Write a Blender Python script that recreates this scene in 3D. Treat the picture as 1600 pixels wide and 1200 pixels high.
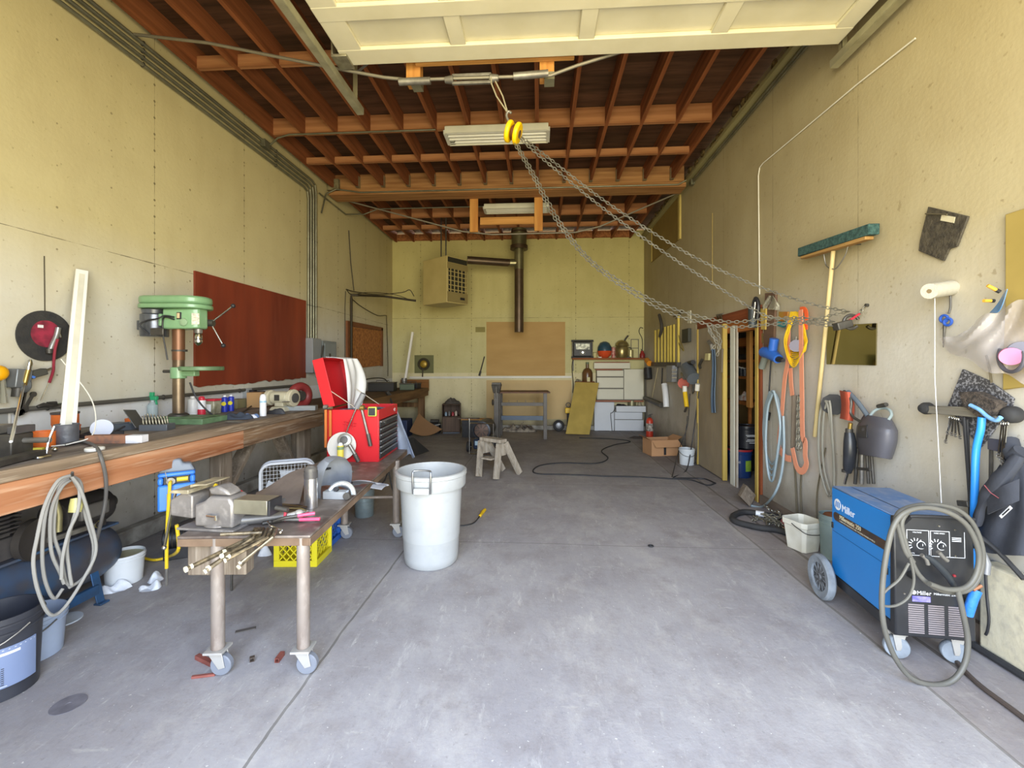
import bpy, math, random
from math import sin, cos, pi, radians, sqrt, atan2
from mathutils import Vector, Matrix, noise
random.seed(7)
C = bpy.context.scene
for _o in list(bpy.data.objects):
    bpy.data.objects.remove(_o)
COL = C.collection

# ---------------------------------------------------------------- camera
YAW = radians(3.576)
FPX = 688.0
CAMZ = 1.5
cam_d = bpy.data.cameras.new('camera')
cam = bpy.data.objects.new('camera', cam_d)
COL.objects.link(cam)
cam.location = (0, 0, CAMZ)
cam.rotation_euler = (pi / 2, 0, YAW)
cam_d.sensor_fit = 'HORIZONTAL'
cam_d.sensor_width = 36.0
cam_d.lens = 36.0 * FPX / 1600.0
cam_d.shift_y = -30.0 / 1600.0
cam_d.clip_start = 0.02
C.camera = cam

# ---------------------------------------------------------------- room measures
XL, XR = -3.50, 2.40          # side walls
YB, YF = 10.30, -0.15         # back wall, door wall
ZC = 4.42                     # underside of the joists
DX0, DX1, DZ = -1.60, 2.30, 3.80   # the vehicle door opening behind the viewer

# ---------------------------------------------------------------- world: daylight outside the open door
w = bpy.data.worlds.new('outdoors')
C.world = w
w.use_nodes = True
nt = w.node_tree
nt.nodes.clear()
tc = nt.nodes.new('ShaderNodeTexCoord')
sp = nt.nodes.new('ShaderNodeSeparateXYZ')
rp = nt.nodes.new('ShaderNodeValToRGB')
mr = nt.nodes.new('ShaderNodeMapRange')
bg = nt.nodes.new('ShaderNodeBackground')
ow = nt.nodes.new('ShaderNodeOutputWorld')
nt.links.new(tc.outputs['Generated'], sp.inputs[0])
nt.links.new(sp.outputs['Z'], mr.inputs['Value'])
mr.inputs['From Min'].default_value = -1
mr.inputs['From Max'].default_value = 1
nt.links.new(mr.outputs[0], rp.inputs[0])
nt.links.new(rp.outputs[0], bg.inputs[0])
nt.links.new(bg.outputs[0], ow.inputs[0])
e = rp.color_ramp.elements
e[0].position = 0.0
e[0].color = (0.52, 0.45, 0.26, 1)        # sunlit yard: dry grass and gravel
e[1].position = 1.0
e[1].color = (0.42, 0.54, 0.76, 1)
for p_, c_ in ((0.30, (0.56, 0.49, 0.29, 1)), (0.46, (0.97, 0.87, 0.58, 1)), (0.54, (0.92, 0.97, 1.0, 1)), (0.72, (0.50, 0.62, 0.84, 1))):
    k = e.new(p_)
    k.color = c_
bg.inputs['Strength'].default_value = 8.6
pl = bpy.data.lights.new('daylight_portal', 'AREA')
pl.shape = 'RECTANGLE'
pl.size = DX1 - DX0
pl.size_y = DZ
pl.cycles.is_portal = True
plo = bpy.data.objects.new('daylight_portal', pl)
COL.objects.link(plo)
plo.location = ((DX0 + DX1) / 2, YF + 0.01, DZ / 2)
plo.rotation_euler = (pi / 2, 0, 0)      # area lamps shine along -Z: this turns it into +Y

C.view_settings.view_transform = 'Standard'
C.view_settings.look = 'None'
C.view_settings.gamma = 1
C.view_settings.exposure = 0.78
C.view_settings.use_curve_mapping = False
try:
    C.cycles.max_bounces = 10
    C.cycles.diffuse_bounces = 7
    C.cycles.glossy_bounces = 3
    C.cycles.transparent_max_bounces = 8
    C.cycles.caustics_reflective = False
    C.cycles.caustics_refractive = False
    C.cycles.sample_clamp_indirect = 6
except Exception:
    pass


# ---------------------------------------------------------------- measuring: where the sight line of a photo point meets a plane
def ray(u, v):
    a, c = (u - 800) / FPX, (570 - v) / FPX
    return Vector((a * cos(YAW) - sin(YAW), a * sin(YAW) + cos(YAW), c))


def PX(u, v, x=None, y=None, z=None):
    r = ray(u, v)
    if x is not None:
        t = x / r.x
    elif y is not None:
        t = y / r.y
    else:
        t = (z - CAMZ) / r.z
    return Vector((0, 0, CAMZ)) + r * t


# ---------------------------------------------------------------- materials
def lin(h):
    if isinstance(h, str):
        h = h.lstrip('#')
        c = [int(h[i:i + 2], 16) / 255 for i in (0, 2, 4)]
        return tuple(((x / 12.92) if x <= 0.04045 else ((x + 0.055) / 1.055) ** 2.4) for x in c) + (1,)
    return tuple(h)[:3] + (1,)


MATS = {}


def mat(name, col, rough=0.6, metal=0.0, col2=None, amt=0.5, scale=6.0, stretch=(1, 1, 1), bump=0.0,
        detail=4.0, lo=0.35, hi=0.65, alpha=1.0, trans=0.0, spec=0.5, bscale=None, coat=0.0, dust=None):
    if name in MATS:
        return MATS[name]
    m = bpy.data.materials.new(name)
    m.use_nodes = True
    n, l = m.node_tree.nodes, m.node_tree.links
    b = n['Principled BSDF']
    b.inputs['Roughness'].default_value = rough
    b.inputs['Metallic'].default_value = metal
    b.inputs['Specular IOR Level'].default_value = spec
    b.inputs['Alpha'].default_value = alpha
    b.inputs['Transmission Weight'].default_value = trans
    b.inputs['Coat Weight'].default_value = coat
    c1 = lin(col)
    c2 = lin(col2) if col2 else tuple(x * 0.72 for x in c1[:3]) + (1,)
    tcn = n.new('ShaderNodeTexCoord')
    mp = n.new('ShaderNodeMapping')
    mp.inputs['Scale'].default_value = stretch
    l.new(tcn.outputs['Object'], mp.inputs[0])
    nz = n.new('ShaderNodeTexNoise')
    nz.inputs['Scale'].default_value = scale
    nz.inputs['Detail'].default_value = detail
    l.new(mp.outputs[0], nz.inputs['Vector'])
    ra = n.new('ShaderNodeMapRange')
    ra.inputs['From Min'].default_value = lo
    ra.inputs['From Max'].default_value = hi
    ra.inputs['To Max'].default_value = amt
    l.new(nz.outputs['Fac'], ra.inputs['Value'])
    mx = n.new('ShaderNodeMix')
    mx.data_type = 'RGBA'
    mx.inputs[6].default_value = c1
    mx.inputs[7].default_value = c2
    l.new(ra.outputs[0], mx.inputs[0])
    out = mx.outputs[2]
    if dust:
        nz2 = n.new('ShaderNodeTexNoise')
        nz2.inputs['Scale'].default_value = scale * 4.3
        nz2.inputs['Detail'].default_value = 6
        l.new(mp.outputs[0], nz2.inputs['Vector'])
        r2 = n.new('ShaderNodeMapRange')
        r2.inputs['From Min'].default_value = 0.5
        r2.inputs['From Max'].default_value = 0.72
        r2.inputs['To Max'].default_value = 0.6
        l.new(nz2.outputs['Fac'], r2.inputs['Value'])
        m2 = n.new('ShaderNodeMix')
        m2.data_type = 'RGBA'
        l.new(out, m2.inputs[6])
        m2.inputs[7].default_value = lin(dust)
        l.new(r2.outputs[0], m2.inputs[0])
        out = m2.outputs[2]
    l.new(out, b.inputs['Base Color'])
    if bump:
        nb = n.new('ShaderNodeTexNoise')
        nb.inputs['Scale'].default_value = bscale or scale * 3
        nb.inputs['Detail'].default_value = 5
        l.new(mp.outputs[0], nb.inputs['Vector'])
        bp = n.new('ShaderNodeBump')
        bp.inputs['Strength'].default_value = bump
        bp.inputs['Distance'].default_value = 0.01
        l.new(nb.outputs['Fac'], bp.inputs['Height'])
        l.new(bp.outputs[0], b.inputs['Normal'])
    MATS[name] = m
    return m


def wood(name, col, col2, axis='x', scale=3.0, rough=0.75, dust=None, k=12):
    s = {'x': (0.35, k / 2, k / 2), 'y': (k / 2, 0.35, k / 2), 'z': (k / 2, k / 2, 0.35)}[axis]
    return mat(name, col, rough=rough, col2=col2, amt=1.0, scale=scale, stretch=s, bump=0.25, lo=0.3, hi=0.7, dust=dust, spec=0.25)


# ---------------------------------------------------------------- mesh builder
def basis(d, up=Vector((0, 0, 1))):
    d = d.normalized()
    if abs(d.dot(up)) > 0.98:
        up = Vector((1, 0, 0))
    a = d.cross(up).normalized()
    b = a.cross(d).normalized()
    return a, b, d


def smooth_path(pts, n=6):
    pts = [Vector(p) for p in pts]
    if len(pts) < 3:
        return pts
    out = []
    P = [pts[0] * 2 - pts[1]] + pts + [pts[-1] * 2 - pts[-2]]
    for i in range(1, len(P) - 2):
        for j in range(n):
            t = j / n
            a, b, c, d = P[i - 1], P[i], P[i + 1], P[i + 2]
            out.append(0.5 * ((2 * b) + (c - a) * t + (2 * a - 5 * b + 4 * c - d) * t * t + (3 * b - a - 3 * c + d) * t ** 3))
    out.append(pts[-1])
    return out


class MB:
    def __init__(self, M=None):
        self.v, self.f, self.mi, self.mats = [], [], [], []
        self.M = M or Matrix()
        self.cur = 0

    def use(self, m):
        if m not in self.mats:
            self.mats.append(m)
        self.cur = self.mats.index(m)
        return self

    def add(self, vs, fs, M=None):
        k = len(self.v)
        T = self.M @ M if M is not None else self.M
        self.v += [T @ Vector(p) for p in vs]
        self.f += [tuple(i + k for i in f) for f in fs]
        self.mi += [self.cur] * len(fs)
        return self

    def box(self, c, s, R=None, taper=1.0):
        x, y, z = s[0] / 2, s[1] / 2, s[2] / 2
        t = taper
        vs = [(-x, -y, -z), (x, -y, -z), (x, y, -z), (-x, y, -z), (-x * t, -y * t, z), (x * t, -y * t, z), (x * t, y * t, z), (-x * t, y * t, z)]
        fs = [(0, 3, 2, 1), (4, 5, 6, 7), (0, 1, 5, 4), (1, 2, 6, 5), (2, 3, 7, 6), (3, 0, 4, 7)]
        M = Matrix.Translation(Vector(c))
        if R is not None:
            M = M @ (R.to_4x4() if not isinstance(R, (tuple, list)) else rot(*R))
        return self.add(vs, fs, M)

    def bb(self, x0, x1, y0, y1, z0, z1):
        return self.box(((x0 + x1) / 2, (y0 + y1) / 2, (z0 + z1) / 2), (abs(x1 - x0), abs(y1 - y0), abs(z1 - z0)))

    def bar(self, p0, p1, w, h, up=Vector((0, 0, 1))):
        p0, p1 = Vector(p0), Vector(p1)
        a, b, d = basis(p1 - p0, Vector(up))
        M = Matrix((a, b, d)).transposed().to_4x4()
        M.translation = (p0 + p1) / 2
        L = (p1 - p0).length
        x, y, z = w / 2, h / 2, L / 2
        vs = [(-x, -y, -z), (x, -y, -z), (x, y, -z), (-x, y, -z), (-x, -y, z), (x, -y, z), (x, y, z), (-x, y, z)]
        fs = [(0, 3, 2, 1), (4, 5, 6, 7), (0, 1, 5, 4), (1, 2, 6, 5), (2, 3, 7, 6), (3, 0, 4, 7)]
        return self.add(vs, fs, M)

    def cyl(self, p0, p1, r0, r1=None, n=20, caps=True):
        r1 = r0 if r1 is None else r1
        p0, p1 = Vector(p0), Vector(p1)
        a, b, d = basis(p1 - p0)
        vs, fs = [], []
        for p, r in ((p0, r0), (p1, r1)):
            for i in range(n):
                t = 2 * pi * i / n
                vs.append(p + a * (cos(t) * r) + b * (sin(t) * r))
        for i in range(n):
            j = (i + 1) % n
            fs.append((i, i + n, j + n, j))
        if caps:
            fs.append(tuple(range(n)))
            fs.append(tuple(reversed(range(n, 2 * n))))
        return self.add(vs, fs)

    def tube(self, pts, r, n=8, smooth=0, caps=True, flat=1.0):
        pts = smooth_path(pts, smooth) if smooth else [Vector(p) for p in pts]
        vs, fs = [], []
        prev = None
        N = len(pts)
        for i, p in enumerate(pts):
            d = (pts[min(i + 1, N - 1)] - pts[max(i - 1, 0)])
            if d.length < 1e-9:
                d = Vector((0, 0, 1))
            d.normalize()
            if prev is None:
                a, b, _ = basis(d)
            else:
                a = prev - d * prev.dot(d)
                a = a.normalized() if a.length > 1e-6 else basis(d)[0]
                b = a.cross(d)
            prev = a
            rr = r[i] if isinstance(r, (list, tuple)) else (r(i / (N - 1)) if callable(r) else r)
            for k in range(n):
                t = 2 * pi * k / n
                vs.append(p + a * (cos(t) * rr) + b * (sin(t) * rr * flat))
        for i in range(N - 1):
            for k in range(n):
                k2 = (k + 1) % n
                fs.append((i * n + k, i * n + k2, (i + 1) * n + k2, (i + 1) * n + k))
        if caps:
            fs.append(tuple(reversed(range(n))))
            fs.append(tuple(range((N - 1) * n, N * n)))
        return self.add(vs, fs)

    def lathe(self, prof, c=(0, 0, 0), axis=(0, 0, 1), n=28, sx=1.0, sy=1.0):
        a, b, d = basis(Vector(axis))
        c = Vector(c)
        vs, fs = [], []
        for r, h in prof:
            for k in range(n):
                t = 2 * pi * k / n
                vs.append(c + a * (cos(t) * r * sx) + b * (sin(t) * r * sy) + d * h)
        for i in range(len(prof) - 1):
            for k in range(n):
                k2 = (k + 1) % n
                fs.append((i * n + k, i * n + k2, (i + 1) * n + k2, (i + 1) * n + k))
        if prof[0] == prof[-1]:
            return self.add(vs, fs)
        if prof[0][0] > 1e-6:
            fs.append(tuple(reversed(range(n))))
        if prof[-1][0] > 1e-6:
            fs.append(tuple(range((len(prof) - 1) * n, len(prof) * n)))
        return self.add(vs, fs)

    def sph(self, c, r, n=16, m=10, s=(1, 1, 1)):
        vs, fs = [], []
        c = Vector(c)
        for i in range(m + 1):
            ph = pi * i / m
            for k in range(n):
                t = 2 * pi * k / n
                vs.append(c + Vector((sin(ph) * cos(t) * r * s[0], sin(ph) * sin(t) * r * s[1], -cos(ph) * r * s[2])))
        for i in range(m):
            for k in range(n):
                k2 = (k + 1) % n
                fs.append((i * n + k, i * n + k2, (i + 1) * n + k2, (i + 1) * n + k))
        return self.add(vs, fs)

    def prism(self, poly, off):
        """extrude a 3-D polygon along the vector off"""
        poly = [Vector(p) for p in poly]
        off = Vector(off)
        n = len(poly)
        vs = poly + [p + off for p in poly]
        nrm = Vector()
        for i in range(n):
            nrm += poly[i].cross(poly[(i + 1) % n])
        flip = nrm.dot(off) > 0
        fs = [tuple(range(n)), tuple(reversed(range(n, 2 * n)))] + [(i, i + n, (i + 1) % n + n, (i + 1) % n) for i in range(n)]
        if flip:
            fs = [tuple(reversed(f)) for f in fs]
        return self.add(vs, fs)

    def ring(self, c, R, r, axis=(0, 0, 1), n=28, m=8, a0=0, a1=2 * pi):
        a, b, d = basis(Vector(axis))
        c = Vector(c)
        full = abs(a1 - a0 - 2 * pi) < 1e-6
        pts = [c + a * (cos(a0 + (a1 - a0) * i / n) * R) + b * (sin(a0 + (a1 - a0) * i / n) * R) for i in range(n + (0 if full else 1))]
        if not full:
            return self.tube(pts, r, m)
        vs, fs = [], []
        for i, p in enumerate(pts):
            o = (p - c).normalized()
            for k in range(m):
                t = 2 * pi * k / m
                vs.append(p + o * (cos(t) * r) + d * (sin(t) * r))
        for i in range(n):
            i2 = (i + 1) % n
            for k in range(m):
                k2 = (k + 1) % m
                fs.append((i * m + k, i2 * m + k, i2 * m + k2, i * m + k2))
        return self.add(vs, fs)

    def sheet(self, fn, nu, nv, th=0.002):
        """a cloth-like surface fn(u,v)->point, given a thickness"""
        g = [[Vector(fn(i / nu, j / nv)) for j in range(nv + 1)] for i in range(nu + 1)]
        nr = [[None] * (nv + 1) for _ in range(nu + 1)]
        for i in range(nu + 1):
            for j in range(nv + 1):
                du = g[min(i + 1, nu)][j] - g[max(i - 1, 0)][j]
                dv = g[i][min(j + 1, nv)] - g[i][max(j - 1, 0)]
                k = du.cross(dv)
                nr[i][j] = k.normalized() if k.length > 1e-9 else Vector((0, 0, 1))
        W = nv + 1
        vs = [g[i][j] for i in range(nu + 1) for j in range(W)] + [g[i][j] - nr[i][j] * th for i in range(nu + 1) for j in range(W)]
        K = (nu + 1) * W
        fs = []
        for i in range(nu):
            for j in range(nv):
                q = (i * W + j, (i + 1) * W + j, (i + 1) * W + j + 1, i * W + j + 1)
                fs.append(q)
                fs.append(tuple(x + K for x in reversed(q)))
        for i in range(nu):
            for j in (0, nv):
                q = (i * W + j, (i + 1) * W + j, (i + 1) * W + j + K, i * W + j + K)
                fs.append(q if j else tuple(reversed(q)))
        for j in range(nv):
            for i in (0, nu):
                q = (i * W + j, i * W + j + 1, i * W + j + 1 + K, i * W + j + K)
                fs.append(tuple(reversed(q)) if i else q)
        return self.add(vs, fs)

    def chain(self, pts, pitch=0.03, wire=0.004, wid=None):
        wid = wid or pitch * 0.36
        P = [Vector(p) for p in pts]
        d = [0]
        for i in range(1, len(P)):
            d.append(d[-1] + (P[i] - P[i - 1]).length)
        n = max(1, int(d[-1] / pitch))
        k = 0
        for q in range(n):
            s = (q + 0.5) * pitch
            while k < len(P) - 2 and d[k + 1] < s:
                k += 1
            t = (s - d[k]) / max(1e-9, d[k + 1] - d[k])
            c = P[k].lerp(P[k + 1], t)
            ax = (P[k + 1] - P[k]).normalized()
            a, b, _ = basis(ax)
            if q % 2:
                a, b = b, -a
            L = pitch * 0.62
            ring = []
            for j in range(10):
                t2 = 2 * pi * j / 10
                ring.append((cos(t2) * L, sin(t2) * wid))
            vs, fs = [], []
            for j, (px_, py_) in enumerate(ring):
                o = (ax * px_ + a * py_)
                on = (ax * (cos(2 * pi * j / 10)) + a * sin(2 * pi * j / 10))
                for m_ in range(4):
                    t3 = 2 * pi * m_ / 4
                    vs.append(c + o + on * (cos(t3) * wire) + b * (sin(t3) * wire))
            for j in range(10):
                j2 = (j + 1) % 10
                for m_ in range(4):
                    m2 = (m_ + 1) % 4
                    fs.append((j * 4 + m_, j2 * 4 + m_, j2 * 4 + m2, j * 4 + m2))
            self.add(vs, fs)
        return self

    def text(self, s, origin, right, up, size, depth=0.0015, align='LEFT', shear=0.0, sx=1.0):
        cu = bpy.data.curves.new('lettering', 'FONT')
        cu.body = s
        cu.size = size
        cu.extrude = depth / 2
        cu.align_x = align
        cu.shear = shear
        cu.resolution_u = 2
        ob = bpy.data.objects.new('lettering', cu)
        COL.objects.link(ob)
        bpy.context.view_layer.update()
        me = ob.evaluated_get(bpy.context.evaluated_depsgraph_get()).to_mesh()
        R, U = Vector(right).normalized(), Vector(up).normalized()
        N = R.cross(U)
        M = Matrix((R * sx, U, N)).transposed().to_4x4()
        M.translation = Vector(origin)
        self.add([tuple(v.co) for v in me.vertices], [tuple(p.vertices) for p in me.polygons], M)
        ob.to_mesh_clear()
        bpy.data.objects.remove(ob)
        return self

    def build(self, name, m=None, parent=None, bevel=0.0, origin=None, smooth=True, subsurf=0):
        me = bpy.data.meshes.new(name)
        mats = self.mats or ([m] if m else [])
        if not self.v:
            raise RuntimeError('empty mesh ' + name)
        lo = Vector([min(p[i] for p in self.v) for i in range(3)])
        hi = Vector([max(p[i] for p in self.v) for i in range(3)])
        o = origin if origin is not None else Vector(((lo.x + hi.x) / 2, (lo.y + hi.y) / 2, lo.z))
        me.from_pydata([tuple(p - o) for p in self.v], [], self.f)
        for k in mats:
            me.materials.append(k)
        me.polygons.foreach_set('material_index', self.mi)
        if smooth:
            me.polygons.foreach_set('use_smooth', [True] * len(me.polygons))
            me.set_sharp_from_angle(angle=radians(38))
        me.update()
        ob = bpy.data.objects.new(name, me)
        COL.objects.link(ob)
        ob.location = o
        if bevel:
            b = ob.modifiers.new('bevel', 'BEVEL')
            b.width = bevel
            b.segments = 2
            b.limit_method = 'ANGLE'
            b.angle_limit = radians(40)
        if subsurf:
            s_ = ob.modifiers.new('subsurf', 'SUBSURF')
            s_.levels = subsurf
            s_.render_levels = subsurf
        if parent is not None:
            ob.parent = parent
            ob.location = o - world_loc(parent)
        return ob


def world_loc(o):
    p = Vector(o.location)
    while o.parent:
        o = o.parent
        p += Vector(o.location)
    return p


def rot(x=0, y=0, z=0):
    return Matrix.Rotation(z, 4, 'Z') @ Matrix.Rotation(y, 4, 'Y') @ Matrix.Rotation(x, 4, 'X')


def TM(loc, rz=0, ry=0, rx=0):
    return Matrix.Translation(Vector(loc)) @ rot(rx, ry, rz)


def tag(o, label, cat, group=None, kind=None):
    if label:
        o['label'] = label
    if cat:
        o['category'] = cat
    if group:
        o['group'] = group
    if kind:
        o['kind'] = kind
    return o


class Thing:
    """one top-level object: parts are collected and hung on an Empty at its base"""

    def __init__(self, name, label, cat, group=None, M=None):
        self.a = (name, label, cat, group)
        self.M = M or Matrix()
        self.parts = []

    def part(self, name, m=None, bevel=0.0, parent=None, label=None, **kw):
        b = MB(self.M)
        self.parts.append([name, b, m, bevel, parent, label, kw])
        return b

    def done(self):
        name, label, cat, group = self.a
        vs = [p for q in self.parts for p in q[1].v]
        lo = Vector([min(p[i] for p in vs) for i in range(3)])
        hi = Vector([max(p[i] for p in vs) for i in range(3)])
        e = bpy.data.objects.new(name, None)
        COL.objects.link(e)
        e.empty_display_size = 0.1
        e.location = ((lo.x + hi.x) / 2, (lo.y + hi.y) / 2, lo.z)
        tag(e, label, cat, group)
        made = {}
        for q in self.parts:
            nm, b, m, bev, par, lab, kw = q
            ob = b.build(nm, m, made.get(id(par), e) if par is not None else e, bevel=bev, **kw)
            made[id(b)] = ob
            if lab:
                ob['label'] = lab
        self.root = e
        return e


def solo(b, name, m, label, cat, group=None, kind=None, **kw):
    return tag(b.build(name, m, **kw), label, cat, group, kind)


def struct(b, name, m, **kw):
    o = b.build(name, m, **kw)
    o['kind'] = 'structure'
    return o


def dup(root, delta, label=None, group=None, rz=0.0, scale=None):
    r = root.copy()
    COL.objects.link(r)
    r.location = Vector(root.location) + Vector(delta)
    if rz:
        r.rotation_euler.z += rz
    if scale:
        r.scale = scale
    if label:
        r['label'] = label
    if group:
        r['group'] = group

    def rec(src, dst):
        for ch in list(src.children):
            c = ch.copy()
            COL.objects.link(c)
            c.parent = dst
            rec(ch, c)
    rec(root, r)
    return r
# ================================================================ SETTING
def wallmat(name, seams_axis, upper, lower, split, dirt, seam_off=0.0, nails=True, swap=2.42, lowband=None):
    """painted sheathing: sheet seams, nail heads, stains; coordinates are the object's own (origin at world zero)"""
    m = bpy.data.materials.new(name)
    m.use_nodes = True
    n, l = m.node_tree.nodes, m.node_tree.links
    b = n['Principled BSDF']
    b.inputs['Roughness'].default_value = 0.75
    b.inputs['Specular IOR Level'].default_value = 0.25
    tcn = n.new('ShaderNodeTexCoord')
    s = n.new('ShaderNodeSeparateXYZ')
    l.new(tcn.outputs['Object'], s.inputs[0])
    A = s.outputs[seams_axis]
    Z = s.outputs['Z']

    def math(op, a, bb=None, c=None):
        k = n.new('ShaderNodeMath')
        k.operation = op
        for i, q in enumerate((a, bb, c)):
            if q is None:
                continue
            if isinstance(q, (int, float)):
                k.inputs[i].default_value = q
            else:
                l.new(q, k.inputs[i])
        return k.outputs[0]

    def noise_(scale, detail=5, st=(1, 1, 1), rough=0.5):
        mp = n.new('ShaderNodeMapping')
        mp.inputs['Scale'].default_value = st
        l.new(tcn.outputs['Object'], mp.inputs[0])
        k = n.new('ShaderNodeTexNoise')
        k.inputs['Scale'].default_value = scale
        k.inputs['Detail'].default_value = detail
        k.inputs['Roughness'].default_value = rough
        l.new(mp.outputs[0], k.inputs['Vector'])
        return k.outputs['Fac']

    def mix(f, a, bb):
        k = n.new('ShaderNodeMix')
        k.data_type = 'RGBA'
        l.new(f, k.inputs[0])
        for i, q in ((6, a), (7, bb)):
            if isinstance(q, tuple):
                k.inputs[i].default_value = q
            else:
                l.new(q, k.inputs[i])
        return k.outputs[2]

    def rng(x, a, bb, c=0.0, d=1.0):
        k = n.new('ShaderNodeMapRange')
        l.new(x, k.inputs['Value'])
        k.inputs['From Min'].default_value = a
        k.inputs['From Max'].default_value = bb
        k.inputs['To Min'].default_value = c
        k.inputs['To Max'].default_value = d
        return k.outputs[0]
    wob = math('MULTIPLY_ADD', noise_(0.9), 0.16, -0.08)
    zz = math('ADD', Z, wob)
    base = mix(rng(zz, split - 0.5, split + 0.25), lin(lower), lin(upper))  # gradual change of light up the wall painted in: yellower above, paler below
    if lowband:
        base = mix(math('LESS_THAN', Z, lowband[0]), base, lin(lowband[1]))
    # blotches of thin paint
    base = mix(math('MULTIPLY', rng(noise_(1.3, 6, rough=0.6), 0.42, 0.75), 0.38), base, lin(dirt))
    base = mix(math('MULTIPLY', rng(noise_(3.0, 5, (1.6, 1.6, 0.25)), 0.5, 0.8), 0.25), base, lin(dirt))
    base = mix(math('MULTIPLY', rng(noise_(26, 3), 0.66, 0.74), 0.45), base, lin('#7a6b48'))
    # grime near the floor
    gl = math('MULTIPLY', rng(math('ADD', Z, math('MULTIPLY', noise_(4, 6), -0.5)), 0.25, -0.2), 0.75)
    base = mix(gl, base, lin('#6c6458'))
    # sheet seams
    fy = math('FRACT', math('DIVIDE', math('ADD', A, 20.0 - seam_off), 1.22))
    dv = math('MULTIPLY', math('MINIMUM', fy, math('SUBTRACT', 1.0, fy)), 1.22)
    dz = math('ABSOLUTE', math('SUBTRACT', Z, swap))
    thin = math('MULTIPLY_ADD', noise_(7, 3), 0.008, -0.0025)
    ln = math('MAXIMUM', math('LESS_THAN', dv, thin), math('LESS_THAN', dz, math('MULTIPLY', thin, 1.5)))
    base = mix(math('MULTIPLY', ln, 0.75), base, lin('#4c4534'))
    if nails:
        fs = math('FRACT', math('DIVIDE', math('ADD', A, 20.0 - seam_off), 0.4067))
        ds = math('MULTIPLY', math('MINIMUM', fs, math('SUBTRACT', 1.0, fs)), 0.4067)
        fz = math('FRACT', math('DIVIDE', math('ADD', Z, 0.1), 0.305))
        dn = math('MULTIPLY', math('MINIMUM', fz, math('SUBTRACT', 1.0, fz)), 0.305)
        d2 = math('SQRT', math('ADD', math('MULTIPLY', ds, ds), math('MULTIPLY', dn, dn)))
        nh = math('LESS_THAN', d2, math('MULTIPLY_ADD', noise_(3), 0.026, -0.006))
        base = mix(math('MULTIPLY', nh, 0.6), base, lin('#5c4c30'))
        # closer nails along the seams
        fz2 = math('FRACT', math('DIVIDE', Z, 0.15))
        dn2 = math('MULTIPLY', math('MINIMUM', fz2, math('SUBTRACT', 1.0, fz2)), 0.15)
        dv2 = math('ABSOLUTE', math('SUBTRACT', dv, 0.0))
        d3 = math('SQRT', math('ADD', math('MULTIPLY', dv2, dv2), math('MULTIPLY', dn2, dn2)))
        base = mix(math('MULTIPLY', math('LESS_THAN', d3, 0.011), 0.7), base, lin('#4f4229'))
    l.new(base, b.inputs['Base Color'])
    bp = n.new('ShaderNodeBump')
    bp.inputs['Strength'].default_value = 0.15
    bp.inputs['Distance'].default_value = 0.01
    l.new(noise_(35, 5), bp.inputs['Height'])
    l.new(bp.outputs[0], b.inputs['Normal'])
    return m


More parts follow.
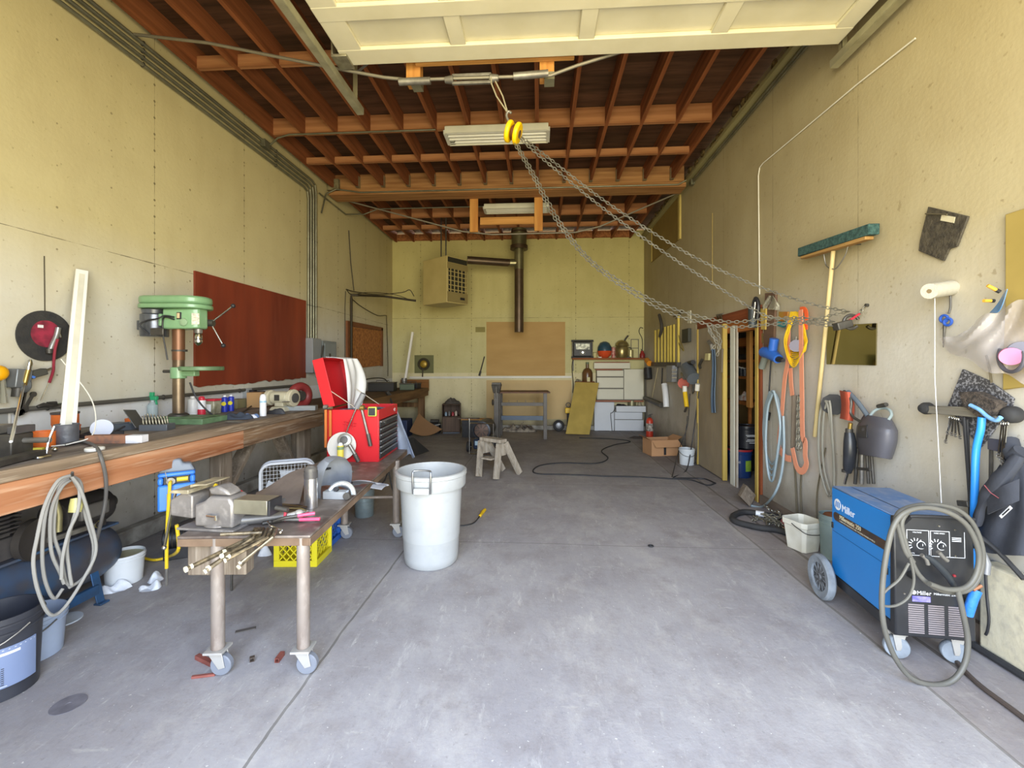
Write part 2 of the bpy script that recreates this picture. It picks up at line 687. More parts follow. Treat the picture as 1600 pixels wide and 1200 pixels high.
def floormat():
    m = bpy.data.materials.new('worn_concrete')
    m.use_nodes = True
    n, l = m.node_tree.nodes, m.node_tree.links
    b = n['Principled BSDF']
    b.inputs['Specular IOR Level'].default_value = 0.35
    tcn = n.new('ShaderNodeTexCoord')
    s = n.new('ShaderNodeSeparateXYZ')
    l.new(tcn.outputs['Object'], s.inputs[0])

    def math(op, a, bb=None, c=None):
        k = n.new('ShaderNodeMath')
        k.operation = op
        for i, q in enumerate((a, bb, c)):
            if q is None:
                continue
            if isinstance(q, (int, float)):
                k.inputs[i].default_value = q
            else:
                l.new(q, k.inputs[i])
        return k.outputs[0]

    def nz(scale, detail=6, rough=0.6, st=(1, 1, 1), rz=0.0):
        mp = n.new('ShaderNodeMapping')
        mp.inputs['Scale'].default_value = st
        mp.inputs['Rotation'].default_value = (0, 0, rz)
        l.new(tcn.outputs['Object'], mp.inputs[0])
        k = n.new('ShaderNodeTexNoise')
        k.inputs['Scale'].default_value = scale
        k.inputs['Detail'].default_value = detail
        k.inputs['Roughness'].default_value = rough
        l.new(mp.outputs[0], k.inputs['Vector'])
        return k.outputs['Fac']

    def rng(x, a, bb, d=1.0):
        k = n.new('ShaderNodeMapRange')
        l.new(x, k.inputs['Value'])
        k.inputs['From Min'].default_value = a
        k.inputs['From Max'].default_value = bb
        k.inputs['To Max'].default_value = d
        return k.outputs[0]

    def mix(f, a, bb):
        k = n.new('ShaderNodeMix')
        k.data_type = 'RGBA'
        l.new(f, k.inputs[0])
        for i, q in ((6, a), (7, bb)):
            if isinstance(q, tuple):
                k.inputs[i].default_value = q
            else:
                l.new(q, k.inputs[i])
        return k.outputs[2]
    c = mix(rng(nz(0.9), 0.35, 0.65), lin('#a4a0a0'), lin('#918d8f'))
    c = mix(rng(nz(2.7, 8, 0.75), 0.47, 0.68, 0.55), c, lin('#807876'))
    c = mix(rng(nz(8, 9, 0.8, (1.6, .8, 1), 0.9), 0.54, 0.70, 0.4), c, lin('#756e6a'))
    c = mix(rng(nz(1.7, 9, 0.8, (1.5, 0.9, 1), 0.6), 0.50, 0.70, 0.55), c, lin('#bdb8b2'))
    c = mix(rng(nz(5.5, 9, 0.8, (2.4, 0.6, 1), 0.9), 0.57, 0.70, 0.6), c, lin('#cdc9c3'))
    c = mix(rng(nz(7.0, 6, 0.7, (0.5, 2.0, 1), 0.3), 0.62, 0.74, 0.5), c, lin('#c9c4bb'))
    c = mix(rng(nz(2.1, 5, 0.6, (1, 1, 1), 2.0), 0.6, 0.78, 0.45), c, lin('#6e5f55'))
    c = mix(rng(nz(38, 4, 0.7), 0.60, 0.75, 0.5), c, lin('#6a6663'))
    c = mix(rng(nz(60, 2, 0.5), 0.70, 0.76, 0.8), c, lin('#d8d4cc'))
    # saw-cut joints
    wob = math('MULTIPLY_ADD', nz(1.5, 4), 0.05, -0.025)
    for x0, w_, k_ in ((-1.10, 0.007, 0.7), (1.80, 0.009, 0.6), (2.06, 0.013, 0.85)):
        d = math('ABSOLUTE', math('SUBTRACT', math('ADD', s.outputs['X'], wob), x0))
        c = mix(math('MULTIPLY', math('LESS_THAN', d, w_), k_), c, lin('#3c3732'))
        halo = rng(d, 0.05, 0.0, 0.25)
        c = mix(math('MULTIPLY', halo, nz(6, 5)), c, lin('#e0dcd2'))
    for y0 in (5.55, 3.7):
        d = math('ABSOLUTE', math('SUBTRACT', math('ADD', s.outputs['Y'], wob), y0))
        c = mix(math('MULTIPLY', math('LESS_THAN', d, 0.006), 0.35), c, lin('#4c4742'))
    # a strip of browner patched slab along the right wall
    c = mix(math('MULTIPLY', math('GREATER_THAN', math('ADD', s.outputs['X'], wob), 1.80), 0.3), c, lin('#6f5f58'))
    # bare browner slab at the back
    c = mix(rng(math('ADD', s.outputs['Y'], math('MULTIPLY', nz(0.8, 5), 3)), 6.5, 9.0, 0.45), c, lin('#66605a'))
    l.new(c, b.inputs['Base Color'])
    l.new(rng(nz(3.2, 6), 0.3, 0.7, 0.3), b.inputs['Roughness'])
    ra = n.new('ShaderNodeMath')
    ra.operation = 'ADD'
    l.new(rng(nz(3.2, 6), 0.3, 0.7, 0.25), ra.inputs[0])
    ra.inputs[1].default_value = 0.5
    l.new(ra.outputs[0], b.inputs['Roughness'])
    bp = n.new('ShaderNodeBump')
    bp.inputs['Strength'].default_value = 0.25
    bp.inputs['Distance'].default_value = 0.01
    l.new(nz(22, 8, 0.7), bp.inputs['Height'])
    l.new(bp.outputs[0], b.inputs['Normal'])
    return m


O0 = Vector((0, 0, 0))
HZ = 1.10     # back of the store room behind the right wall: depth
DY0, DY1, DH = 4.90, 6.93, 2.12      # opening in the right wall

# floor
struct(MB().bb(XL - 0.2, XR + 2.2, YF - 0.25, YB + 0.2, -0.12, 0.0), 'floor', floormat(), origin=O0, smooth=False)
WU, WL = '#c6ba8e', '#d0cab6'
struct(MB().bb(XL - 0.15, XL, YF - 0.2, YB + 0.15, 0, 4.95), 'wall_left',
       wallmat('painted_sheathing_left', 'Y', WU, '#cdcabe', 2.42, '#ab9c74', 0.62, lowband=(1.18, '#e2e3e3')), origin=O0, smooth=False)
# the back wall: cream painted sheets, paler at the bottom
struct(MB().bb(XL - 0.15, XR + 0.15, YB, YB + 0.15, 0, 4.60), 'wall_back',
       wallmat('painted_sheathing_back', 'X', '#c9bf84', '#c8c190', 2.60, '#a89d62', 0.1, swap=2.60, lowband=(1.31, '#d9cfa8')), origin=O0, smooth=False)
rw = MB()
rw.bb(XR, XR + 0.12, YF - 0.2, DY0, 0, 4.62)
rw.bb(XR, XR + 0.12, DY0, DY1, DH, 4.62)
rw.bb(XR, XR + 0.12, DY1, YB + 0.15, 0, 4.62)
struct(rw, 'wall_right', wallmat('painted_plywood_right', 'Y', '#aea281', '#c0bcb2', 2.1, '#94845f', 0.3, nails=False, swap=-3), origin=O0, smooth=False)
fw = MB()
fw.bb(XL - 0.15, DX0, YF - 0.2, YF, 0, 4.95)
fw.bb(DX1, XR + 0.15, YF - 0.2, YF, 0, 4.95)
fw.bb(DX0, DX1, YF - 0.2, YF, DZ, 4.95)
struct(fw, 'wall_front', mat('front_wall_paint', '#cdbd88', 0.8, scale=2, amt=0.3), origin=O0, smooth=False)

# concrete kerbs at the foot of the walls
kc = mat('kerb_concrete', '#b9b8b2', 0.85, col2='#6e675c', scale=5, amt=0.8, bump=0.5, dust='#8d877c')
struct(MB().bb(XL, XL + 0.10, YF, YB, 0, 0.13), 'trim_1', kc, origin=O0, bevel=0.01, smooth=False)
struct(MB().bb(XR - 0.035, XR, YF, 4.9, 0, 0.10), 'trim_2', mat('sill_wood_dirty', '#8b7b6c', 0.9, col2='#5f5347', scale=6, amt=0.8, stretch=(1, .2, 1)), origin=O0, smooth=False)
sk = MB().bb(XR - 0.09, XR, YF, 2.47, 0, 0.47)
struct(sk, 'trim_3', mat('stub_concrete', '#cfc5a8', 0.85, col2='#b3ab97', scale=5, amt=0.5, bump=0.5, dust='#a1998a'), origin=O0, bevel=0.012, smooth=False)
struct(MB().bb(XL, XR, YB - 0.12, YB, 0, 0.10), 'trim_4', kc, origin=O0, bevel=0.01, smooth=False)

# ---------------------------------------------------------------- ceiling: deck, joists, blocking, beams
jr = wood('joist_wood', '#a0603a', '#6d3e22', 'y', rough=0.8)
jo = wood('blocking_wood', '#b88258', '#8f5c3a', 'x', rough=0.8)
bw = wood('beam_wood', '#b98a5a', '#8a5e3a', 'x', rough=0.75)
JH = 0.225
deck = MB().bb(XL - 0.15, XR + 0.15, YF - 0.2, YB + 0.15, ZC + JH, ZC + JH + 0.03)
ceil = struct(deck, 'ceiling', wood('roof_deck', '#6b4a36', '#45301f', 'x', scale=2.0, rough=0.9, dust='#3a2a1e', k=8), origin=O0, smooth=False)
rows = [0.9, 2.55, 5.42, 7.17, 8.75, 10.16]
JW = 0.042
jx = []
x = XL + 0.10
while x < XR - 0.05:
    jx.append(x)
    x += 0.4213
SP = 0.4213
for x in jx:
    for (y0, y1) in ((YF, 7.10), (7.24, YB)):
        MB().bb(x - JW / 2, x + JW / 2, y0, y1, ZC, ZC + JH).build('joist', jr, ceil, smooth=False)


def blockrow(y, z0, z1, m, th=0.045, name='blocking', start=0):
    for i in range(len(jx) - 1):
        MB().bb(jx[i] + JW / 2, jx[i + 1] - JW / 2, y - th / 2, y + th / 2, z0, z1).build(name, m, ceil, smooth=False)


blockrow(4.17, ZC + 0.01, ZC + 0.13, jo)
blockrow(5.42, ZC, ZC + 0.21, jo)
blockrow(6.22, ZC + 0.0, ZC + 0.09, jo)
blockrow(8.62, ZC, ZC + 0.19, jo)
blockrow(9.35, ZC + 0.0, ZC + 0.09, jo)
for i in range(len(jx) - 1):
    MB().bb(jx[i] + JW / 2, jx[i + 1] - JW / 2, YB - 0.05, YB, ZC + 0.02, ZC + 0.17).build('rim_board', mat('rim_osb', '#b07040', 0.85, col2='#7c4a28', scale=30, amt=1), ceil, smooth=False)
# main beam with its bottom flange and joist hangers
bm = MB().bb(XL + 0.05, XR - 0.12, 7.11, 7.23, ZC - 0.07, ZC + JH)
bm.build('beam', bw, ceil, smooth=False)
MB().bb(XL + 0.05, XR - 0.12, 7.02, 7.32, ZC - 0.14, ZC - 0.072).build('beam_flange', bw, ceil, smooth=False)
hm = mat('galvanised', '#a9a78f', 0.45, 0.7, scale=20, amt=0.4)
for x in jx[1:]:
    h = MB()
    for s_ in (-1, 1):
        h.bb(x + s_ * (JW / 2 + 0.003) - 0.0025, x + s_ * (JW / 2 + 0.003) + 0.0025, 7.03, 7.108, ZC - 0.004, ZC + 0.17)
    h.bb(x - JW / 2 - 0.005, x + JW / 2 + 0.005, 7.03, 7.108, ZC - 0.006, ZC - 0.002)
    h.build('joist_hanger', hm, ceil, smooth=False)
# end plates of the beams and insulation along the eaves
MB().bb(XL + 0.0, XL + 0.20, 7.05, 7.32, ZC - 0.04, ZC + 0.14).build('beam_bearing', mat('weathered_board', '#8c8262', 0.9, col2='#5d5640', scale=14, amt=.8), ceil, smooth=False)
ins = MB()
random.seed(3)
y = 0.2
while y < 10.1:
    ins.sph((XR + 0.02, y, ZC + 0.15 + random.uniform(-0.03, 0.05)), 0.08, 8, 6, (0.7, random.uniform(.7, 1.5), random.uniform(.5, .9)))
    y += random.uniform(0.12, 0.4)
ins.build('eaves_insulation', mat('insulation', '#8f7a4c', 1.0, col2='#574425', scale=25, amt=1, bump=1), ceil)
tp = MB().bb(XR - 0.10, XR + 0.02, YF, 10.28, ZC - 0.03, ZC + 0.012)
tp.build('eaves_plate', mat('eaves_plate_paint', '#a39a6d', 0.8, col2='#6b6242', scale=5, amt=.7, stretch=(1, .15, 1)), ceil, smooth=False)

# ---------------------------------------------------------------- store room behind the right wall opening
sm = mat('store_wall', '#a88a56', 0.85, col2='#7d6238', scale=3, amt=.6)
s = MB()
s.bb(XR + 1.7, XR + 1.8, 4.2, 8.6, 0, 2.6)
s.bb(XR + 0.12, XR + 1.8, 8.5, 8.6, 0, 2.6)
s.bb(XR + 0.12, XR + 1.8, 4.1, 4.2, 0, 2.6)
struct(s, 'wall_store', sm, origin=O0, smooth=False)
struct(MB().bb(XR + 0.12, XR + 1.8, 4.1, 8.6, 2.5, 2.6), 'ceiling_store', sm, origin=O0, smooth=False)
# ================================================================ UPPER PART OF THE ROOM
def CP(u, v, d):
    """the photo point (u, v) at distance d along the viewing axis"""
    return Vector((0, 0, CAMZ)) + ray(u, v) * d


steel = mat('dull_steel', '#8f8c86', 0.45, 0.6, scale=14, amt=.6, col2='#5c5750')
dsteel = mat('dark_steel', '#55524d', 0.5, 0.5, scale=14, amt=.6, col2='#35322e')
chrome = mat('chrome', '#cfcfcc', 0.2, 1.0, scale=20, amt=.2)
zinc = mat('zinc_pipe', '#8b8a78', 0.4, 0.6, scale=6, amt=.5, col2='#5f5c4b', stretch=(1, 1, 1))
black = mat('black_plastic', '#1d1d1f', 0.5, scale=12, amt=.5, col2='#34343a')
rubber = mat('black_rubber', '#242426', 0.75, scale=12, amt=.5, col2='#3a3938')
white_p = mat('white_paint', '#dedbd0', 0.5, scale=4, amt=.3)
pine = wood('pine', '#d19a55', '#b0743a', 'z', rough=0.7)
pinex = wood('pine_across', '#cf9a58', '#ad7a40', 'x', rough=0.7)
rust = mat('rusty_iron', '#6d4a38', 0.8, 0.2, col2='#3d2d26', scale=12, amt=1, bump=.4)
yellow_p = mat('yellow_paint', '#e8bd12', 0.45, scale=8, amt=.4, col2='#b98f10')

# ---- conduits along the top of the left wall and down to the panel
def conduit(pts, r, label, m=zinc, name='electrical_conduit', cat='conduit', group=None, smooth=0, straps=()):
    T = Thing(name, label, cat, group)
    T.part('pipe', m).tube(pts, r, 10, smooth)
    for p in straps:
        p = Vector(p)
        T.part('strap', dsteel).ring(p, r + 0.003, 0.004, (0, 1, 0) if abs(p.z) > 2.6 and p.x < XL + 0.2 else (0, 0, 1), 14, 6)
    return T.done()


LAB = ['lowest of the four grey conduits along the top of the left wall',
       'second lowest of the four grey conduits high on the left wall',
       'third grey conduit from below high on the left wall, turning down beside the others',
       'topmost grey conduit high on the left wall, nearest the rafters']
for i in range(4):
    z0 = 4.13 + 0.062 * i
    xx = XL + 0.03
    y1 = 6.42 + 0.075 * i
    pts = [(xx, 0.2, z0), (xx, y1 - 0.12, z0), (xx, y1 - 0.03, z0 - 0.03), (xx, y1, z0 - 0.14), (xx, y1, 1.88)]
    sp_ = [(xx, y, z0) for y in (1.5, 3.65, 5.6)] + [(xx, y1, z) for z in (3.4, 2.4)]
    conduit(pts, 0.0165, LAB[i], straps=sp_)
j = MB()
j.bb(XL + 0.01, XL + 0.075, 5.30, 5.42, 4.235, 4.33)
solo(j, 'junction_box', zinc, 'small grey junction box where a pipe leaves the wall conduits for the near light', 'junction box', bevel=0.004)
p0 = PX(393, 213, x=XL + 0.05)
conduit([(XL + 0.06, 5.42, 4.30), (XL + 0.2, 5.36, 4.36), (XL + 0.35, 5.36, 4.40), (-1.28, 5.36, 4.40)], 0.011,
        'thin grey conduit running below the rafters to the near light')
conduit([(XL + 0.065, 6.75, 3.9), (XL + 0.065, 6.9, 4.26), (XL + 0.2, 6.98, 4.36), (XL + 0.6, 6.985, 4.30), (2.15, 6.985, 4.30), (2.26, 6.95, 4.35)], 0.012,
        'thin grey conduit fixed along the face of the main timber beam')
conduit([(XL + 0.03, 6.75, 4.21), (XL + 0.03, 7.7, 4.2), (XL + 0.25, 8.0, 4.30), (XL + 0.5, 8.02, 4.40), (-1.0, 8.02, 4.40)], 0.011,
        'thin grey conduit running from the left wall to the far light')
b = MB()
b.tube([(XR - 0.03, YF + .1, 4.36), (XR - 0.03, 7.0, 4.36)], 0.014, 8)
b.tube([(XR - 0.03, YF + .1, 4.325), (XR - 0.03, 7.0, 4.325)], 0.009, 8)
b.bb(XR - 0.06, XR - 0.0, 6.98, 7.06, 4.30, 4.38)
solo(b, 'electrical_conduit', zinc, 'pair of conduits along the top of the right wall ending in a small box', 'conduit')

# ---- junction box and breaker panels low on the conduits
T = Thing('switch_box', 'tall narrow grey switch box at the foot of the wall conduits', 'switch box')
T.part('box', mat('switch_grey', '#8d9093', .5, scale=5, amt=.3), bevel=0.006).bb(XL, XL + 0.13, 6.36, 6.62, 1.38, 1.90)
T.part('lever', dsteel).bar((XL + 0.14, 6.60, 1.62), (XL + 0.17, 6.60, 1.8), 0.02, 0.02)
T.done()
T = Thing('breaker_box', 'wider grey breaker panel next to the narrow switch box on left wall', 'breaker panel')
T.part('box', mat('switch_grey2', '#7d8485', .5, scale=5, amt=.3), bevel=0.006).bb(XL, XL + 0.12, 6.68, 7.15, 1.30, 1.88)
q = T.part('door', mat('switch_grey3', '#868d8e', .5, scale=5, amt=.3), bevel=0.004)
q.bb(XL + 0.121, XL + 0.135, 6.72, 7.11, 1.36, 1.84)
T.part('latch', dsteel, parent=q).bb(XL + 0.136, XL + 0.15, 6.85, 6.89, 1.6, 1.68)
T.done()

# ---- tie rods
def tie_rod(pts, r, label, tb=None):
    T = Thing('tie_rod', label, 'tie rod')
    T.part('rod', mat('rod_grey', '#8b8578', .55, .5, scale=8, amt=.5)).tube(pts, r, 10)
    if tb:
        c = Vector(tb)
        q = T.part('turnbuckle', steel, bevel=0.003)
        q.bb(c.x - 0.16, c.x + 0.16, c.y - 0.012, c.y + 0.012, c.z + 0.020, c.z + 0.042)
        q.bb(c.x - 0.16, c.x + 0.16, c.y - 0.012, c.y + 0.012, c.z - 0.042, c.z - 0.020)
        for s in (-1, 1):
            q.cyl(c + Vector((s * 0.15, 0, 0)), c + Vector((s * 0.22, 0, 0)), 0.034, 0.024, 14)
        q2 = T.part('coupling', steel)
        q2.cyl(c + Vector((-0.60, 0, 0.0)), c + Vector((-0.34, 0, 0.0)), 0.028, n=14)
        q3 = T.part('coupling', steel)
        q3.cyl(c + Vector((0.34, 0, 0.008)), c + Vector((0.62, 0, 0.02)), 0.028, n=14)
    return T.done()


YR = 3.55
tie_rod([(-3.45, YR, 4.32)] + [PX(u, v, y=YR) for u, v in ((325, 67), (525, 107), (600, 121), (640, 125), (860, 118), (900, 103), (980, 78), (1045, 55))] + [(2.36, YR, 4.37)], 0.013,
        'nearer grey steel tie rod with a turnbuckle below the raised door', tb=PX(737, 123.5, y=YR))
tie_rod([(-3.35, 7.40, 4.34), (-1.3, 7.40, 3.76), (-0.8, 7.40, 3.70), (0.6, 7.40, 3.71), (1.0, 7.40, 3.80), (2.28, 7.40, 4.33)], 0.013,
        'farther thin steel tie rod sagging below the main timber beam')

# ---- raised overhead door and its tracks
T = Thing('overhead_door', 'raised white sectional overhead door lying flat below the rafters', 'overhead door')
zd = 3.95
q = T.part('door_panel', mat('door_white', '#ded8bf', .55, scale=3, amt=.35, col2='#bfb795'), bevel=0.006)
ye = 3.50
q.bb(DX0 + 0.03, DX1 - .03, 0.45, ye, zd + 0.021, zd + 0.06)
q.bb(DX0 + 0.03, DX1 - .03, ye - 0.17, ye, zd - 0.012, zd + 0.02)
q.bb(DX0 + 0.03, DX1 - .03, 2.92, 3.05, zd - 0.012, zd + 0.02)
q.bb(DX0 + 0.031, DX0 + 0.22, 0.45, ye - 0.001, zd - 0.010, zd + 0.019)
q.bb(DX1 - 0.16, DX1 - .031, 0.45, ye - 0.001, zd - 0.010, zd + 0.019)
for xx in (-0.62, 0.35, 1.32):
    q.bb(xx - 0.06, xx + 0.06, 0.46, ye - 0.001, zd - 0.008, zd + 0.019)
for yy in (0.55, 1.25, 1.95, 2.35):
    q.bb(DX0 + 0.03, DX1 - .03, yy - 0.05, yy + 0.05, zd - 0.012, zd + 0.0195)
h = T.part('corner_plate', mat('galvanised_bright', '#b3ae98', .4, .7, scale=18, amt=.6, col2='#7f7a66'), bevel=0.003)
h.bb(DX0 - 0.03, DX0 + 0.09, ye - 0.14, ye + 0.02, zd - 0.03, zd - 0.01)
h.bb(DX0 - 0.035, DX0 - 0.02, ye - 0.14, ye + 0.02, zd - 0.03, zd + 0.10)
T.done()
T = Thing('timber_stop', 'pine board with two short drop blocks behind the edge of the raised door', 'timber brace')
T.part('board', pinex, bevel=0.004).bb(-1.02, 0.28, ye + 0.06, ye + 0.10, zd + 0.02, zd + 0.13)
for k, xx in enumerate((-1.05, 0.06)):
    T.part('block', pine, bevel=0.004).bb(xx - 0.06, xx + 0.06, ye + 0.105, ye + 0.20, zd - 0.10, ZC)
    T.part('steel_shoe', hm).bb(xx - 0.02, xx + 0.062, ye + 0.10, ye + 0.205, zd - 0.12, zd - 0.06)
T.done()


def track(x, yend, z, label, side):
    T = Thing('door_track', label, 'door track')
    q = T.part('rail', mat('track_paint', '#b7b398', .45, .5, scale=8, amt=.5, col2='#807c63'))
    q.bb(x - 0.03, x + 0.03, YF + 0.1, yend, z - 0.005, z)
    q.bb(x - 0.032, x - 0.028, YF + 0.1, yend, z, z + 0.055)
    q.bb(x + 0.028, x + 0.032, YF + 0.1, yend, z, z + 0.055)
    h = T.part('hanger', mat('hanger_angle', '#a09a7d', .5, .5, scale=8, amt=.5))
    h.bb(x - 0.02, x + 0.02, yend - 0.12, yend - 0.115, z, ZC)
    h.bb(x - 0.02, x - 0.016, yend - 0.12, yend - 0.08, z, ZC)
    T.part('brace', steel).bar((x, yend - 0.1, z + 0.32), (x + side * 0.32, yend - 0.1, ZC - 0.01), 0.03, 0.005)
    T.done()


track(DX0 - 0.07, 4.02, 3.84, 'left steel track of the raised door, hung below the rafters', 1)
track(2.315, 3.62, 3.84, 'right steel track of the raised door, close to the right wall', -0.2)

# ---- fluorescent lights
tubem = mat('tube_white', '#efeee6', .3, scale=3, amt=.08)
def fluo(c, L, w, label, tilt=0.0, n=4):
    T = Thing('fluorescent_light', label, 'ceiling light', M=TM(c, tilt))
    T.part('housing', mat('housing_white', '#d9d6c3', .5, scale=5, amt=.4, col2='#b4ae93'), bevel=0.006).bb(-L / 2, L / 2, -w / 2, w / 2, 0, 0.045)
    q = T.part('reflector', mat('reflector_white', '#e4e2d2', .4, scale=5, amt=.3))
    q.bb(-L / 2, L / 2, -w / 2 - 0.01, -w / 2, -0.05, 0.03)
    q.bb(-L / 2, L / 2, w / 2, w / 2 + 0.01, -0.05, 0.03)
    for s in (-1, 1):
        T.part('lamp_holder', white_p).bb(s * L / 2 - 0.02, s * L / 2 + 0.02, -w / 2 + 0.01, w / 2 - 0.01, -0.05, -0.001)
    for i in range(n):
        yy = -w / 2 + w * (i + 0.5) / n
        t = T.part('tube', tubem)
        t.cyl((-L / 2 + 0.021, yy, -0.025), (L / 2 - 0.021, yy, -0.025), 0.018, n=14)
    return T.done()


fluo((-0.52, 5.42, ZC - 0.07), 1.25, 0.30, 'nearer four-tube fluorescent light under the rafters, unlit', 0.0)
b = MB()
b.bb(-1.18, -1.06, 5.50, 5.60, 4.31, 4.42)
solo(b, 'junction_box', zinc, 'small round-cornered box at the left end of the nearer light', 'junction box', bevel=0.02)
fluo((-0.42, 8.0, 4.35), 1.15, 0.28, 'farther fluorescent light seen between the two hanging pine posts, unlit')
T = Thing('timber_hanger', 'pine frame of two posts and a crossbar hanging from the main beam', 'timber frame')
for u in (738.5, 841.5):
    p = CP(u, 290, 7.25)
    T.part('post', pine, bevel=0.004).bb(p.x - 0.07, p.x + 0.07, 7.33, 7.37, 3.73, 4.46)
T.part('crossbar', pinex, bevel=0.004).bb(-1.0, 0.0, 7.372, 7.41, 3.86, 3.985)
T.done()

# ---- unit heater, its rods, flue
beige = mat('heater_beige', '#bfae74', .5, scale=3, amt=.35, col2='#a39159')
c = CP(697, 435, 8.7)
cx, cy = c.x, c.y
e1 = Vector((-0.80, 0.60, 0)).normalized()
e2 = Vector((0.60, 0.80, 0)).normalized()
zb, zt = 2.74, 3.67
T = Thing('unit_heater', 'beige unit heater with a louvred front hung near the back left corner', 'heater')
P0 = Vector((cx, cy, zb))
def H(a, b_, z):
    return P0 + e1 * a + e2 * b_ + Vector((0, 0, z))
T.part('cabinet', beige, bevel=0.008).prism([H(0, 0.02, 0), H(.75, 0.02, 0), H(.75, .58, 0), H(0, .58, 0)], (0, 0, zt - zb))
fr = T.part('grille_frame', mat('heater_trim', '#8e7f52', .5, scale=5, amt=.3))
fr.prism([H(-0.02, 0.03, 0.02), H(-0.001, 0.03, 0.02), H(-0.001, .57, 0.02), H(-0.02, .57, 0.02)], (0, 0, 0.2))
fr = T.part('grille_frame', mat('heater_trim', '', 1))
fr.prism([H(-0.02, 0.03, .68), H(-0.001, 0.03, .68), H(-0.001, .57, .68), H(-0.02, .57, .68)], (0, 0, 0.12))
dk = T.part('core', mat('heater_core', '#2c2a1d', .8, scale=9, amt=.5))
dk.prism([H(-0.01, 0.06, 0.22), H(-0.001, 0.06, 0.22), H(-0.001, .54, 0.22), H(-0.01, .54, 0.22)], (0, 0, 0.46))
dk.prism([H(-0.01, 0.04, 0.81), H(-0.001, 0.04, 0.81), H(-0.001, .56, 0.81), H(-0.01, .56, 0.81)], (0, 0, 0.10))
for k in range(5):
    T.part('louvre', beige).prism([H(-0.035, 0.05, 0.25 + k * 0.09), H(-0.012, 0.05, 0.27 + k * 0.09), H(-0.012, .55, 0.27 + k * 0.09), H(-0.035, .55, 0.25 + k * 0.09)], (0, 0, 0.006))
for k in range(5):
    b_ = 0.1 + k * 0.1
    T.part('fin', beige).prism([H(-0.03, b_, 0.22), H(-0.012, b_, 0.22), H(-0.012, b_ + .008, 0.22), H(-0.03, b_ + .008, 0.22)], (0, 0, 0.46))
T.part('badge', black).prism([H(-0.026, .36, 0.08), H(-0.02, .36, 0.08), H(-0.02, .48, 0.08), H(-0.026, .48, 0.08)], (0, 0, 0.05))
for a in ((.12, .1), (.5, .3)):
    p = H(a[0], a[1], 0)
    T.part('hanger_rod', dsteel).cyl((p.x, p.y, zt), (p.x, p.y, ZC + 0.2), 0.014, n=8)
T.done()
brownp = mat('brown_flue', '#5d4c3a', .4, .5, scale=6, amt=.5, col2='#3c3024')
galv = mat('flue_galv', '#8f8a68', .35, .7, scale=5, amt=.6, col2='#5f5b42')
T = Thing('flue_pipe', 'vertical stove pipe with a side branch running to the unit heater', 'flue pipe')
d0 = 9.5
a = CP(811, 411, d0)
vx, vy = a.x, a.y
T.part('lower_pipe', brownp).cyl((vx, vy, CP(811, 519, d0).z), (vx, vy, CP(811, 420, d0).z), 0.098, n=24)
T.part('tee', galv).cyl((vx, vy, CP(811, 421, d0).z), (vx, vy, CP(811, 388, d0).z), 0.105, n=24).cyl((vx - 0.01, vy, a.z), (vx - 0.24, vy - 0.02, a.z), 0.085, n=20)
T.part('flue', galv).cyl((vx, vy, CP(811, 386, d0).z), (vx, vy, ZC - 0.002), 0.165, n=28)
q = T.part('collar', brownp)
q.cyl((vx, vy, CP(811, 390, d0).z), (vx, vy, CP(811, 384, d0).z), 0.19, n=28)
q = T.part('collar', brownp)
q.cyl((vx, vy, CP(811, 365, d0).z), (vx, vy, CP(811, 362, d0).z), 0.175, n=28)
hb = H(.2, .582, 0)
T.part('branch', brownp).cyl((vx - 0.2, vy - 0.02, a.z), (hb.x + 0.12, hb.y + 0.09, a.z + 0.03), 0.082, n=24)
T.done()

# ---- cables to the heater along the left wall and back corner
cab = mat('dark_cable', '#3a3222', .6, scale=5, amt=.3)
L_ = XL + 0.02
b = MB().tube([PX(545, 360, x=L_), PX(548, 410, x=L_), PX(553, 454, x=L_)], 0.008, 6)
solo(b, 'cable', cab, 'dark cable running down the far left wall from the rafters', 'cable')
T = Thing('gas_pipe', 'dark iron pipe rising by the boarded window and reaching across to the heater', 'pipe')
ptop = PX(549, 461, x=L_ + 0.06)
pbot = PX(547, 600, x=L_ + 0.02)
hp = CP(650, 470, 9.0)
T.part('riser', mat('iron_pipe', '#3b3324', .6, .3, scale=6, amt=.4)).tube([(ptop.x, ptop.y, 1.0), (ptop.x, ptop.y, ptop.z - .06), ptop, ptop + Vector((.1, .02, 0)), CP(600, 463, 8.9), hp], 0.022, 10)
T.done()
b = MB()
b.tube([PX(541, 452, x=L_), PX(551, 456, x=L_) + Vector((0.05, 0, 0)), CP(590, 460, 8.8), CP(628, 457, 8.9), CP(640, 453, 8.95), CP(647, 463, 9.0)], 0.009, 6, 5)
b.tube([PX(541, 452, x=L_), PX(550, 460, x=L_), CP(575, 457, 8.7), CP(615, 460, 8.9), CP(645, 470, 8.95)], 0.007, 6, 5)
solo(b, 'cable', cab, 'pair of loose dark wires strung from the left wall to the heater', 'cable')
b = MB().tube([PX(551, 468, x=L_), PX(566, 480, x=L_), PX(590, 493, x=L_), PX(603, 493, x=L_), PX(604, 500, x=L_), PX(606, 560, x=L_), PX(606, 588, x=L_)], 0.008, 6, 4)
solo(b, 'cable', cab, 'dark wire sagging from the pipe top and dropping down the back left corner', 'cable')
b = MB()
b.tube([PX(540, 455, x=L_), PX(539, 480, x=L_), PX(539, 560, x=L_), PX(541, 568, x=L_)], 0.006, 6)
solo(b, 'cable', cab, 'thin wire running down the wall left of the iron pipe', 'cable')

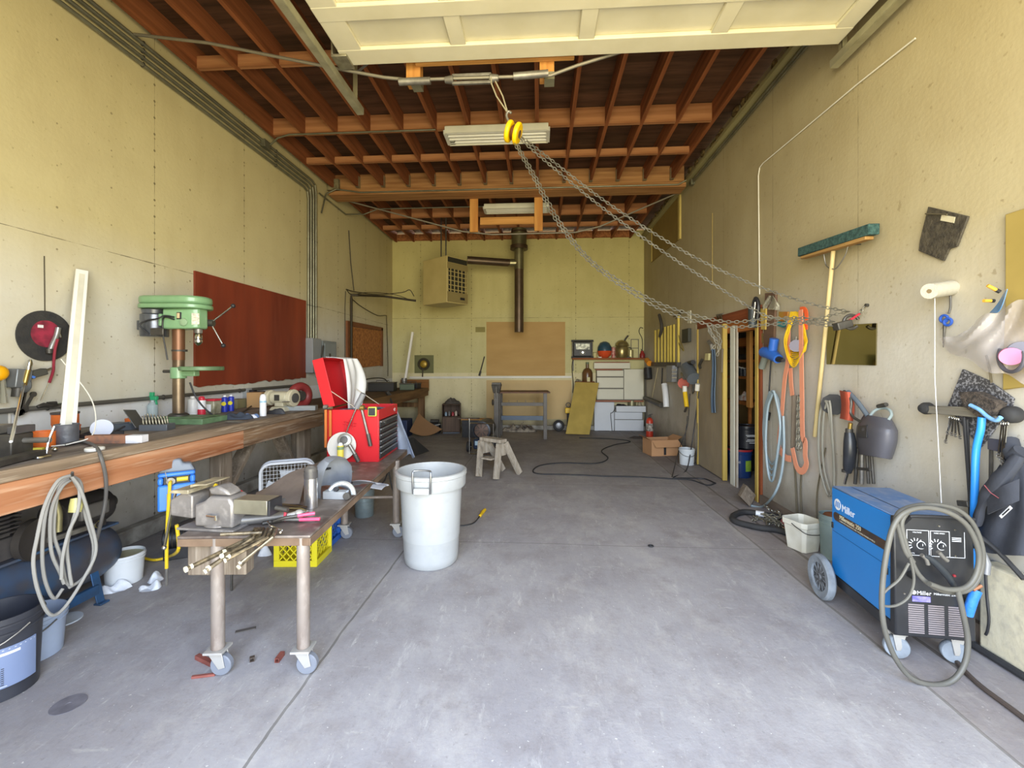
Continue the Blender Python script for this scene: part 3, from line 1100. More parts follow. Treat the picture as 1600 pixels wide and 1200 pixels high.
# ---- chain hoist and its chains
T = Thing('chain_hoist', 'yellow chain hoist hanging from the nearer tie rod', 'chain hoist')
HC = CP(802, 207, 3.54)
yl = mat('hoist_yellow', '#f2c60c', .35, scale=8, amt=.3, col2='#c99c08')
dirn = Vector((0.93, -0.1, -0.33)).normalized()
for s, nm in ((-1, 'side_cover'), (1, 'side_cover')):
    c0 = HC + dirn * (0.035 * s)
    T.part(nm, yl, bevel=0.004).lathe([(0.0, -0.018), (0.075, -0.018), (0.085, -0.010), (0.085, 0.010), (0.075, 0.018), (0.0, 0.018)], c0, dirn, 24)
T.part('chain_wheel', mat('wheel_rust', '#6b3c1c', .6, .4, scale=10, amt=.6)).lathe([(0.0, -0.0155), (0.05, -0.0155), (0.06, 0), (0.05, 0.0155), (0, 0.0155)], HC, dirn, 20)
T.part('label_plate', rust).lathe([(0, 0), (0.03, 0), (0.03, 0.003), (0, 0.003)], HC + dirn * 0.054, dirn, 16)
q = T.part('hook', steel)
hk = HC + Vector((-0.035, 0, 0.085))
q.tube([HC + Vector((-0.02, 0, 0.04)), hk, hk + Vector((-0.02, 0, 0.05)), hk + Vector((-0.005, 0, 0.085)), hk + Vector((0.02, 0, 0.07))], 0.010, 8, 4)
T.done()
sl0 = PX(768, 122, y=YR)
sl0.z -= .013
b = MB()
p1 = HC + Vector((-0.045, 0, 0.16))
for dx in (-0.018, 0.018):
    b.tube([sl0 + Vector((dx, 0, 0.012)), sl0.lerp(p1, 0.5) + Vector((dx * 1.4, 0, 0)), p1], 0.006, 6)
b.ring(sl0 + Vector((0, 0, -0.003)), 0.027, 0.006, (1, 0, 0), 16, 6)
solo(b, 'sling', mat('sling_grey', '#9b937b', .7, scale=20, amt=.5), 'grey wire sling looped over the tie rod above the yellow hoist', 'sling')

YC = 3.40
chm = mat('chain_steel', '#a09d91', .35, .7, scale=20, amt=.5, col2='#57544a')
def chain_path(uvs, y=YC, dy=0.0, n=10):
    return smooth_path([PX(u, v, y=3.53 - .10 * (u - 803) / 525 + dy) for u, v in uvs], n)


b = MB().chain(chain_path([(803, 222), (832, 275), (868, 343), (912, 400), (960, 440), (1020, 477), (1080, 500), (1140, 511), (1200, 507), (1260, 505), (1305, 510)]), 0.030, 0.0034)
solo(b, 'hoist_chain', chm, 'lowest sagging hoist chain, swinging from the yellow hoist to the hook on right wall', 'chain', 'chains of the yellow hoist')
b = MB().chain(chain_path([(806, 222), (836, 275), (873, 343), (917, 400), (964, 436), (1024, 471), (1084, 492), (1140, 503), (1200, 498), (1260, 497), (1308, 503)], dy=0.03), 0.030, 0.0034)
solo(b, 'hoist_chain', chm, 'second lowest hoist chain, running just above the lowest one', 'chain', 'chains of the yellow hoist')
b = MB().chain(chain_path([(812, 216), (840, 241), (885, 279), (938, 322), (1000, 368), (1060, 409), (1120, 447), (1170, 479), (1200, 494), (1240, 500), (1305, 505)], dy=-0.02), 0.028, 0.0034)
solo(b, 'hoist_chain', chm, 'middle hoist chain, running straight down to the wall at a steady slope', 'chain', 'chains of the yellow hoist')
b = MB().chain(chain_path([(815, 214), (846, 238), (892, 274), (945, 314), (1010, 357), (1080, 399), (1150, 433), (1220, 460), (1280, 478), (1328, 487)], dy=0.02), 0.028, 0.0034)
solo(b, 'hoist_chain', chm, 'topmost hoist chain, reaching the right wall above the others', 'chain', 'chains of the yellow hoist')
b = MB().chain(chain_path([(1105, 508), (1112, 520), (1116, 530), (1123, 540), (1120, 560)]), 0.026, 0.0032)
b.chain(chain_path([(1112, 508), (1122, 522), (1126, 535), (1122, 552)], dy=0.02), 0.026, 0.0032)
b.chain(chain_path([(1108, 509), (1110, 522), (1120, 530), (1115, 545)], dy=0.04), 0.026, 0.0032)
solo(b, 'hoist_chain', chm, 'short knotted tail of chain dangling from the lowest hoist chain', 'chain', 'chains of the yellow hoist')
b = MB().chain(chain_path([(1255, 505), (1280, 497), (1310, 490), (1327, 487)], dy=0.05), 0.026, 0.0032)
solo(b, 'hoist_chain', chm, 'short slack chain length joining the upper and lower chains near the wall', 'chain', 'chains of the yellow hoist')
T = Thing('hoist_hook', 'black lower hook block of the hoist held to the wall by a short chain', 'hook block')
k0, k1 = PX(1305, 511, y=3.42), PX(1328, 505, y=3.42)
T.part('block', dsteel, bevel=0.006).bar(k0, k1, 0.07, 0.055)
kr = PX(1330, 503, y=3.43)
T.part('hook', dsteel).ring(kr, 0.05, 0.012, (0.1, 1, 0), 20, 8, 0.4, 5.6)
T.part('red_latch', mat('red_latch', '#b5283a', .4), bevel=.002).bar(PX(1327, 501, y=3.40), PX(1343, 490, y=3.40), 0.014, 0.014)
wa = PX(1352, 477, x=XR - 0.02)
T.part('wall_chain', chm).chain([PX(1340, 494, y=3.42), wa], 0.026, 0.0035)
T.part('wall_hook', dsteel).cyl(wa, wa + Vector((0.02, 0, 0)), 0.012, n=8)
T.done()

# ---- thin white wire and board patch on the right wall
R_ = XR - 0.013
b = MB().tube([PX(1430, 60, x=R_), PX(1340, 131, x=R_), PX(1240, 215, x=R_), PX(1192, 255, x=R_), PX(1187, 262, x=R_), PX(1185, 275, x=R_), PX(1187, 460, x=R_)], 0.006, 6)
solo(b, 'wire', white_p, 'thin white wire running down the upper right wall and turning straight down', 'wire')
b = MB().tube([PX(1113, 333, x=R_), PX(1113, 445, x=R_)], 0.006, 6)
solo(b, 'wire', mat('wire_brown', '#a3905a', .6), 'short thin vertical wire on the far right wall', 'wire')
b = MB()
b.prism([PX(1019, 352, x=XR - .001), PX(1062, 300, x=XR - .001), PX(1062, 374, x=XR - .001), PX(1019, 410, x=XR - .001)], (-0.02, 0, 0))
q = solo(b, 'wall_patch', mat('patch_brown', '#8a7238', .7, scale=4, amt=.4, col2='#705a2a'), 'brown plywood patch high on the far right wall below the rafters', 'board')
b = MB()
b.prism([PX(1062, 300, x=XR - .001), PX(1064.5, 298, x=XR - .001), PX(1064.5, 373, x=XR - .001), PX(1062, 375, x=XR - .001)], (-0.03, 0, 0))
bt_ = mat('batten_yellow', '#c2ad66', .7, scale=4, amt=.4)
solo(b, 'batten', bt_, 'thin pale upright batten at the near edge of the brown patch high on right wall', 'batten')
b = MB()
b.prism([PX(1019, 352, x=XR - .001), PX(1020.5, 350, x=XR - .001), PX(1020.5, 408, x=XR - .001), PX(1019, 410, x=XR - .001)], (-0.03, 0, 0))
solo(b, 'batten', bt_, 'short thin batten at the far lower edge of the brown patch', 'batten')
# ================================================================ LEFT WALL AND ITS BENCHES
BZ = 1.02            # top of the near bench
BXF = -2.43          # its front edge
XW = XL
# ---- red painted board, ragged at the bottom
b = MB()
random.seed(11)
top = [(XW + .001, 4.25, 2.453), (XW + .001, 6.37, 2.456)]
bot = []
for i in range(37):
    t = i / 36
    bot.append((XW + .001, 6.37 - 2.12 * t, 1.305 - 0.03 * t + random.uniform(-0.014, 0.014)))
b.prism(top + bot, (0.02, 0, 0))
solo(b, 'painted_board', mat('oxide_red', '#8a3b22', .6, col2='#6d2a1a', scale=1.6, amt=1, stretch=(1, 1.6, .3), dust='#7d3a26'),
     'large dark red painted board on the left wall behind the drill press', 'board')
# ---- compressed air pipe along the wall
T = Thing('air_pipe', 'long grey air pipe running low along the left wall above the bench', 'pipe')
T.part('pipe', mat('airpipe', '#6d6b64', .5, .4, scale=4, amt=.5)).cyl((XW + 0.03, 0.5, 1.196), (XW + 0.03, 6.3, 1.205), 0.017, n=12)
for y in (2.9, 3.86, 4.9):
    T.part('clip', dsteel).ring((XW + 0.03, y, 1.2), 0.02, 0.004, (0, 1, 0), 14, 6)
T.done()
b = MB().bb(XW + 0.0, XW + 0.05, 4.86, 4.93, 1.08, 1.28)
q = Thing('wall_outlet', 'grey metal outlet box on the wall with two black plugs in it', 'outlet')
q.part('box', mat('outlet_grey', '#a3a5a4', .5), bevel=.004).bb(XW, XW + 0.05, 4.99, 5.09, 1.02, 1.22)
for k in (0, 1):
    pb = q.part('plug', black, bevel=.004)
    pb.bb(XW + 0.052, XW + 0.10, 5.03, 5.11, 1.165 - k * .055, 1.20 - k * .055)
q.part('plug_cord', black).tube([(XW + .1, 5.09, 1.18), (XW + .14, 5.2, 1.17), (XW + .13, 5.26, 1.08), (XW + .12, 5.22, 1.04)], 0.006, 6, 4)
q.done()
T = Thing('wall_outlet', 'white wall outlet at the left edge of the picture', 'outlet')
T.part('plate', white_p, bevel=.003).bb(XW, XW + 0.012, 2.60, 2.70, 1.06, 1.22)
T.part('socket', mat('socket_grey', '#9a9a94', .5), bevel=.002).bb(XW + .012, XW + 0.016, 2.62, 2.68, 1.09, 1.19)
T.done()

# ---- near bench
benchtop = mat('bench_top_dirty', '#83776c', .7, col2='#544a42', scale=2.5, amt=1, stretch=(3, .5, 1), bump=.3, dust='#a59c92')
apron = wood('bench_apron', '#b98561', '#844f2f', 'y', scale=2.0, rough=.75, dust='#c6a587')
apron2 = wood('bench_apron_worn', '#94775a', '#4e3624', 'y', scale=2.2, rough=.85, dust='#b9ab94')
legm = wood('bench_leg_old', '#7f7365', '#5a4f43', 'z', scale=2.5, rough=.85, dust='#9a8f80')
T = Thing('workbench', 'long old timber workbench along the left wall carrying the green drill press', 'workbench')
T.part('worktop', benchtop, bevel=.004).bb(XW + 0.005, BXF - 0.01, 0.6, 4.78, BZ - 0.045, BZ)
T.part('edge_board', wood('edge_board', '#94816c', '#6a5a49', 'y', rough=.8, dust='#b7a892'), bevel=.004).bb(BXF - 0.009, BXF + 0.03, 0.6, 4.78, BZ - 0.052, BZ + 0.004)
T.part('apron', apron, bevel=.005).bb(BXF - 0.025, BXF + 0.022, 0.6, 3.45, BZ - 0.20, BZ - 0.054)
T.part('apron', apron2, bevel=.005).bb(BXF - 0.027, BXF + 0.018, 3.455, 4.78, BZ - 0.195, BZ - 0.054)
for y in (1.2, 3.38, 4.62):
    q = T.part('leg', legm, bevel=.004)
    q.bar((BXF - 0.12, y, BZ - 0.05), (BXF - 0.12, y, 0.0), 0.09, 0.14, (0, 1, 0))
    for dy in (-1, 1):
        q = T.part('brace', legm, bevel=.004)
        if y + dy * .45 < 4.9:
            q.bar((BXF - 0.20, y + dy * 0.05, 0.35), (BXF - 0.16, y + dy * 0.50, BZ - 0.10), 0.04, 0.12, (1, 0, 0))
        else:
            q.bar((BXF - 0.20, y - 0.02, BZ - .06), (BXF - 0.20, y + 0.1, 0.0), 0.04, 0.12, (1, 0, 0))
    q = T.part('cross_rail', legm, bevel=.004)
    q.bb(XW + 0.11, BXF - 0.17, y - 0.02, y + 0.02, BZ - 0.16, BZ - 0.05)
T.done()

# ---- far bench
T = Thing('workbench', 'darker far workbench reaching the back left corner', 'workbench')
dk2 = wood('far_bench_dark', '#735b40', '#4a3826', 'y', rough=.85, dust='#83705a')
T.part('worktop', dk2, bevel=.004).bb(XW + 0.005, -2.58, 5.25, 9.95, 0.93, 0.975)
T.part('apron', wood('far_apron', '#8a6a45', '#5c4329', 'y', rough=.85), bevel=.004).bb(-2.577, -2.54, 5.25, 9.95, 0.80, 0.978)
T.part('backboard', wood('far_backboard', '#9a6c3e', '#6d4828', 'x', rough=.85), bevel=.004).bb(XW + 0.3, -2.54, 9.97, 10.01, 0.90, 1.16)
for y in (5.6, 7.3, 9.75):
    T.part('leg', wood('far_leg', '#8d6e4b', '#5f4630', 'z', rough=.85), bevel=.004).bb(-2.72, -2.585, y - .06, y + .06, 0, 0.93)
T.part('cross_brace', wood('far_leg', '', '', 'z'), bevel=.004).bb(XW + .1, -2.73, 9.73, 9.77, 0.55, 0.65)
T.done()

# ---- drill press
G1 = mat('drill_green', '#7fa57c', .35, col2='#6b9069', scale=5, amt=.6, coat=.2)
G2 = mat('drill_green_worn', '#6f8f68', .5, col2='#4a5e44', scale=9, amt=.8)
col_m = mat('column_steel', '#7c6c56', .4, .6, col2='#4d3b2e', scale=5, amt=.8)
cup = mat('column_copper', '#7d583f', .45, .5, col2='#6d4a34', scale=5, amt=.7)
dz = BZ
cb = PX(279, 648, z=BZ + 0.06)
T = Thing('drill_press', 'green bench drill press with a bare column standing on the near workbench', 'drill press', M=TM((cb.x, cb.y, BZ), radians(2)))
s = 1.0
bq = T.part('base', G2, bevel=.012)
bq.bb(-0.13, 0.33, -0.17, 0.13, 0.0, 0.045)
bq.bb(-0.09, 0.29, -0.13, 0.09, 0.0455, 0.052)
T.part('column_foot', dsteel).lathe([(0.075, 0.052), (0.075, 0.062), (0.055, 0.075), (0, 0.075)], (0, 0, 0), (0, 0, 1), 24)
T.part('column', col_m).cyl((0, 0, 0.06), (0, 0, 0.52), 0.043, n=24)
T.part('upper_column', cup).cyl((0, 0, 0.52), (0, 0, 0.79), 0.045, n=24)
T.part('column_collar', dsteel).cyl((0, 0, 0.592), (0, 0, 0.606), 0.049, n=24).bb(0.04, 0.07, -0.012, 0.012, 0.590, 0.608)
t = T.part('table_bracket', G1, bevel=.006)
t.lathe([(0.058, 0.365), (0.058, 0.455), (0.05, 0.46), (0, 0.46)], (0, 0, 0), (0, 0, 1), 24)
t.bb(0.03, 0.16, -0.03, 0.03, 0.385, 0.43)
tt = T.part('table', G2, bevel=.005)
tt.lathe([(0, 0.432), (0.155, 0.432), (0.16, 0.437), (0.16, 0.462), (0.155, 0.466), (0, 0.466)], (0.20, 0, 0), (0, 0, 1), 36)
T.part('table_lock', dsteel).cyl((-0.12, -0.01, 0.425), (-0.05, -0.01, 0.425), 0.013, n=12)
hd = T.part('head', G1, bevel=.012)
hd.prism([(-0.07, -0.085, 0.775), (0.17, -0.085, 0.775), (0.215, -0.05, 0.785), (0.215, 0.05, 0.785), (0.17, 0.085, 0.775), (-0.07, 0.085, 0.775)], (0, 0, 0.168))
cv = T.part('belt_cover', G1, bevel=.008)
def stad(x0, x1, r, z):
    pts = []
    for i in range(15):
        a = -pi / 2 + pi * i / 14
        pts.append((x1 - r + cos(a) * r, sin(a) * r, z))
    for i in range(9):
        a = pi / 2 + pi * i / 8
        pts.append((x0 + r * .7 + cos(a) * r * .7, sin(a) * r, z))
    return pts
cv.prism(stad(-0.29, 0.265, 0.15, 0.944), (0, 0, 0.036))
lid = T.part('cover_lid', G1, bevel=.018)
lid.prism(stad(-0.285, 0.26, 0.146, 0.982), (0, 0, 0.064))
mt = mat('motor_grey', '#6c7078', .3, .6, col2='#3c3d42', scale=6, amt=.6)
mo = T.part('motor', mt, bevel=.006)
mo.cyl((-0.19, -0.02, 0.715), (-0.19, -0.02, 0.90), 0.098, n=28)
mo.cyl((-0.19, -0.02, 0.90), (-0.19, -0.02, 0.942), 0.08, 0.09, n=28)
mo.bb(-0.31, -0.27, -0.06, 0.02, 0.77, 0.85)
T.part('motor_mount', G1, bevel=.005).bb(-0.10, -0.075, -0.09, 0.06, 0.80, 0.90)
T.part('capacitor', dsteel, bevel=.01).bb(-0.13, -0.02, -0.135, -0.12, 0.72, 0.78)
sw = T.part('switch', black, bevel=.003)
sw.bb(0.055, 0.095, -0.092, -0.086, 0.855, 0.912)
T.part('switch_toggle', mat('toggle_cream', '#cbb48f', .5), parent=sw, bevel=.002).bb(0.064, 0.086, -0.100, -0.093, 0.862, 0.905)
T.part('depth_dial', mat('dial_green', '#8da886', .4), bevel=.002).lathe([(0.0, 0), (0.032, 0), (0.030, 0.012), (0.012, 0.016), (0, 0.016)], (0.115, -0.086, 0.83), (0, -1, 0), 22)
T.part('label_plate', mat('plate_cream', '#d9d3bf', .5, col2='#8a8574', scale=60, amt=.9), bevel=0).prism([(0.177, -0.0835, 0.81), (0.2165, -0.0505, 0.815), (0.2165, -0.0505, 0.905), (0.177, -0.0835, 0.905)], (0.002, -0.003, 0))
qd = T.part('quill', steel)
qd.cyl((0.17, 0, 0.745), (0.17, 0, 0.78), 0.030, n=20)
ck = T.part('chuck', chrome)
ck.lathe([(0.018, 0.748), (0.027, 0.735), (0.032, 0.70), (0.026, 0.692), (0.031, 0.688), (0.031, 0.668), (0.012, 0.645), (0.0, 0.640)], (0.17, 0, 0), (0, 0, 1), 22)
hub = Vector((0.21, 0.09, 0.84))
for ang, L2 in ((radians(38), 0.23), (radians(-62), 0.21)):
    d = Vector((cos(ang), 0.05, sin(ang)))
    hn = T.part('feed_handle', chrome)
    hn.cyl(hub, hub + d * L2, 0.0065, n=10)
    T.part('handle_knob', black, parent=hn).sph(hub + d * (L2 + 0.01), 0.019, 14, 10)
T.part('feed_hub', dsteel).cyl((0.17, 0.085, 0.84), (0.235, 0.095, 0.84), 0.03, n=16)
T.part('power_cord', black).tube([(0.045, -0.10, 0.85), (-0.01, -0.115, 0.87), (-0.05, -0.10, 0.85), (-0.06, -0.09, 0.74), (-0.055, -0.07, 0.62), (-0.045, -0.06, 0.52)], 0.006, 8, 6)
T.part('motor_cord', black).tube([(0.045, -0.10, 0.87), (-0.02, -0.12, 0.88), (-0.07, -0.13, 0.855), (-0.16, -0.13, 0.84), (-0.21, -0.14, 0.80), (-0.15, -0.12, 0.73)], 0.006, 8, 6)
T.done()
a0 = Vector((cb.x + .05, cb.y + 0.06, BZ + .33))
b = MB().tube([a0 + Vector((0, .0, 0)), a0 + Vector((.04, .02, -.13)), a0 + Vector((.12, .05, -.25)), a0 + Vector((0.2, .1, -.315)), a0 + Vector((.1, .5, -.315)), (XW + 0.14, 5.0, BZ + .02)], 0.007, 8, 6)
solo(b, 'power_cable', black, 'black power cord dropping beside the drill press column to the outlet', 'cord')

# ---- things standing on the near bench: helper that puts an item at a photo point of the bench surface
def onb(u, v, z=None):
    return PX(u, v, z=BZ if z is None else z)


orange = mat('orange_tin', '#e0722c', .55, col2='#c65f22', scale=6, amt=.5)
def tin(c, r, h, label, band=False, tilt=0):
    T = Thing('tin', label, 'tin', 'orange tins on the near bench', M=TM(c))
    T.part('can', orange).lathe([(0.0, 0.001), (r * .96, 0.001), (r, 0.008), (r, h * .92), (r * 1.04, h * .93), (r * 1.04, h), (r * .97, h), (r * .95, 0.012), (0, 0.012)], n=32)
    if band:
        T.part('dark_rim', mat('dark_band', '#4c4340', .5)).lathe([(r * 1.045, h * .86), (r * 1.06, h * .88), (r * 1.06, h * 1.01), (r * .99, h * 1.01)], n=32)
    T.done()


k1 = onb(65, 698)
tin(k1, 0.062, 0.09, 'front orange tin on the near bench, open topped')
k2 = onb(86, 690)
k2b = k2 + Vector((-0.06, 0.12, 0))
tin(k2b, 0.066, 0.085, 'orange tin half hidden behind the grey can, another stacked on it', False)
tin(k2b + Vector((-0.01, 0.0, 0.086)), 0.066, 0.085, 'upper orange tin with a dark rim stacked behind the white tube', True)
gc = onb(104, 694)
T = Thing('bucket', 'dented grey metal can holding the tall white light fixture', 'can', M=TM(gc))
T.part('can', mat('grey_can', '#7d8087', .45, .5, col2='#5a5b60', scale=8, amt=.8, bump=.4)).lathe([(0, 0.001), (0.053, 0.001), (0.055, 0.01), (0.056, 0.115), (0.058, 0.12), (0.055, 0.123), (0.052, 0.123), (0.050, 0.012), (0, 0.012)], n=32)
T.done()
T = Thing('light_fixture', 'tall white fluorescent fixture leaning on the wall, standing in a grey can', 'light fixture')
p0 = gc + Vector((-0.0, 0.0, 0.02))
p1 = Vector((XW + 0.045, PX(128, 424, x=XW + .045).y, PX(128, 424, x=XW + .045).z))
T.part('channel', mat('fixture_white', '#eeece4', .35, scale=3, amt=.12), bevel=.004).bar(p0, p1, 0.072, 0.04, (1, -0.75, 0.2))
a_, b_, d_ = basis(p1 - p0, Vector((1, -0.75, 0.2)))
T.part('tube_slot', mat('slot_cream', '#d8d5c5', .4)).bar(p0 + b_ * 0.022 + d_ * 0.05, p1 + b_ * 0.022 - d_ * 0.05, 0.03, 0.006, (1, -0.75, 0.2))
T.part('cord', white_p).tube([p0.lerp(p1, 0.42) - a_ * 0.06, p0.lerp(p1, 0.2) + Vector((.08, .06, 0)), gc + Vector((0.12, 0.05, 0.06)), gc + Vector((0.09, -0.05, 0.015)), gc + Vector((0.02, -0.10, 0.006))], 0.0035, 6, 6)
T.done()
c = onb(124, 690)
b = MB().lathe([(0, -0.004), (0.058, -0.004), (0.058, 0.004), (0, 0.004)], c + Vector((-0.02, 0.16, 0.06)), (0.75, -0.65, 0.1), 32)
solo(b, 'round_cover', mat('lid_pale', '#b7bccb', .4), 'pale round lid standing on edge behind the grey can', 'lid')
c = onb(148, 704)
b = MB().lathe([(0, 0), (0.042, 0), (0.044, 0.004), (0.044, 0.014), (0.040, 0.018), (0, 0.016)], c, n=28)
solo(b, 'plastic_cover', white_p, 'small flat white lid near the front edge of the bench', 'lid')
# drill bit index: open steel case with rows of bits
T = Thing('drill_bit_case', 'open grey steel case of twist drill bits beside the drill press', 'drill bit case')
c = onb(243, 672)
M1 = TM(c, radians(14))
T.M = M1
gy = mat('case_grey', '#6f747a', .45, .5, scale=8, amt=.5)
T.part('tray', gy, bevel=.002).bb(-0.08, 0.10, -0.05, 0.06, 0, 0.045)
T.part('lid', mat('case_lid', '#61605e', .45, .5, scale=8, amt=.6), bevel=.002).bar((-0.09, 0.0, 0.02), (-0.18, 0.02, 0.15), 0.12, 0.006, (1, 0, 0.6))
bits = mat('bit_steel', '#8d8672', .4, .7, scale=60, amt=1, col2='#2f2a22')
for r_ in range(3):
    for k in range(7):
        x_ = -0.06 + k * 0.021
        hgt = 0.05 + 0.006 * (7 - k) + r_ * 0.008
        T.part('drill_bit', bits).cyl((x_, -0.03 + r_ * 0.03, 0.046), (x_ - 0.008, -0.03 + r_ * 0.03, 0.045 + hgt * .7), 0.0065, 0.005, n=8)
T.done()
c = onb(190, 672)
b = MB(TM(c, radians(72)))
b.bb(-0.10, 0.25, -0.06, 0.06, 0, 0.05)
b.bb(-0.10, 0.02, -0.056, 0.056, 0.05, 0.058)
solo(b, 'metal_box', mat('box_greyblue', '#666c73', .5, .4, scale=6, amt=.7), 'low flat grey metal box on the bench left of the drill bits', 'box', bevel=.003)
T = Thing('sharpening_stone', 'long brown stone block lying at the bench front with white end box', 'stone')
c = onb(185, 692)
T.M = TM(c, radians(8))
T.part('block', mat('brown_block', '#97694f', .8, col2='#6f4f3f', scale=9, amt=.7, dust='#55504c'), bevel=.003).bb(-0.17, 0.06, -0.03, 0.03, 0, 0.05)
T.part('white_end', mat('white_box_end', '#d3d3d8', .6), bevel=.003).bb(0.061, 0.155, -0.03, 0.03, 0, 0.048)
T.done()
T = Thing('spray_bottle', 'small clear bottle with a green trigger behind the drill bit case', 'bottle')
c = onb(215, 660)
c = Vector((c.x - 0.1, c.y + .25, BZ))
T.M = TM(c)
T.part('bottle', mat('clear_plastic', '#c3d3d3', .25, alpha=.55)).lathe([(0, 0.001), (0.04, 0.001), (0.04, 0.12), (0.016, 0.15), (0.016, 0.165), (0, 0.165)], n=20)
q = T.part('trigger', mat('trigger_green', '#2f9e6b', .45), bevel=.003)
q.bb(-0.03, 0.045, -0.014, 0.014, 0.166, 0.20)
q.bar((0.03, 0, 0.17), (0.04, 0, 0.125), 0.018, 0.01)
q.bb(-0.02, 0.012, -0.012, 0.012, 0.20, 0.235)
T.done()
b = MB(TM(onb(208, 664) + Vector((-.12, .12, 0)))).lathe([(0, 0.001), (0.05, 0.001), (0.052, 0.035), (0.048, 0.04), (0, 0.04)], n=28)
solo(b, 'tape_roll', orange, 'low orange roll behind the grey metal box', 'roll')

# bench vise at the left edge
T = Thing('bench_vise', 'black machine vise lying at the left end of the near bench', 'vise')
c = onb(22, 712)
T.M = TM(c, radians(10))
T.part('body', dsteel, bevel=.006).bb(-0.09, 0.05, -0.07, 0.05, 0, 0.12)
T.part('jaw', mat('jaw_steel', '#6a6a6c', .4, .6, scale=9, amt=.5), bevel=.004).bb(0.02, 0.06, -0.06, 0.05, 0.121, 0.16)
T.part('jaw', steel, bevel=.004).bb(-0.10, -0.03, -0.05, 0.05, 0.121, 0.165)
T.part('screw', steel).cyl((0.05, 0, 0.08), (0.17, 0, 0.08), 0.015, n=12)
T.part('handle', chrome).tube([(0.17, -0.02, -0.0 + .012), (0.165, 0, 0.08), (0.175, 0.02, 0.15)], 0.006, 8)
T.part('slide', steel, bevel=.003).bb(-0.40, -0.095, -0.03, 0.03, 0.05, 0.09)
T.done()
b = MB().bar(onb(-15, 733) + Vector((0, 0, .02)), onb(62, 713) + Vector((0, 0, .02)), 0.06, 0.03)
solo(b, 'steel_bar', dsteel, 'flat dark steel bar lying along the bench front at far left', 'bar', bevel=.003)
c = onb(59, 708)
solo(MB(TM(c, .4)).bb(-.025, .025, -.012, .012, 0, .03), 'small_block', mat('yellow_tag', '#cdbf45', .6), 'small yellow block in front of the orange tin', 'block', bevel=.002)
c = onb(86, 706)
solo(MB(TM(c)).sph((0, 0, .014), .014, 12, 8), 'ball_knob', chrome, 'small shiny ball on the bench in front of the grey can', 'knob')
c = onb(45, 718)
solo(MB().tube([c + Vector((-.04, 0, .008)), c + Vector((0.0, .02, .008)), c + Vector((.05, .0, .008)), c + Vector((.06, .05, .008))], .007, 8, 4), 'eye_bolt', chrome, 'shiny bolt and ring lying near the yellow block', 'bolt')
# dark cable over the bench edge down to the compressor
pc = [onb(100, 695, BZ + .01), onb(128, 690, BZ + .012), onb(148, 697, BZ + .02), PX(157, 712, x=BXF + .05), PX(165, 745, x=BXF + .05), PX(165, 780, x=BXF + .02), PX(158, 815, x=BXF), PX(149, 850, x=BXF - .05), PX(140, 880, x=BXF - .15)]
b = MB().tube(pc, 0.009, 8, 6)
solo(b, 'cable', mat('cable_grey_dark', '#5a5856', .5), 'dark grey cable draped over the bench edge toward the compressor', 'cable')
# small clutter: black plastic heap
random.seed(5)
c = onb(128, 684)
for i, (dx, dy, lab) in enumerate(((0.0, 0.0, 'small black fitting behind the flat white lid'), (0.10, 0.12, 'black clamp lying behind the brown stone block'))):
    cc = c + Vector((dx, dy, 0))
    b = MB(TM(cc, i * 1.1))
    b.bb(-.05, .05, -.02, .02, 0, .025).cyl((-.03, 0, .026), (-.03, 0, .05), .015, n=12).bar((0, 0, .02), (.07, .03, .05), .012, .012)
    solo(b, 'clamp' if i else 'pipe_fitting', black, lab, 'clamp' if i else 'fitting', bevel=.003)

# ---- spray cans and boxes near the drill press
def can(c, r, h, body, cap, label, band=None, cat='spray can', name='spray_can', capw=.8, dot=None, n=24):
    T = Thing(name, label, cat, M=TM(c))
    T.part('can', body).lathe([(0, 0.001), (r, 0.001), (r, h * .84), (r * .55, h * .9), (0, h * .9)], n=n)
    T.part('cap', cap).lathe([(r * capw, h * .85), (r * capw, h * .93), (r * .45, h), (0, h)], n=n)
    if band:
        T.part('label_band', band).lathe([(r + .0008, h * .3), (r + .0008, h * .7)], n=n) if not isinstance(band, tuple) else T.part('label_band', band[0]).cyl((0, 0, h * band[1]), (0, 0, h * band[2]), r + .0012, n=n, caps=False)
    if dot:
        T.part('round_label', dot).lathe([(0, r + .002), (r * .75, r + .002), (r * .75, r * .5)], (0, 0, h * .5), (0.35, -1, 0), 16)
    T.done()


cw = mat('can_white', '#e1e3e6', .35, scale=9, amt=.15)
cred = mat('can_red', '#cc2f44', .35, scale=9, amt=.2)
cblue = mat('can_blue', '#2b3cb0', .35, scale=9, amt=.2)
cyel = mat('can_yellow', '#e3d43a', .4, scale=9, amt=.2)
def onb2(u, v):
    return PX(u, v, z=BZ)
xw = XW + .18
def atx(u, x):
    p = PX(u, 640, x=x)
    return Vector((x, p.y, BZ))
can(atx(301, -3.20), .038, .19, cw, cw, 'white bottle behind the drill press base', cat='bottle', name='bottle', capw=.5)
can(atx(315, -3.16), .033, .185, cred, cred, 'red spray can behind the drill press base', band=(cw, .35, .8))
T = Thing('jar', 'square clear jar with a red lid behind the drill press base', 'jar', M=TM(atx(331, -3.18)))
T.part('jar', mat('jar_clear', '#b5b198', .2, alpha=.7, col2='#6d6a50', scale=14, amt=.8), bevel=.008).bb(-.06, .06, -.05, .05, 0, .13)
T.part('lid', cred, bevel=.003).bb(-.062, .062, -.052, .052, .131, .15)
T.part('label', cw).bb(-.03, .03, -.053, -.0505, .03, .1)
T.done()
can(atx(351, -3.2), .028, .17, cblue, cw, 'left of the two blue spray cans with yellow round labels', dot=cyel, capw=.55)
can(atx(361, -3.2), .028, .17, cblue, cw, 'right of the two blue spray cans with yellow round labels', dot=cyel, capw=.55)
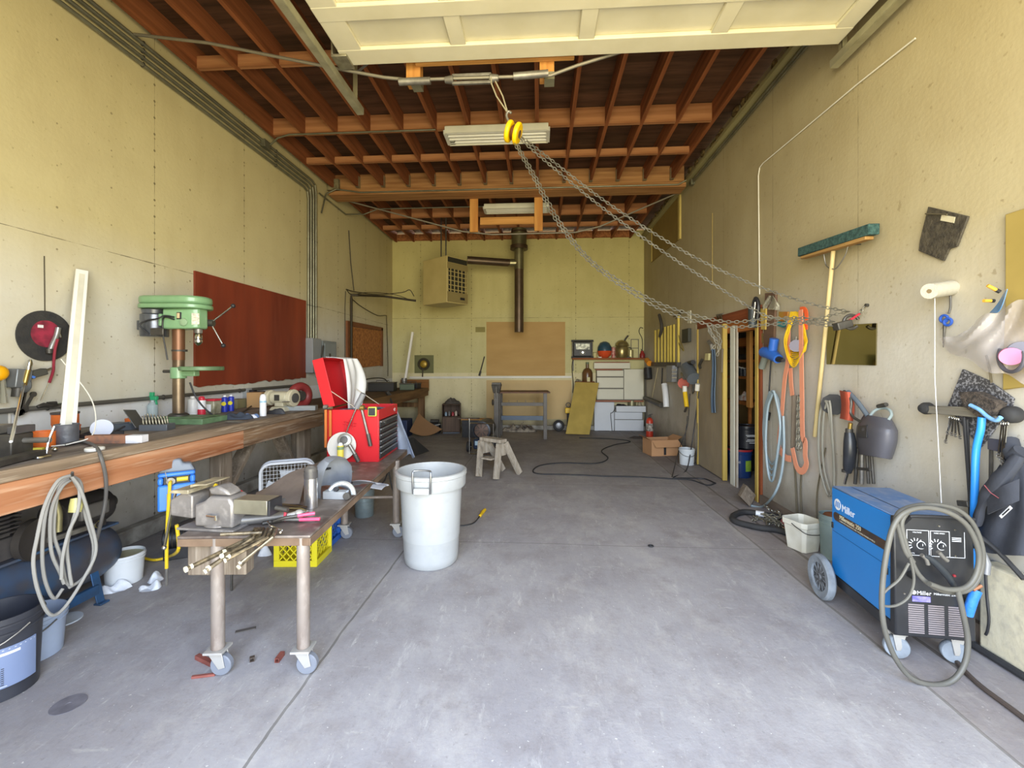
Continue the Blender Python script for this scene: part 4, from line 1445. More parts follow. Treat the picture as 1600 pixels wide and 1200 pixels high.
solo(MB(TM(atx(371, -3.35), .1)).bb(-.05, .05, -.09, .09, 0, .10), 'box', mat('olive_box', '#8d8763', .7), 'small olive box against the wall behind the blue cans', 'box', bevel=.003)
solo(MB(TM(atx(401, -3.2), .15)).bb(-.08, .08, -.06, .06, 0, .17), 'cardboard_box', mat('cardboard', '#b08a5c', .8, scale=6, amt=.3), 'small cardboard box behind the white spray can', 'box', bevel=.003)
pw = onb2(411, 650)
can(pw, .029, .205, cw, cw, 'tall white spray can with a pale blue band at the bench front', band=(mat('band_blue', '#9fc6dc', .4), .62, .7), capw=.9)
# blue gloves / rags
def heap(c, sx, sy, h, m, label, name, cat, seed=1, rz=0, amp=.35):
    def f(u, v):
        a, r = 2 * pi * u, v
        x_, y_ = cos(a) * r * sx, sin(a) * r * sy
        nz_ = noise.noise(Vector((x_ * 14 + seed * 7.3, y_ * 14, seed)))
        k = max(0, 1 - r ** 2.2)
        return (x_ * (1 + .25 * noise.noise(Vector((cos(a) * 1.5, sin(a) * 1.5, seed)))), y_ * (1 + .25 * noise.noise(Vector((cos(a) * 1.5, sin(a) * 1.5, seed + 5)))), 0.003 + h * k ** .6 * (0.75 + amp * 2 * nz_))
    b = MB(TM(c, rz))
    n1, n2 = 26, 9
    vs, fs = [], []
    for i in range(n1):
        for j in range(n2 + 1):
            vs.append(f(i / n1, j / n2 if j else 0.001))
    for i in range(n1):
        i2 = (i + 1) % n1
        for j in range(n2):
            fs.append((i * (n2 + 1) + j, i * (n2 + 1) + j + 1, i2 * (n2 + 1) + j + 1, i2 * (n2 + 1) + j))
    fs.append(tuple(reversed([i * (n2 + 1) + n2 for i in range(n1)])))
    fs.append(tuple(i * (n2 + 1) for i in range(n1)))
    b.add(vs, fs)
    return solo(b, name, m, label, cat)


heap(onb2(372, 655) , .13, .06, .07, mat('dark_glove', '#39414f', .8), 'dark work glove in front of the blue spray cans', 'glove', 'glove', 3, .2)
heap(onb2(391, 653) , .08, .06, .05, mat('blue_glove', '#6f8fc4', .7, col2='#d8dbe6', scale=9, amt=1, lo=.5, hi=.56), 'blue and white glove beside the dark one', 'glove', 'glove', 8)
heap(onb2(368, 660), .11, .03, .018, steel, 'scattered small steel bits in front of the gloves', 'metal_scraps', 'scrap', 5)

# bench grinder
gb = onb2(441, 642)
grm = mat('grinder_beige', '#c9c2a8', .45, scale=6, amt=.4, col2='#a39c82')
T = Thing('bench_grinder', 'pale bench grinder with round wheel guards on the near bench', 'bench grinder', M=TM(gb + Vector((-.02, .02, 0)), radians(-8)))
T.part('base', grm, bevel=.01).box((0, 0, .022), (.20, .16, .044), taper=.75)
T.part('pedestal', grm, bevel=.008).box((0, 0, .075), (.10, .09, .06))
T.part('motor', grm).lathe([(0, -.10), (.055, -.10), (.068, -.085), (.068, .085), (.055, .10), (0, .10)], (0, 0, .135), (1, 0, 0), 28)
g = T.part('wheel_guard', grm, bevel=.006)
g.lathe([(0, -.024), (.085, -.024), (.09, -.018), (.09, .018), (.085, .024), (0, .024)], (.135, -.0, .135), (1, 0, 0), 32)
g2 = T.part('wheel_guard', grm, bevel=.006)
g2.lathe([(0, -.024), (.075, -.024), (.08, -.018), (.08, .018), (.075, .024), (0, .024)], (-.135, 0, .135), (1, 0, 0), 32)
T.part('grinding_wheel', mat('grind_dark', '#4b4a48', .8)).cyl((.16, 0, .135), (.170, 0, .135), .05, n=24)
T.part('label', dsteel).bb(-.03, .03, -.071, -.0685, .11, .17)
T.part('tool_rest', steel, bevel=.002).bb(.11, .17, -.13, -.085, .10, .108)
T.done()
solo(MB(TM(onb2(470, 641), .2)).bb(-.16, .16, -.05, .05, 0, .05), 'toolbox_tray', mat('tray_grey', '#9ea3a3', .5), 'grey metal tray on the bench right of the grinder', 'tray', bevel=.004)
heap(onb2(430, 647), .09, .03, .05, mat('wire_black', '#27272b', .6), 'tangle of black wire under the grinder', 'wire_tangle', 'wire', 9, 0, .8)

# ---- things hung on the left wall
T = Thing('cutting_disc', 'large black cutting disc hung on the left wall near the picture edge', 'disc')
c = PX(71, 525, x=XW + .012)
T.part('disc', mat('disc_black', '#2b2b2d', .85, col2='#3a3836', scale=16, amt=.8, bump=.4), bevel=.001).lathe([(0, -.004), (.178, -.004), (.178, .004), (0, .004)], c, (1, 0, 0), 48)
T.part('paper_label', mat('disc_red', '#a03048', .6, col2='#5c2330', scale=14, amt=1)).lathe([(0, 0), (.095, 0), (.095, .0015), (0, .0015)], c + Vector((.005, 0, 0.015)), (1, 0, 0), 32)
T.part('label_text', cw).bb(c.x + .0075, c.x + .009, c.y - .055, c.y - .02, c.z + .055, c.z + .075)
T.done()
T = Thing('air_blow_gun', 'grey air blow gun with a red hose tail hung on the black disc', 'blow gun')
def lw(u, v, off=.04):
    return PX(u, v, x=XW + off)
T.part('body', mat('alu', '#a9a9a4', .35, .7, scale=10, amt=.5)).tube([lw(91, 512), lw(88, 525), lw(82, 538), lw(78, 549)], .016, 10, 3)
T.part('nozzle', chrome).tube([lw(91, 512), lw(92, 520), lw(94, 527)], .008, 8)
T.part('knob', dsteel).tube([lw(77, 545), lw(77, 552)], .02, 12)
T.part('red_lever', mat('lever_red', '#8e2a3a', .4)).tube([lw(90, 530, .06), lw(86, 545, .06), lw(84, 565, .06), (lw(83, 580, .05)), lw(77, 598, .03)], .0085, 8, 4)
T.part('tail', chrome).tube([lw(76, 598), lw(71, 610), lw(64, 626)], .004, 6)
T.done()
T = Thing('impact_wrench', 'grey pneumatic impact gun hung on the left wall over the bench', 'impact wrench')
T.part('body', mat('gun_grey', '#7b7f82', .4, .4, scale=8, amt=.4), bevel=.008).tube([lw(26, 602, .06), lw(40, 602, .06)], [.05, .052], 18)
q = T.part('housing', mat('gun_grey', '', .4), bevel=.006)
q.bar(lw(32, 577, .06), lw(28, 606, .06), .09, .075, (1, 0, 0))
T.part('anvil', dsteel).tube([lw(29, 604, .06), lw(27, 620, .06)], .03, 12)
T.part('handle', mat('gun_handle', '#4b4a43', .6), bevel=.006).bar(lw(40, 588, .06), lw(70, 580, .06), .05, .045, (0, 0, 1))
T.part('trigger', mat('trigger_blue', '#4a78c9', .4)).bar(lw(44, 587, .085), lw(53, 590, .085), .02, .015)
T.part('air_inlet', chrome).tube([lw(70, 580, .06), lw(80, 576, .05)], .009, 10)
T.done()
T = Thing('air_lance', 'long thin chrome air lance with brass fittings leaning on the bench', 'air lance')
T.part('rod', chrome).cyl(onb(17, 690, BZ + .13), lw(38, 598, .10), .0065, n=8)
T.part('brass_fittings', mat('brass', '#b59a55', .35, .8, scale=8, amt=.4)).tube([lw(38, 602, .10), lw(42, 585, .10), lw(45, 575, .10)], .013, 10)
T.part('coupler', chrome).tube([lw(44, 578, .10), lw(46, 568, .10), lw(47, 562, .10)], [.014, .017, .009], 10)
T.done()
for (p, q, lab) in (((38, 606), (29, 645), 'leftmost of three dark wrenches tucked behind the air pipe'), ((41, 607), (32, 644), 'middle of three dark wrenches tucked behind the air pipe'), ((52, 616), (38, 640), 'shorter tilted dark wrench right of the other two')):
    b = MB().bar(lw(*p, .05), lw(*q, .05), .018, .008, (1, 0, 0))
    b.lathe([(0, -.006), (.018, -.006), (.018, .006), (0, .006)], lw(*p, .05), (1, 0, 0), 14)
    b.lathe([(0, -.006), (.022, -.006), (.022, .006), (0, .006)], lw(*q, .05), (1, 0, 0), 14)
    solo(b, 'wrench', dsteel, lab, 'wrench', 'wrenches behind the air pipe')
T = Thing('c_clamp', 'small black clamp resting on the air pipe below the black disc', 'clamp')
T.part('frame', dsteel, bevel=.003).tube([lw(58, 636, .05), lw(68, 633, .05), lw(80, 634, .05), lw(90, 632, .05)], [.012, .018, .016, .01], 8)
T.part('screw', dsteel).tube([lw(74, 630, .05), lw(88, 629, .05)], .01, 8)
T.part('handle', chrome).tube([lw(88, 632, .05), lw(96, 630, .05)], .005, 6)
T.done()
b = MB().tube([lw(69, 400, .004), lw(70, 490, .004)], .0035, 5)
solo(b, 'wire', mat('wall_crack', '#4c4536', .8), 'thin dark wire hanging above the black disc', 'wire')
T = Thing('plastic_bag', 'clear plastic bag with a yellow cap hung at the left edge of picture', 'bag')
T.part('cap', mat('cap_yellow', '#e8a80c', .4)).sph(lw(-2, 583, .06), .05, 16, 10, (.8, 1, 1))
T.part('bag', mat('clear_bag', '#c9c7b5', .25, alpha=.5)).sheet(lambda u, v: lw(-14 + 26 * u + 10 * (1 - v) * (u - .5) * -1, 592 + 38 * v, .05 + .03 * sin(u * 9)), 8, 8, .004)
T.done()

# ---- boarded window at the far left
b = MB()
L0 = XL + .001
b.prism([PX(541, 502, x=L0), PX(595, 512.5, x=L0), PX(595, 572, x=L0), PX(541, 578, x=L0)], (.02, 0, 0))
T = Thing('window_boarding', 'rust brown chipboard nailed over a window by the back left corner', 'board')
T.part('chipboard', mat('osb', '#b8793c', .8, col2='#7d4722', scale=18, amt=1, stretch=(1, 1.4, 1), dust='#d19a5c')).prism([PX(543, 510, x=L0), PX(594, 517, x=L0), PX(594, 571, x=L0), PX(543, 577, x=L0)], (.022, 0, 0))
fr = T.part('frame', mat('window_frame_brown', '#7c4a28', .7), bevel=.003)
fr.prism([PX(541, 501, x=L0), PX(596, 512, x=L0), PX(596, 517, x=L0), PX(541, 509, x=L0)], (.04, 0, 0))
fr.prism([PX(540, 501, x=L0), PX(543.5, 501.5, x=L0), PX(543.5, 579, x=L0), PX(540, 579, x=L0)], (.04, 0, 0))
fr.prism([PX(593.5, 513, x=L0), PX(596, 513, x=L0), PX(596, 572, x=L0), PX(593.5, 572, x=L0)], (.04, 0, 0))
T.done()

# ---- far bench clutter
FZ = .976
def onf(u, v):
    return PX(u, v, z=FZ)
T = Thing('standing_tube', 'long white tube standing in a metal can on the far bench', 'tube')
c = Vector((-2.95, 9.3, FZ))
c = Vector((-2.98, 9.55, FZ))
T.part('can', steel).lathe([(0, .001), (.062, .001), (.062, .23), (.056, .23), (.056, .01), (0, .01)], c, n=20)
T.part('tube', mat('fixture_white', '', 1)).bar(c + Vector((0, 0, .015)), PX(645, 519, y=c.y + .12), .05, .045)
T.done()
def lump(u, v, s, m, label, name, cat, rz=0.0, c=None):
    c = c or onf(u, v)
    T = Thing(name, label, cat, M=TM(c, rz))
    T.part('body', m, bevel=.008).bb(-s[0] / 2, s[0] / 2, -s[1] / 2, s[1] / 2, 0, s[2])
    T.part('lid', mat(m.name + '_lid', '#4b453b', .6), bevel=.004).bb(-s[0] / 2 - .008, s[0] / 2 + .008, -s[1] / 2 - .008, s[1] / 2 + .008, s[2] + .0005, s[2] + .018)
    T.part('handle', dsteel).tube([(-s[0] / 4, 0, s[2] + .018), (-s[0] / 4, 0, s[2] + .05), (s[0] / 4, 0, s[2] + .05), (s[0] / 4, 0, s[2] + .018)], .006, 6)
    T.done()
lump(559, 626, (.35, .22, .10), mat('bluebox', '#3b4a78', .5), 'blue metal box on the far bench behind the white rag', 'metal_box', 'box', 0, Vector((-2.88, 6.3, FZ)))
lump(598, 611, (.5, .3, .16), mat('blackbox', '#2e2b26', .6), 'black tool case on the far bench under the wires', 'tool_case', 'case', .1)
lump(619, 612, (.3, .3, .12), mat('greenbox', '#4d5a40', .6), 'dull green box on the far bench', 'metal_box', 'box', .3, Vector((-2.78, 9.1, FZ)))
lump(650, 604, (.28, .2, .10), mat('blackbox2', '#2b2b2e', .6), 'small dark case at the end of the far bench', 'tool_case', 'case', -.2, Vector((-2.82, 9.7, FZ)))
T = Thing('pipe_wrench', 'dark lever tool sticking up at the near edge of far bench', 'wrench')
p = PX(612, 628, x=-2.56)
T.part('handle', dsteel).tube([PX(606, 616, x=-2.6), PX(611, 626, x=-2.52), PX(616, 637, x=-2.50)], .018, 8)
T.part('head', dsteel, bevel=.004).bar(PX(604, 612, x=-2.62), PX(609, 618, x=-2.58), .07, .05)
T.part('grip', mat('grip_red', '#8f2b2b', .5)).tube([PX(613, 631, x=-2.505), PX(617, 640, x=-2.495)], .02, 8)
T.done()
b = MB().tube([(-3.05, 6.6, 1.0), (-3.1, 7.2, 1.18), (-3.2, 8.2, 1.24), (-3.22, 9.0, 1.2), (-3.2, 9.3, 1.0)], .012, 6, 4)
solo(b, 'hose', mat('dark_hose', '#33302a', .6), 'dark hose arching over the cases on the far bench', 'hose')
# ================================================================ FLOOR OF THE LEFT SIDE
steelblue = mat('tank_blue', '#3d5f82', .5, .2, col2='#4c4a50', scale=3, amt=1, dust='#5a5450')
T = Thing('air_compressor', 'dark blue horizontal tank air compressor with motor and pump under the near bench', 'air compressor')
tx, tz = -2.95, 0.27
T.part('tank', steelblue).lathe([(0, 1.55), (.08, 1.57), (.15, 1.63), (.175, 1.72), (.175, 2.70), (.15, 2.79), (.08, 2.85), (0, 2.87)], (tx, 0, tz), (0, 1, 0), 32)
fb = mat('foot_blue', '#2d5580', .5, .3, col2='#33404f', scale=8, amt=.8)
for y in (1.8, 2.60):
    for sx in (-1, 1):
        q = T.part('foot', fb, bevel=.003)
        q.bar((tx + sx * .15, y, tz - .06), (tx + sx * .20, y, 0.001), .05, .008, (1, 0, 0))
        q.bb(tx + sx * .20 - .02, tx + sx * .20 + .03, y - .03, y + .03, 0.001, .012)
T.part('foot_rail', fb, bevel=.003).bb(tx + .165, tx + .19, 1.8, 2.6, .06, .12)
T.part('deck_plate', steelblue, bevel=.003).bb(tx - .14, tx + .14, 1.75, 2.78, tz + .165, tz + .18)
mo = T.part('motor', mat('motor_dark', '#4a4644', .55, .4, col2='#2c2a2b', scale=8, amt=.7))
mo.lathe([(0, 2.44), (.07, 2.45), (.105, 2.47), (.11, 2.50), (.11, 2.74), (.1, 2.77), (.05, 2.79), (0, 2.79)], (tx + .03, 0, tz + .30), (0, 1, 0), 28)
mo.bb(tx - .05, tx + .11, 2.52, 2.72, tz + .181, tz + .24)
T.part('motor_shaft_cap', dsteel).cyl((tx + .03, 2.80, tz + .30), (tx + .03, 2.84, tz + .30), .04, n=16)
T.part('capacitor', mat('cap_grey', '#6b6864', .5, .3, scale=9, amt=.4), bevel=.01).bb(tx + .10, tx + .16, 2.52, 2.70, tz + .27, tz + .36)
pu = T.part('pump', mat('pump_iron', '#5a5654', .6, .4, col2='#38353a', scale=9, amt=.8), bevel=.006)
pu.bb(tx - .10, tx + .10, 2.02, 2.26, tz + .181, tz + .30)
for k in range(7):
    pu.bb(tx - .09, tx + .11, 2.03, 2.25, tz + .32 + k * .022, tz + .330 + k * .022)
pu.bb(tx - .06, tx + .08, 2.06, 2.22, tz + .30, tz + .48)
pu.bb(tx - .09, tx + .11, 2.03, 2.25, tz + .475, tz + .52)
T.part('flywheel', mat('fly_dark', '#55504d', .5, .5, scale=9, amt=.6)).lathe([(0, -.01), (.05, -.015), (.105, -.015), (.115, -.02), (.115, .02), (.105, .015), (0, .01)], (tx + .12, 2.30, tz + .25), (1, .2, 0), 28)
T.part('delivery_pipe', mat('brass_dull', '#9c956f', .4, .6, scale=9, amt=.5)).tube([(tx + .08, 2.16, tz + .49), (tx + .10, 2.26, tz + .51), (tx + .14, 2.36, tz + .47), (tx + .16, 2.39, tz + .38), (tx + .16, 2.39, tz + .26)], .016, 10, 5)
T.part('pressure_switch', steel, bevel=.004).bar((tx + .13, 2.36, tz + .22), (tx + .15, 2.60, tz + .22), .03, .03)
T.part('gauge_ring', chrome).ring((tx + .16, 2.62, tz + .22), .022, .005, (1, 0, 0), 18, 6)
T.done()
b = MB()
b.tube([(XW + .12, 2.3, .80), (XW + .12, 2.33, .68), (XW + .13, 2.36, .2), (XW + .13, 2.36, .131)], .014, 8)
b.tube([(XW + .12, 1.9, .70), (XW + .13, 2.3, .66), (XW + .13, 2.5, .72), (XW + .12, 2.62, .82)], .01, 8, 6)
solo(b, 'cable', black, 'thick black cables on the wall under the bench behind the compressor', 'cable')

# coil of grey air hose hung on the bench apron
ho = mat('grey_hose', '#8f8d88', .5, scale=9, amt=.3)
T = Thing('air_hose', 'coil of grey air hose hung on the front of the near bench', 'hose')
q = T.part('coil', ho)
hx = BXF + .045
def hp_(u, v, off=0.0):
    return PX(u, v, x=hx + off)
loops = [[(112, 744), (88, 760), (72, 800), (66, 860), (70, 905), (84, 935), (98, 920)],
         [(112, 746), (92, 765), (84, 830), (95, 870), (102, 905), (108, 915)],
         [(114, 748), (96, 762), (80, 800), (80, 860), (94, 895), (100, 912)],
         [(110, 743), (126, 755), (132, 800), (146, 850), (142, 885), (128, 905), (108, 918)],
         [(112, 745), (125, 770), (118, 800), (105, 850), (108, 890), (112, 914)],
         [(114, 748), (124, 765), (121, 800), (108, 830), (98, 870), (96, 905)],
         [(112, 742), (90, 752), (70, 790), (58, 840), (52, 880), (60, 925), (78, 960), (100, 950), (130, 905), (150, 860), (140, 810), (126, 765), (112, 744)]]
for k, lp in enumerate(loops):
    q.tube([hp_(u, v, .012 * k) for u, v in lp], .0075, 8, 6)
T.part('tape_wrap', mat('tape_yellowish', '#b4ad6c', .4, scale=12, amt=.6)).tube([hp_(119, 778, .03), hp_(119, 790, .035), hp_(117, 800, .035)], [.022, .028, .026], 12)
T.part('hook', dsteel).tube([(BXF + .023, hp_(113, 745).y, hp_(113, 745).z - .006), hp_(113, 745, .05) + Vector((0, 0, -.012)), hp_(113, 738, .10)], .006, 6)
T.done()

blk = mat('bucket_black', '#2c2d33', .35, col2='#3e4048', scale=5, amt=.5)
def pail(c, r, h, m, name, label, cat='bucket', lid=None, handle=True, taper=.88, hm_=None, hang=0.6, M=None, band=None):
    T = Thing(name, label, cat, M=(M or TM(c)))
    b = T.part('body', m)
    b.lathe([(0, .002), (r * taper, .002), (r * taper, .006), (r * .97, h * .80), (r * 1.02, h * .80), (r * 1.02, h * .82), (r * .98, h * .83), (r * 1.0, h * .9), (r * 1.04, h * .9), (r * 1.04, h * .92), (r, h * .93), (r, h), (r * .96, h), (r * .85, .012), (0, .012)], n=36)
    if lid:
        T.part('lid', lid).lathe([(0, h * .965), (r * .93, h * .965), (r * .95, h * 1.0), (r * 1.06, h * 1.005), (r * 1.06, h * .95), (r * 1.045, h * .95)], n=36)
    if handle:
        q = T.part('handle', hm_ or dsteel)
        pts = []
        for i in range(13):
            a = pi * i / 12
            pts.append(Vector((cos(a) * r * 1.05, -sin(a) * r * 1.12, h * .86 - sin(a) * r * hang)))
        q.tube(pts, .0035, 6)
    if band:
        band(T, r, h)
    return T


def lab_arc(T, name, m, r, z0, z1, a0, a1, n=14, d=.0022):
    q = T.part(name, m)
    vs, fs = [], []
    for i in range(n + 1):
        a = a0 + (a1 - a0) * i / n
        vs += [(cos(a) * (r + d), sin(a) * (r + d), z0), (cos(a) * (r + d) * 1.01, sin(a) * (r + d) * 1.01, z1), (cos(a) * (r), sin(a) * (r), z0), (cos(a) * r, sin(a) * r, z1)]
    for i in range(n):
        k = i * 4
        fs += [(k, k + 4, k + 5, k + 1), (k + 2, k + 3, k + 7, k + 6), (k + 1, k + 5, k + 7, k + 3), (k, k + 2, k + 6, k + 4)]
    fs += [(0, 1, 3, 2), (n * 4, n * 4 + 2, n * 4 + 3, n * 4 + 1)]
    q.add(vs, fs)
    return q


def blband(T, r, h):
    lab_arc(T, 'label', mat('label_blue', '#72809f', .45, scale=8, amt=.2), r * .965, h * .18, h * .66, -1.15, .25)
    q = T.part('label_print', black)
    for k in range(15):
        a = -1.1 + .0 * k
        z = h * (.22 + .024 * k)
        for j in range(7):
            a0 = -1.08 + j * .075
            if (k * 7 + j * 3) % 11 > 0:
                A, B = a0, a0 + .066
                rr = r * .985
                q.add([(cos(A) * rr, sin(A) * rr, z), (cos(B) * rr, sin(B) * rr, z), (cos(B) * rr, sin(B) * rr, z + .004), (cos(A) * rr, sin(A) * rr, z + .004)], [(0, 1, 2, 3)])
    q2 = T.part('label_stripe', cw)
    for (z0, z1, a0, a1) in ((.57, .60, -1.05, -.2), (.20, .205, -1.05, -.5), (.63, .635, -1.1, .2)):
        vs, fs = [], []
        for i in range(11):
            a = a0 + (a1 - a0) * i / 10
            rr = r * .99
            vs += [(cos(a) * rr, sin(a) * rr, h * z0), (cos(a) * rr, sin(a) * rr, h * z1)]
        fs = [(2 * i, 2 * i + 2, 2 * i + 3, 2 * i + 1) for i in range(10)]
        q2.add(vs, fs)


pail(PX(0, 1078, z=0), .142, .37, blk, 'bucket', 'large black plastic bucket with a blue label at the bottom left corner', band=blband,
     hm_=steel).done()
pail(Vector((-2.62, 2.12, 0)), .13, .22, mat('pail_greyblue', '#9aa7bd', .4), 'bucket', 'pale blue-grey bucket partly hidden behind the large black one').done()
T = pail(PX(172, 922, z=0) + Vector((-.02, .12, 0)), .115, .20, mat('pail_white', '#d9dde0', .4, scale=4, amt=.3), 'bucket', 'small white plastic pail behind the compressor foot', handle=False)
T.part('liner', mat('pail_liner', '#b5b08a', .5)).lathe([(.108, .18), (.096, .15), (0, .15)], n=30)
T.done()
def disc(u, v, r, h, m, label, name='round_cover', cat='lid', hole=0.0):
    c = PX(u, v, z=0)
    pr = [(hole, 0.001), (r, .001), (r, h), (hole, h)] + ([(hole, .001)] if hole else [])
    if hole:
        pr = [(hole, .001), (r, .001), (r, h), (hole, h), (hole, .0011)]
    return solo(MB().lathe(pr, c, n=36), name, m, label, cat)


disc(99, 970, .085, .008, mat('lid_grey', '#b9c2cf', .4), 'round pale plastic lid lying on the floor beside the compressor')
disc(107, 1101, .062, .003, mat('disc_worn', '#77747a', .7, col2='#5d5a60', scale=15, amt=.8), 'flat grinding disc lying on the floor at bottom left', 'grinding_disc', 'disc', .011)
ragw = mat('rag_white', '#dfe3ea', .9, col2='#b9bfcb', scale=20, amt=.6)
heap(PX(177, 923, z=0), .09, .05, .06, ragw, 'crumpled white rag beside the small white pail', 'rag', 'rag', 2, .5, .7)
heap(PX(235, 920, z=0), .07, .045, .045, ragw, 'crumpled white paper rag alone on the floor, nearer half of a pair', 'rag', 'rag', 6, .2, .8)
heap(PX(243, 908, z=0) , .045, .04, .06, ragw, 'crumpled white paper rag touching the one in front of it', 'rag', 'rag', 12, 1.2, .8)
heap(PX(414, 868, z=0), .05, .03, .07, ragw, 'small blue-white rag on the floor left of yellow crate', 'rag', 'rag', 15, .2, .8)

# blue hose reel with yellow hose
T = Thing('hose_reel', 'blue plastic hose reel box hung at the bench leg with yellow hose', 'hose reel')
rb = mat('reel_blue', '#3f82e0', .35, scale=5, amt=.25)
c = PX(290, 752, x=-2.36)
M1 = TM((c.x - .06, c.y, c.z - .18), radians(38))
T.M = M1
q = T.part('case', rb, bevel=.012)
q.bb(-.10, .10, -.05, .05, 0, .17)
q.bb(-.10, -.07, -.05, .05, .171, .22)
q.bb(.07, .10, -.05, .05, .171, .22)
q.bb(-.10, .10, -.05, .05, .221, .25)
T.part('top_grip', mat('reel_grey', '#7f8894', .5), bevel=.012).prism([(-.10, -.05, .251), (-.075, -.05, .30), (-.035, -.05, .30), (-.02, -.05, .335), (.02, -.05, .335), (.035, -.05, .30), (.075, -.05, .30), (.10, -.05, .251)], (0, .09, 0))
T.part('drum', black).bb(-.068, .068, -.03, .045, .172, .22)
yh = mat('hose_yellow', '#e9c62a', .4, scale=9, amt=.2)
T.part('wound_hose', yh).tube([(.0, -.02, .197), (.06, -.02, .197)], .018, 10)
T.part('outlet', steel).cyl((-.03, -.06, .195), (-.03, -.03, .195), .024, n=16)
T.part('hose', yh).tube([(-.03, -.055, .195), (-.033, -.085, .185), (-.036, -.09, .12), (-.045, -.085, -.05), (-.05, -.08, -.25), (-.05, -.08, -.36)], .010, 8, 5)
T.part('hose_tip', steel).cyl((-.05, -.08, -.361), (-.05, -.08, -.47), .007, n=8)
T.done()
h0 = PX(192, 862, z=.02)
h1 = PX(277, 862, x=-2.2)
b = MB().tube([h0, PX(212, 868, z=.02), PX(240, 875, z=.02), PX(262, 870, z=.05), h1 + Vector((-.0, 0, 0)), PX(279, 845, x=-2.2), PX(276, 820, x=-2.2)], .010, 8, 6)
solo(b, 'hose', yh, 'short yellow hose curving along the floor and up beside the reel', 'hose')
T = Thing('screwdriver', 'small yellow handled tool hanging left of the blue reel', 'screwdriver')
T.part('handle', yh).tube([PX(264, 772, x=-2.4), PX(264, 784, x=-2.4)], .012, 8)
T.part('shaft', chrome).tube([PX(264, 766, x=-2.4), PX(264, 772, x=-2.4)], .006, 6)
T.part('cord', ho).tube([PX(264, 766, x=-2.4), (BXF - .02, PX(264, 766, x=-2.4).y + .02, BZ - .19)], .003, 5)
T.done()
T = Thing('electric_motor', 'small black ribbed motor on the floor behind the front table leg', 'motor')
c = PX(281, 868, z=0)
T.M = TM(c, radians(30))
q = T.part('body', black, bevel=.006)
q.bb(-.09, .09, -.08, .08, .0, .09)
q.cyl((-.1, 0, .15), (.1, 0, .15), .075, n=24)
for k in range(5):
    T.part('rib', dsteel).ring((-.07 + k * .035, 0, .15), .077, .005, (1, 0, 0), 24, 6)
T.done()
T = Thing('yellow_bar', 'short yellow lever leaning behind the vise under the bench', 'lever')
T.part('bar', yh).tube([PX(336, 758, x=-2.2), PX(350, 773, x=-2.1)], .014, 8)
T.part('cap', black).tube([PX(350, 773, x=-2.1), PX(354, 778, x=-2.08)], .016, 8)
T.part('tail', dsteel).tube([PX(354, 778, x=-2.08), PX(362, 800, x=-2.04), Vector((PX(362, 800, x=-2.04).x, PX(362, 800, x=-2.04).y, .002))], .008, 6)
T.done()

# box fan
T = Thing('box_fan', 'white box fan with a round-cornered grille standing under the near bench', 'fan', M=TM((-2.43, 4.12, .003), radians(28), 0, 0))
fw_ = mat('fan_white', '#d7dade', .45, scale=4, amt=.25)
def rrect(w, h, r, y, n=6):
    pts = []
    for (cx_, cz_, a0) in ((w / 2 - r, h - r, 0), (-w / 2 + r, h - r, pi / 2), (-w / 2 + r, r, pi), (w / 2 - r, r, 1.5 * pi)):
        for i in range(n + 1):
            a = a0 + pi / 2 * i / n
            pts.append((cx_ + cos(a) * r, y, cz_ + sin(a) * r))
    return pts
fz = .56
q = T.part('frame', fw_)
o = rrect(.46, fz, .09, 0)
for dy in (-.055, .055):
    q.tube([(x_, dy, z_) for x_, _, z_ in o + o[:1]], .014, 8)
vs = [(x_, -.05, z_) for x_, _, z_ in o] + [(x_, .05, z_) for x_, _, z_ in o]
n_ = len(o)
q.add(vs, [(i, (i + 1) % n_, (i + 1) % n_ + n_, i + n_) for i in range(n_)])
q = T.part('grille', fw_)
for k in range(15):
    x_ = -.21 + .42 * k / 14
    q.tube([(x_, -.055, .02), (x_, -.055, fz - .02)], .0018, 4)
    z_ = .03 + (fz - .06) * k / 14
    q.tube([(-.22, -.055, z_), (.22, -.055, z_)], .0018, 4)
q.tube([(-.225, -.055, .02), (.225, -.055, fz - .03)], .004, 4)
bl = mat('blade_white', '#cfd3d8', .4)
T.part('hub', bl).cyl((0, -.035, fz / 2), (0, .03, fz / 2), .05, n=20)
for k in range(5):
    a = 2 * pi * k / 5 + .4
    d_ = Vector((cos(a), 0, sin(a)))
    t_ = Vector((-sin(a), 0, cos(a)))
    cc = Vector((0, 0, fz / 2))
    T.part('blade', bl).prism([cc + d_ * .045 - t_ * .03 + Vector((0, -.01, 0)), cc + d_ * .19 - t_ * .08 + Vector((0, -.02, 0)), cc + d_ * .2 + t_ * .06 + Vector((0, .015, 0)), cc + d_ * .045 + t_ * .03 + Vector((0, .01, 0))], (0, .003, 0))
T.done()

# ---------------------------------------------------------------- rolling steel table
TZ = .68
TB = TM((-1.10, 2.05, 0), radians(4.85))
def tb(x_, y_, z_=0.0):
    return TB @ Vector((x_, y_, TZ + z_))


def ont(u, v, z=TZ):
    return PX(u, v, z=z)


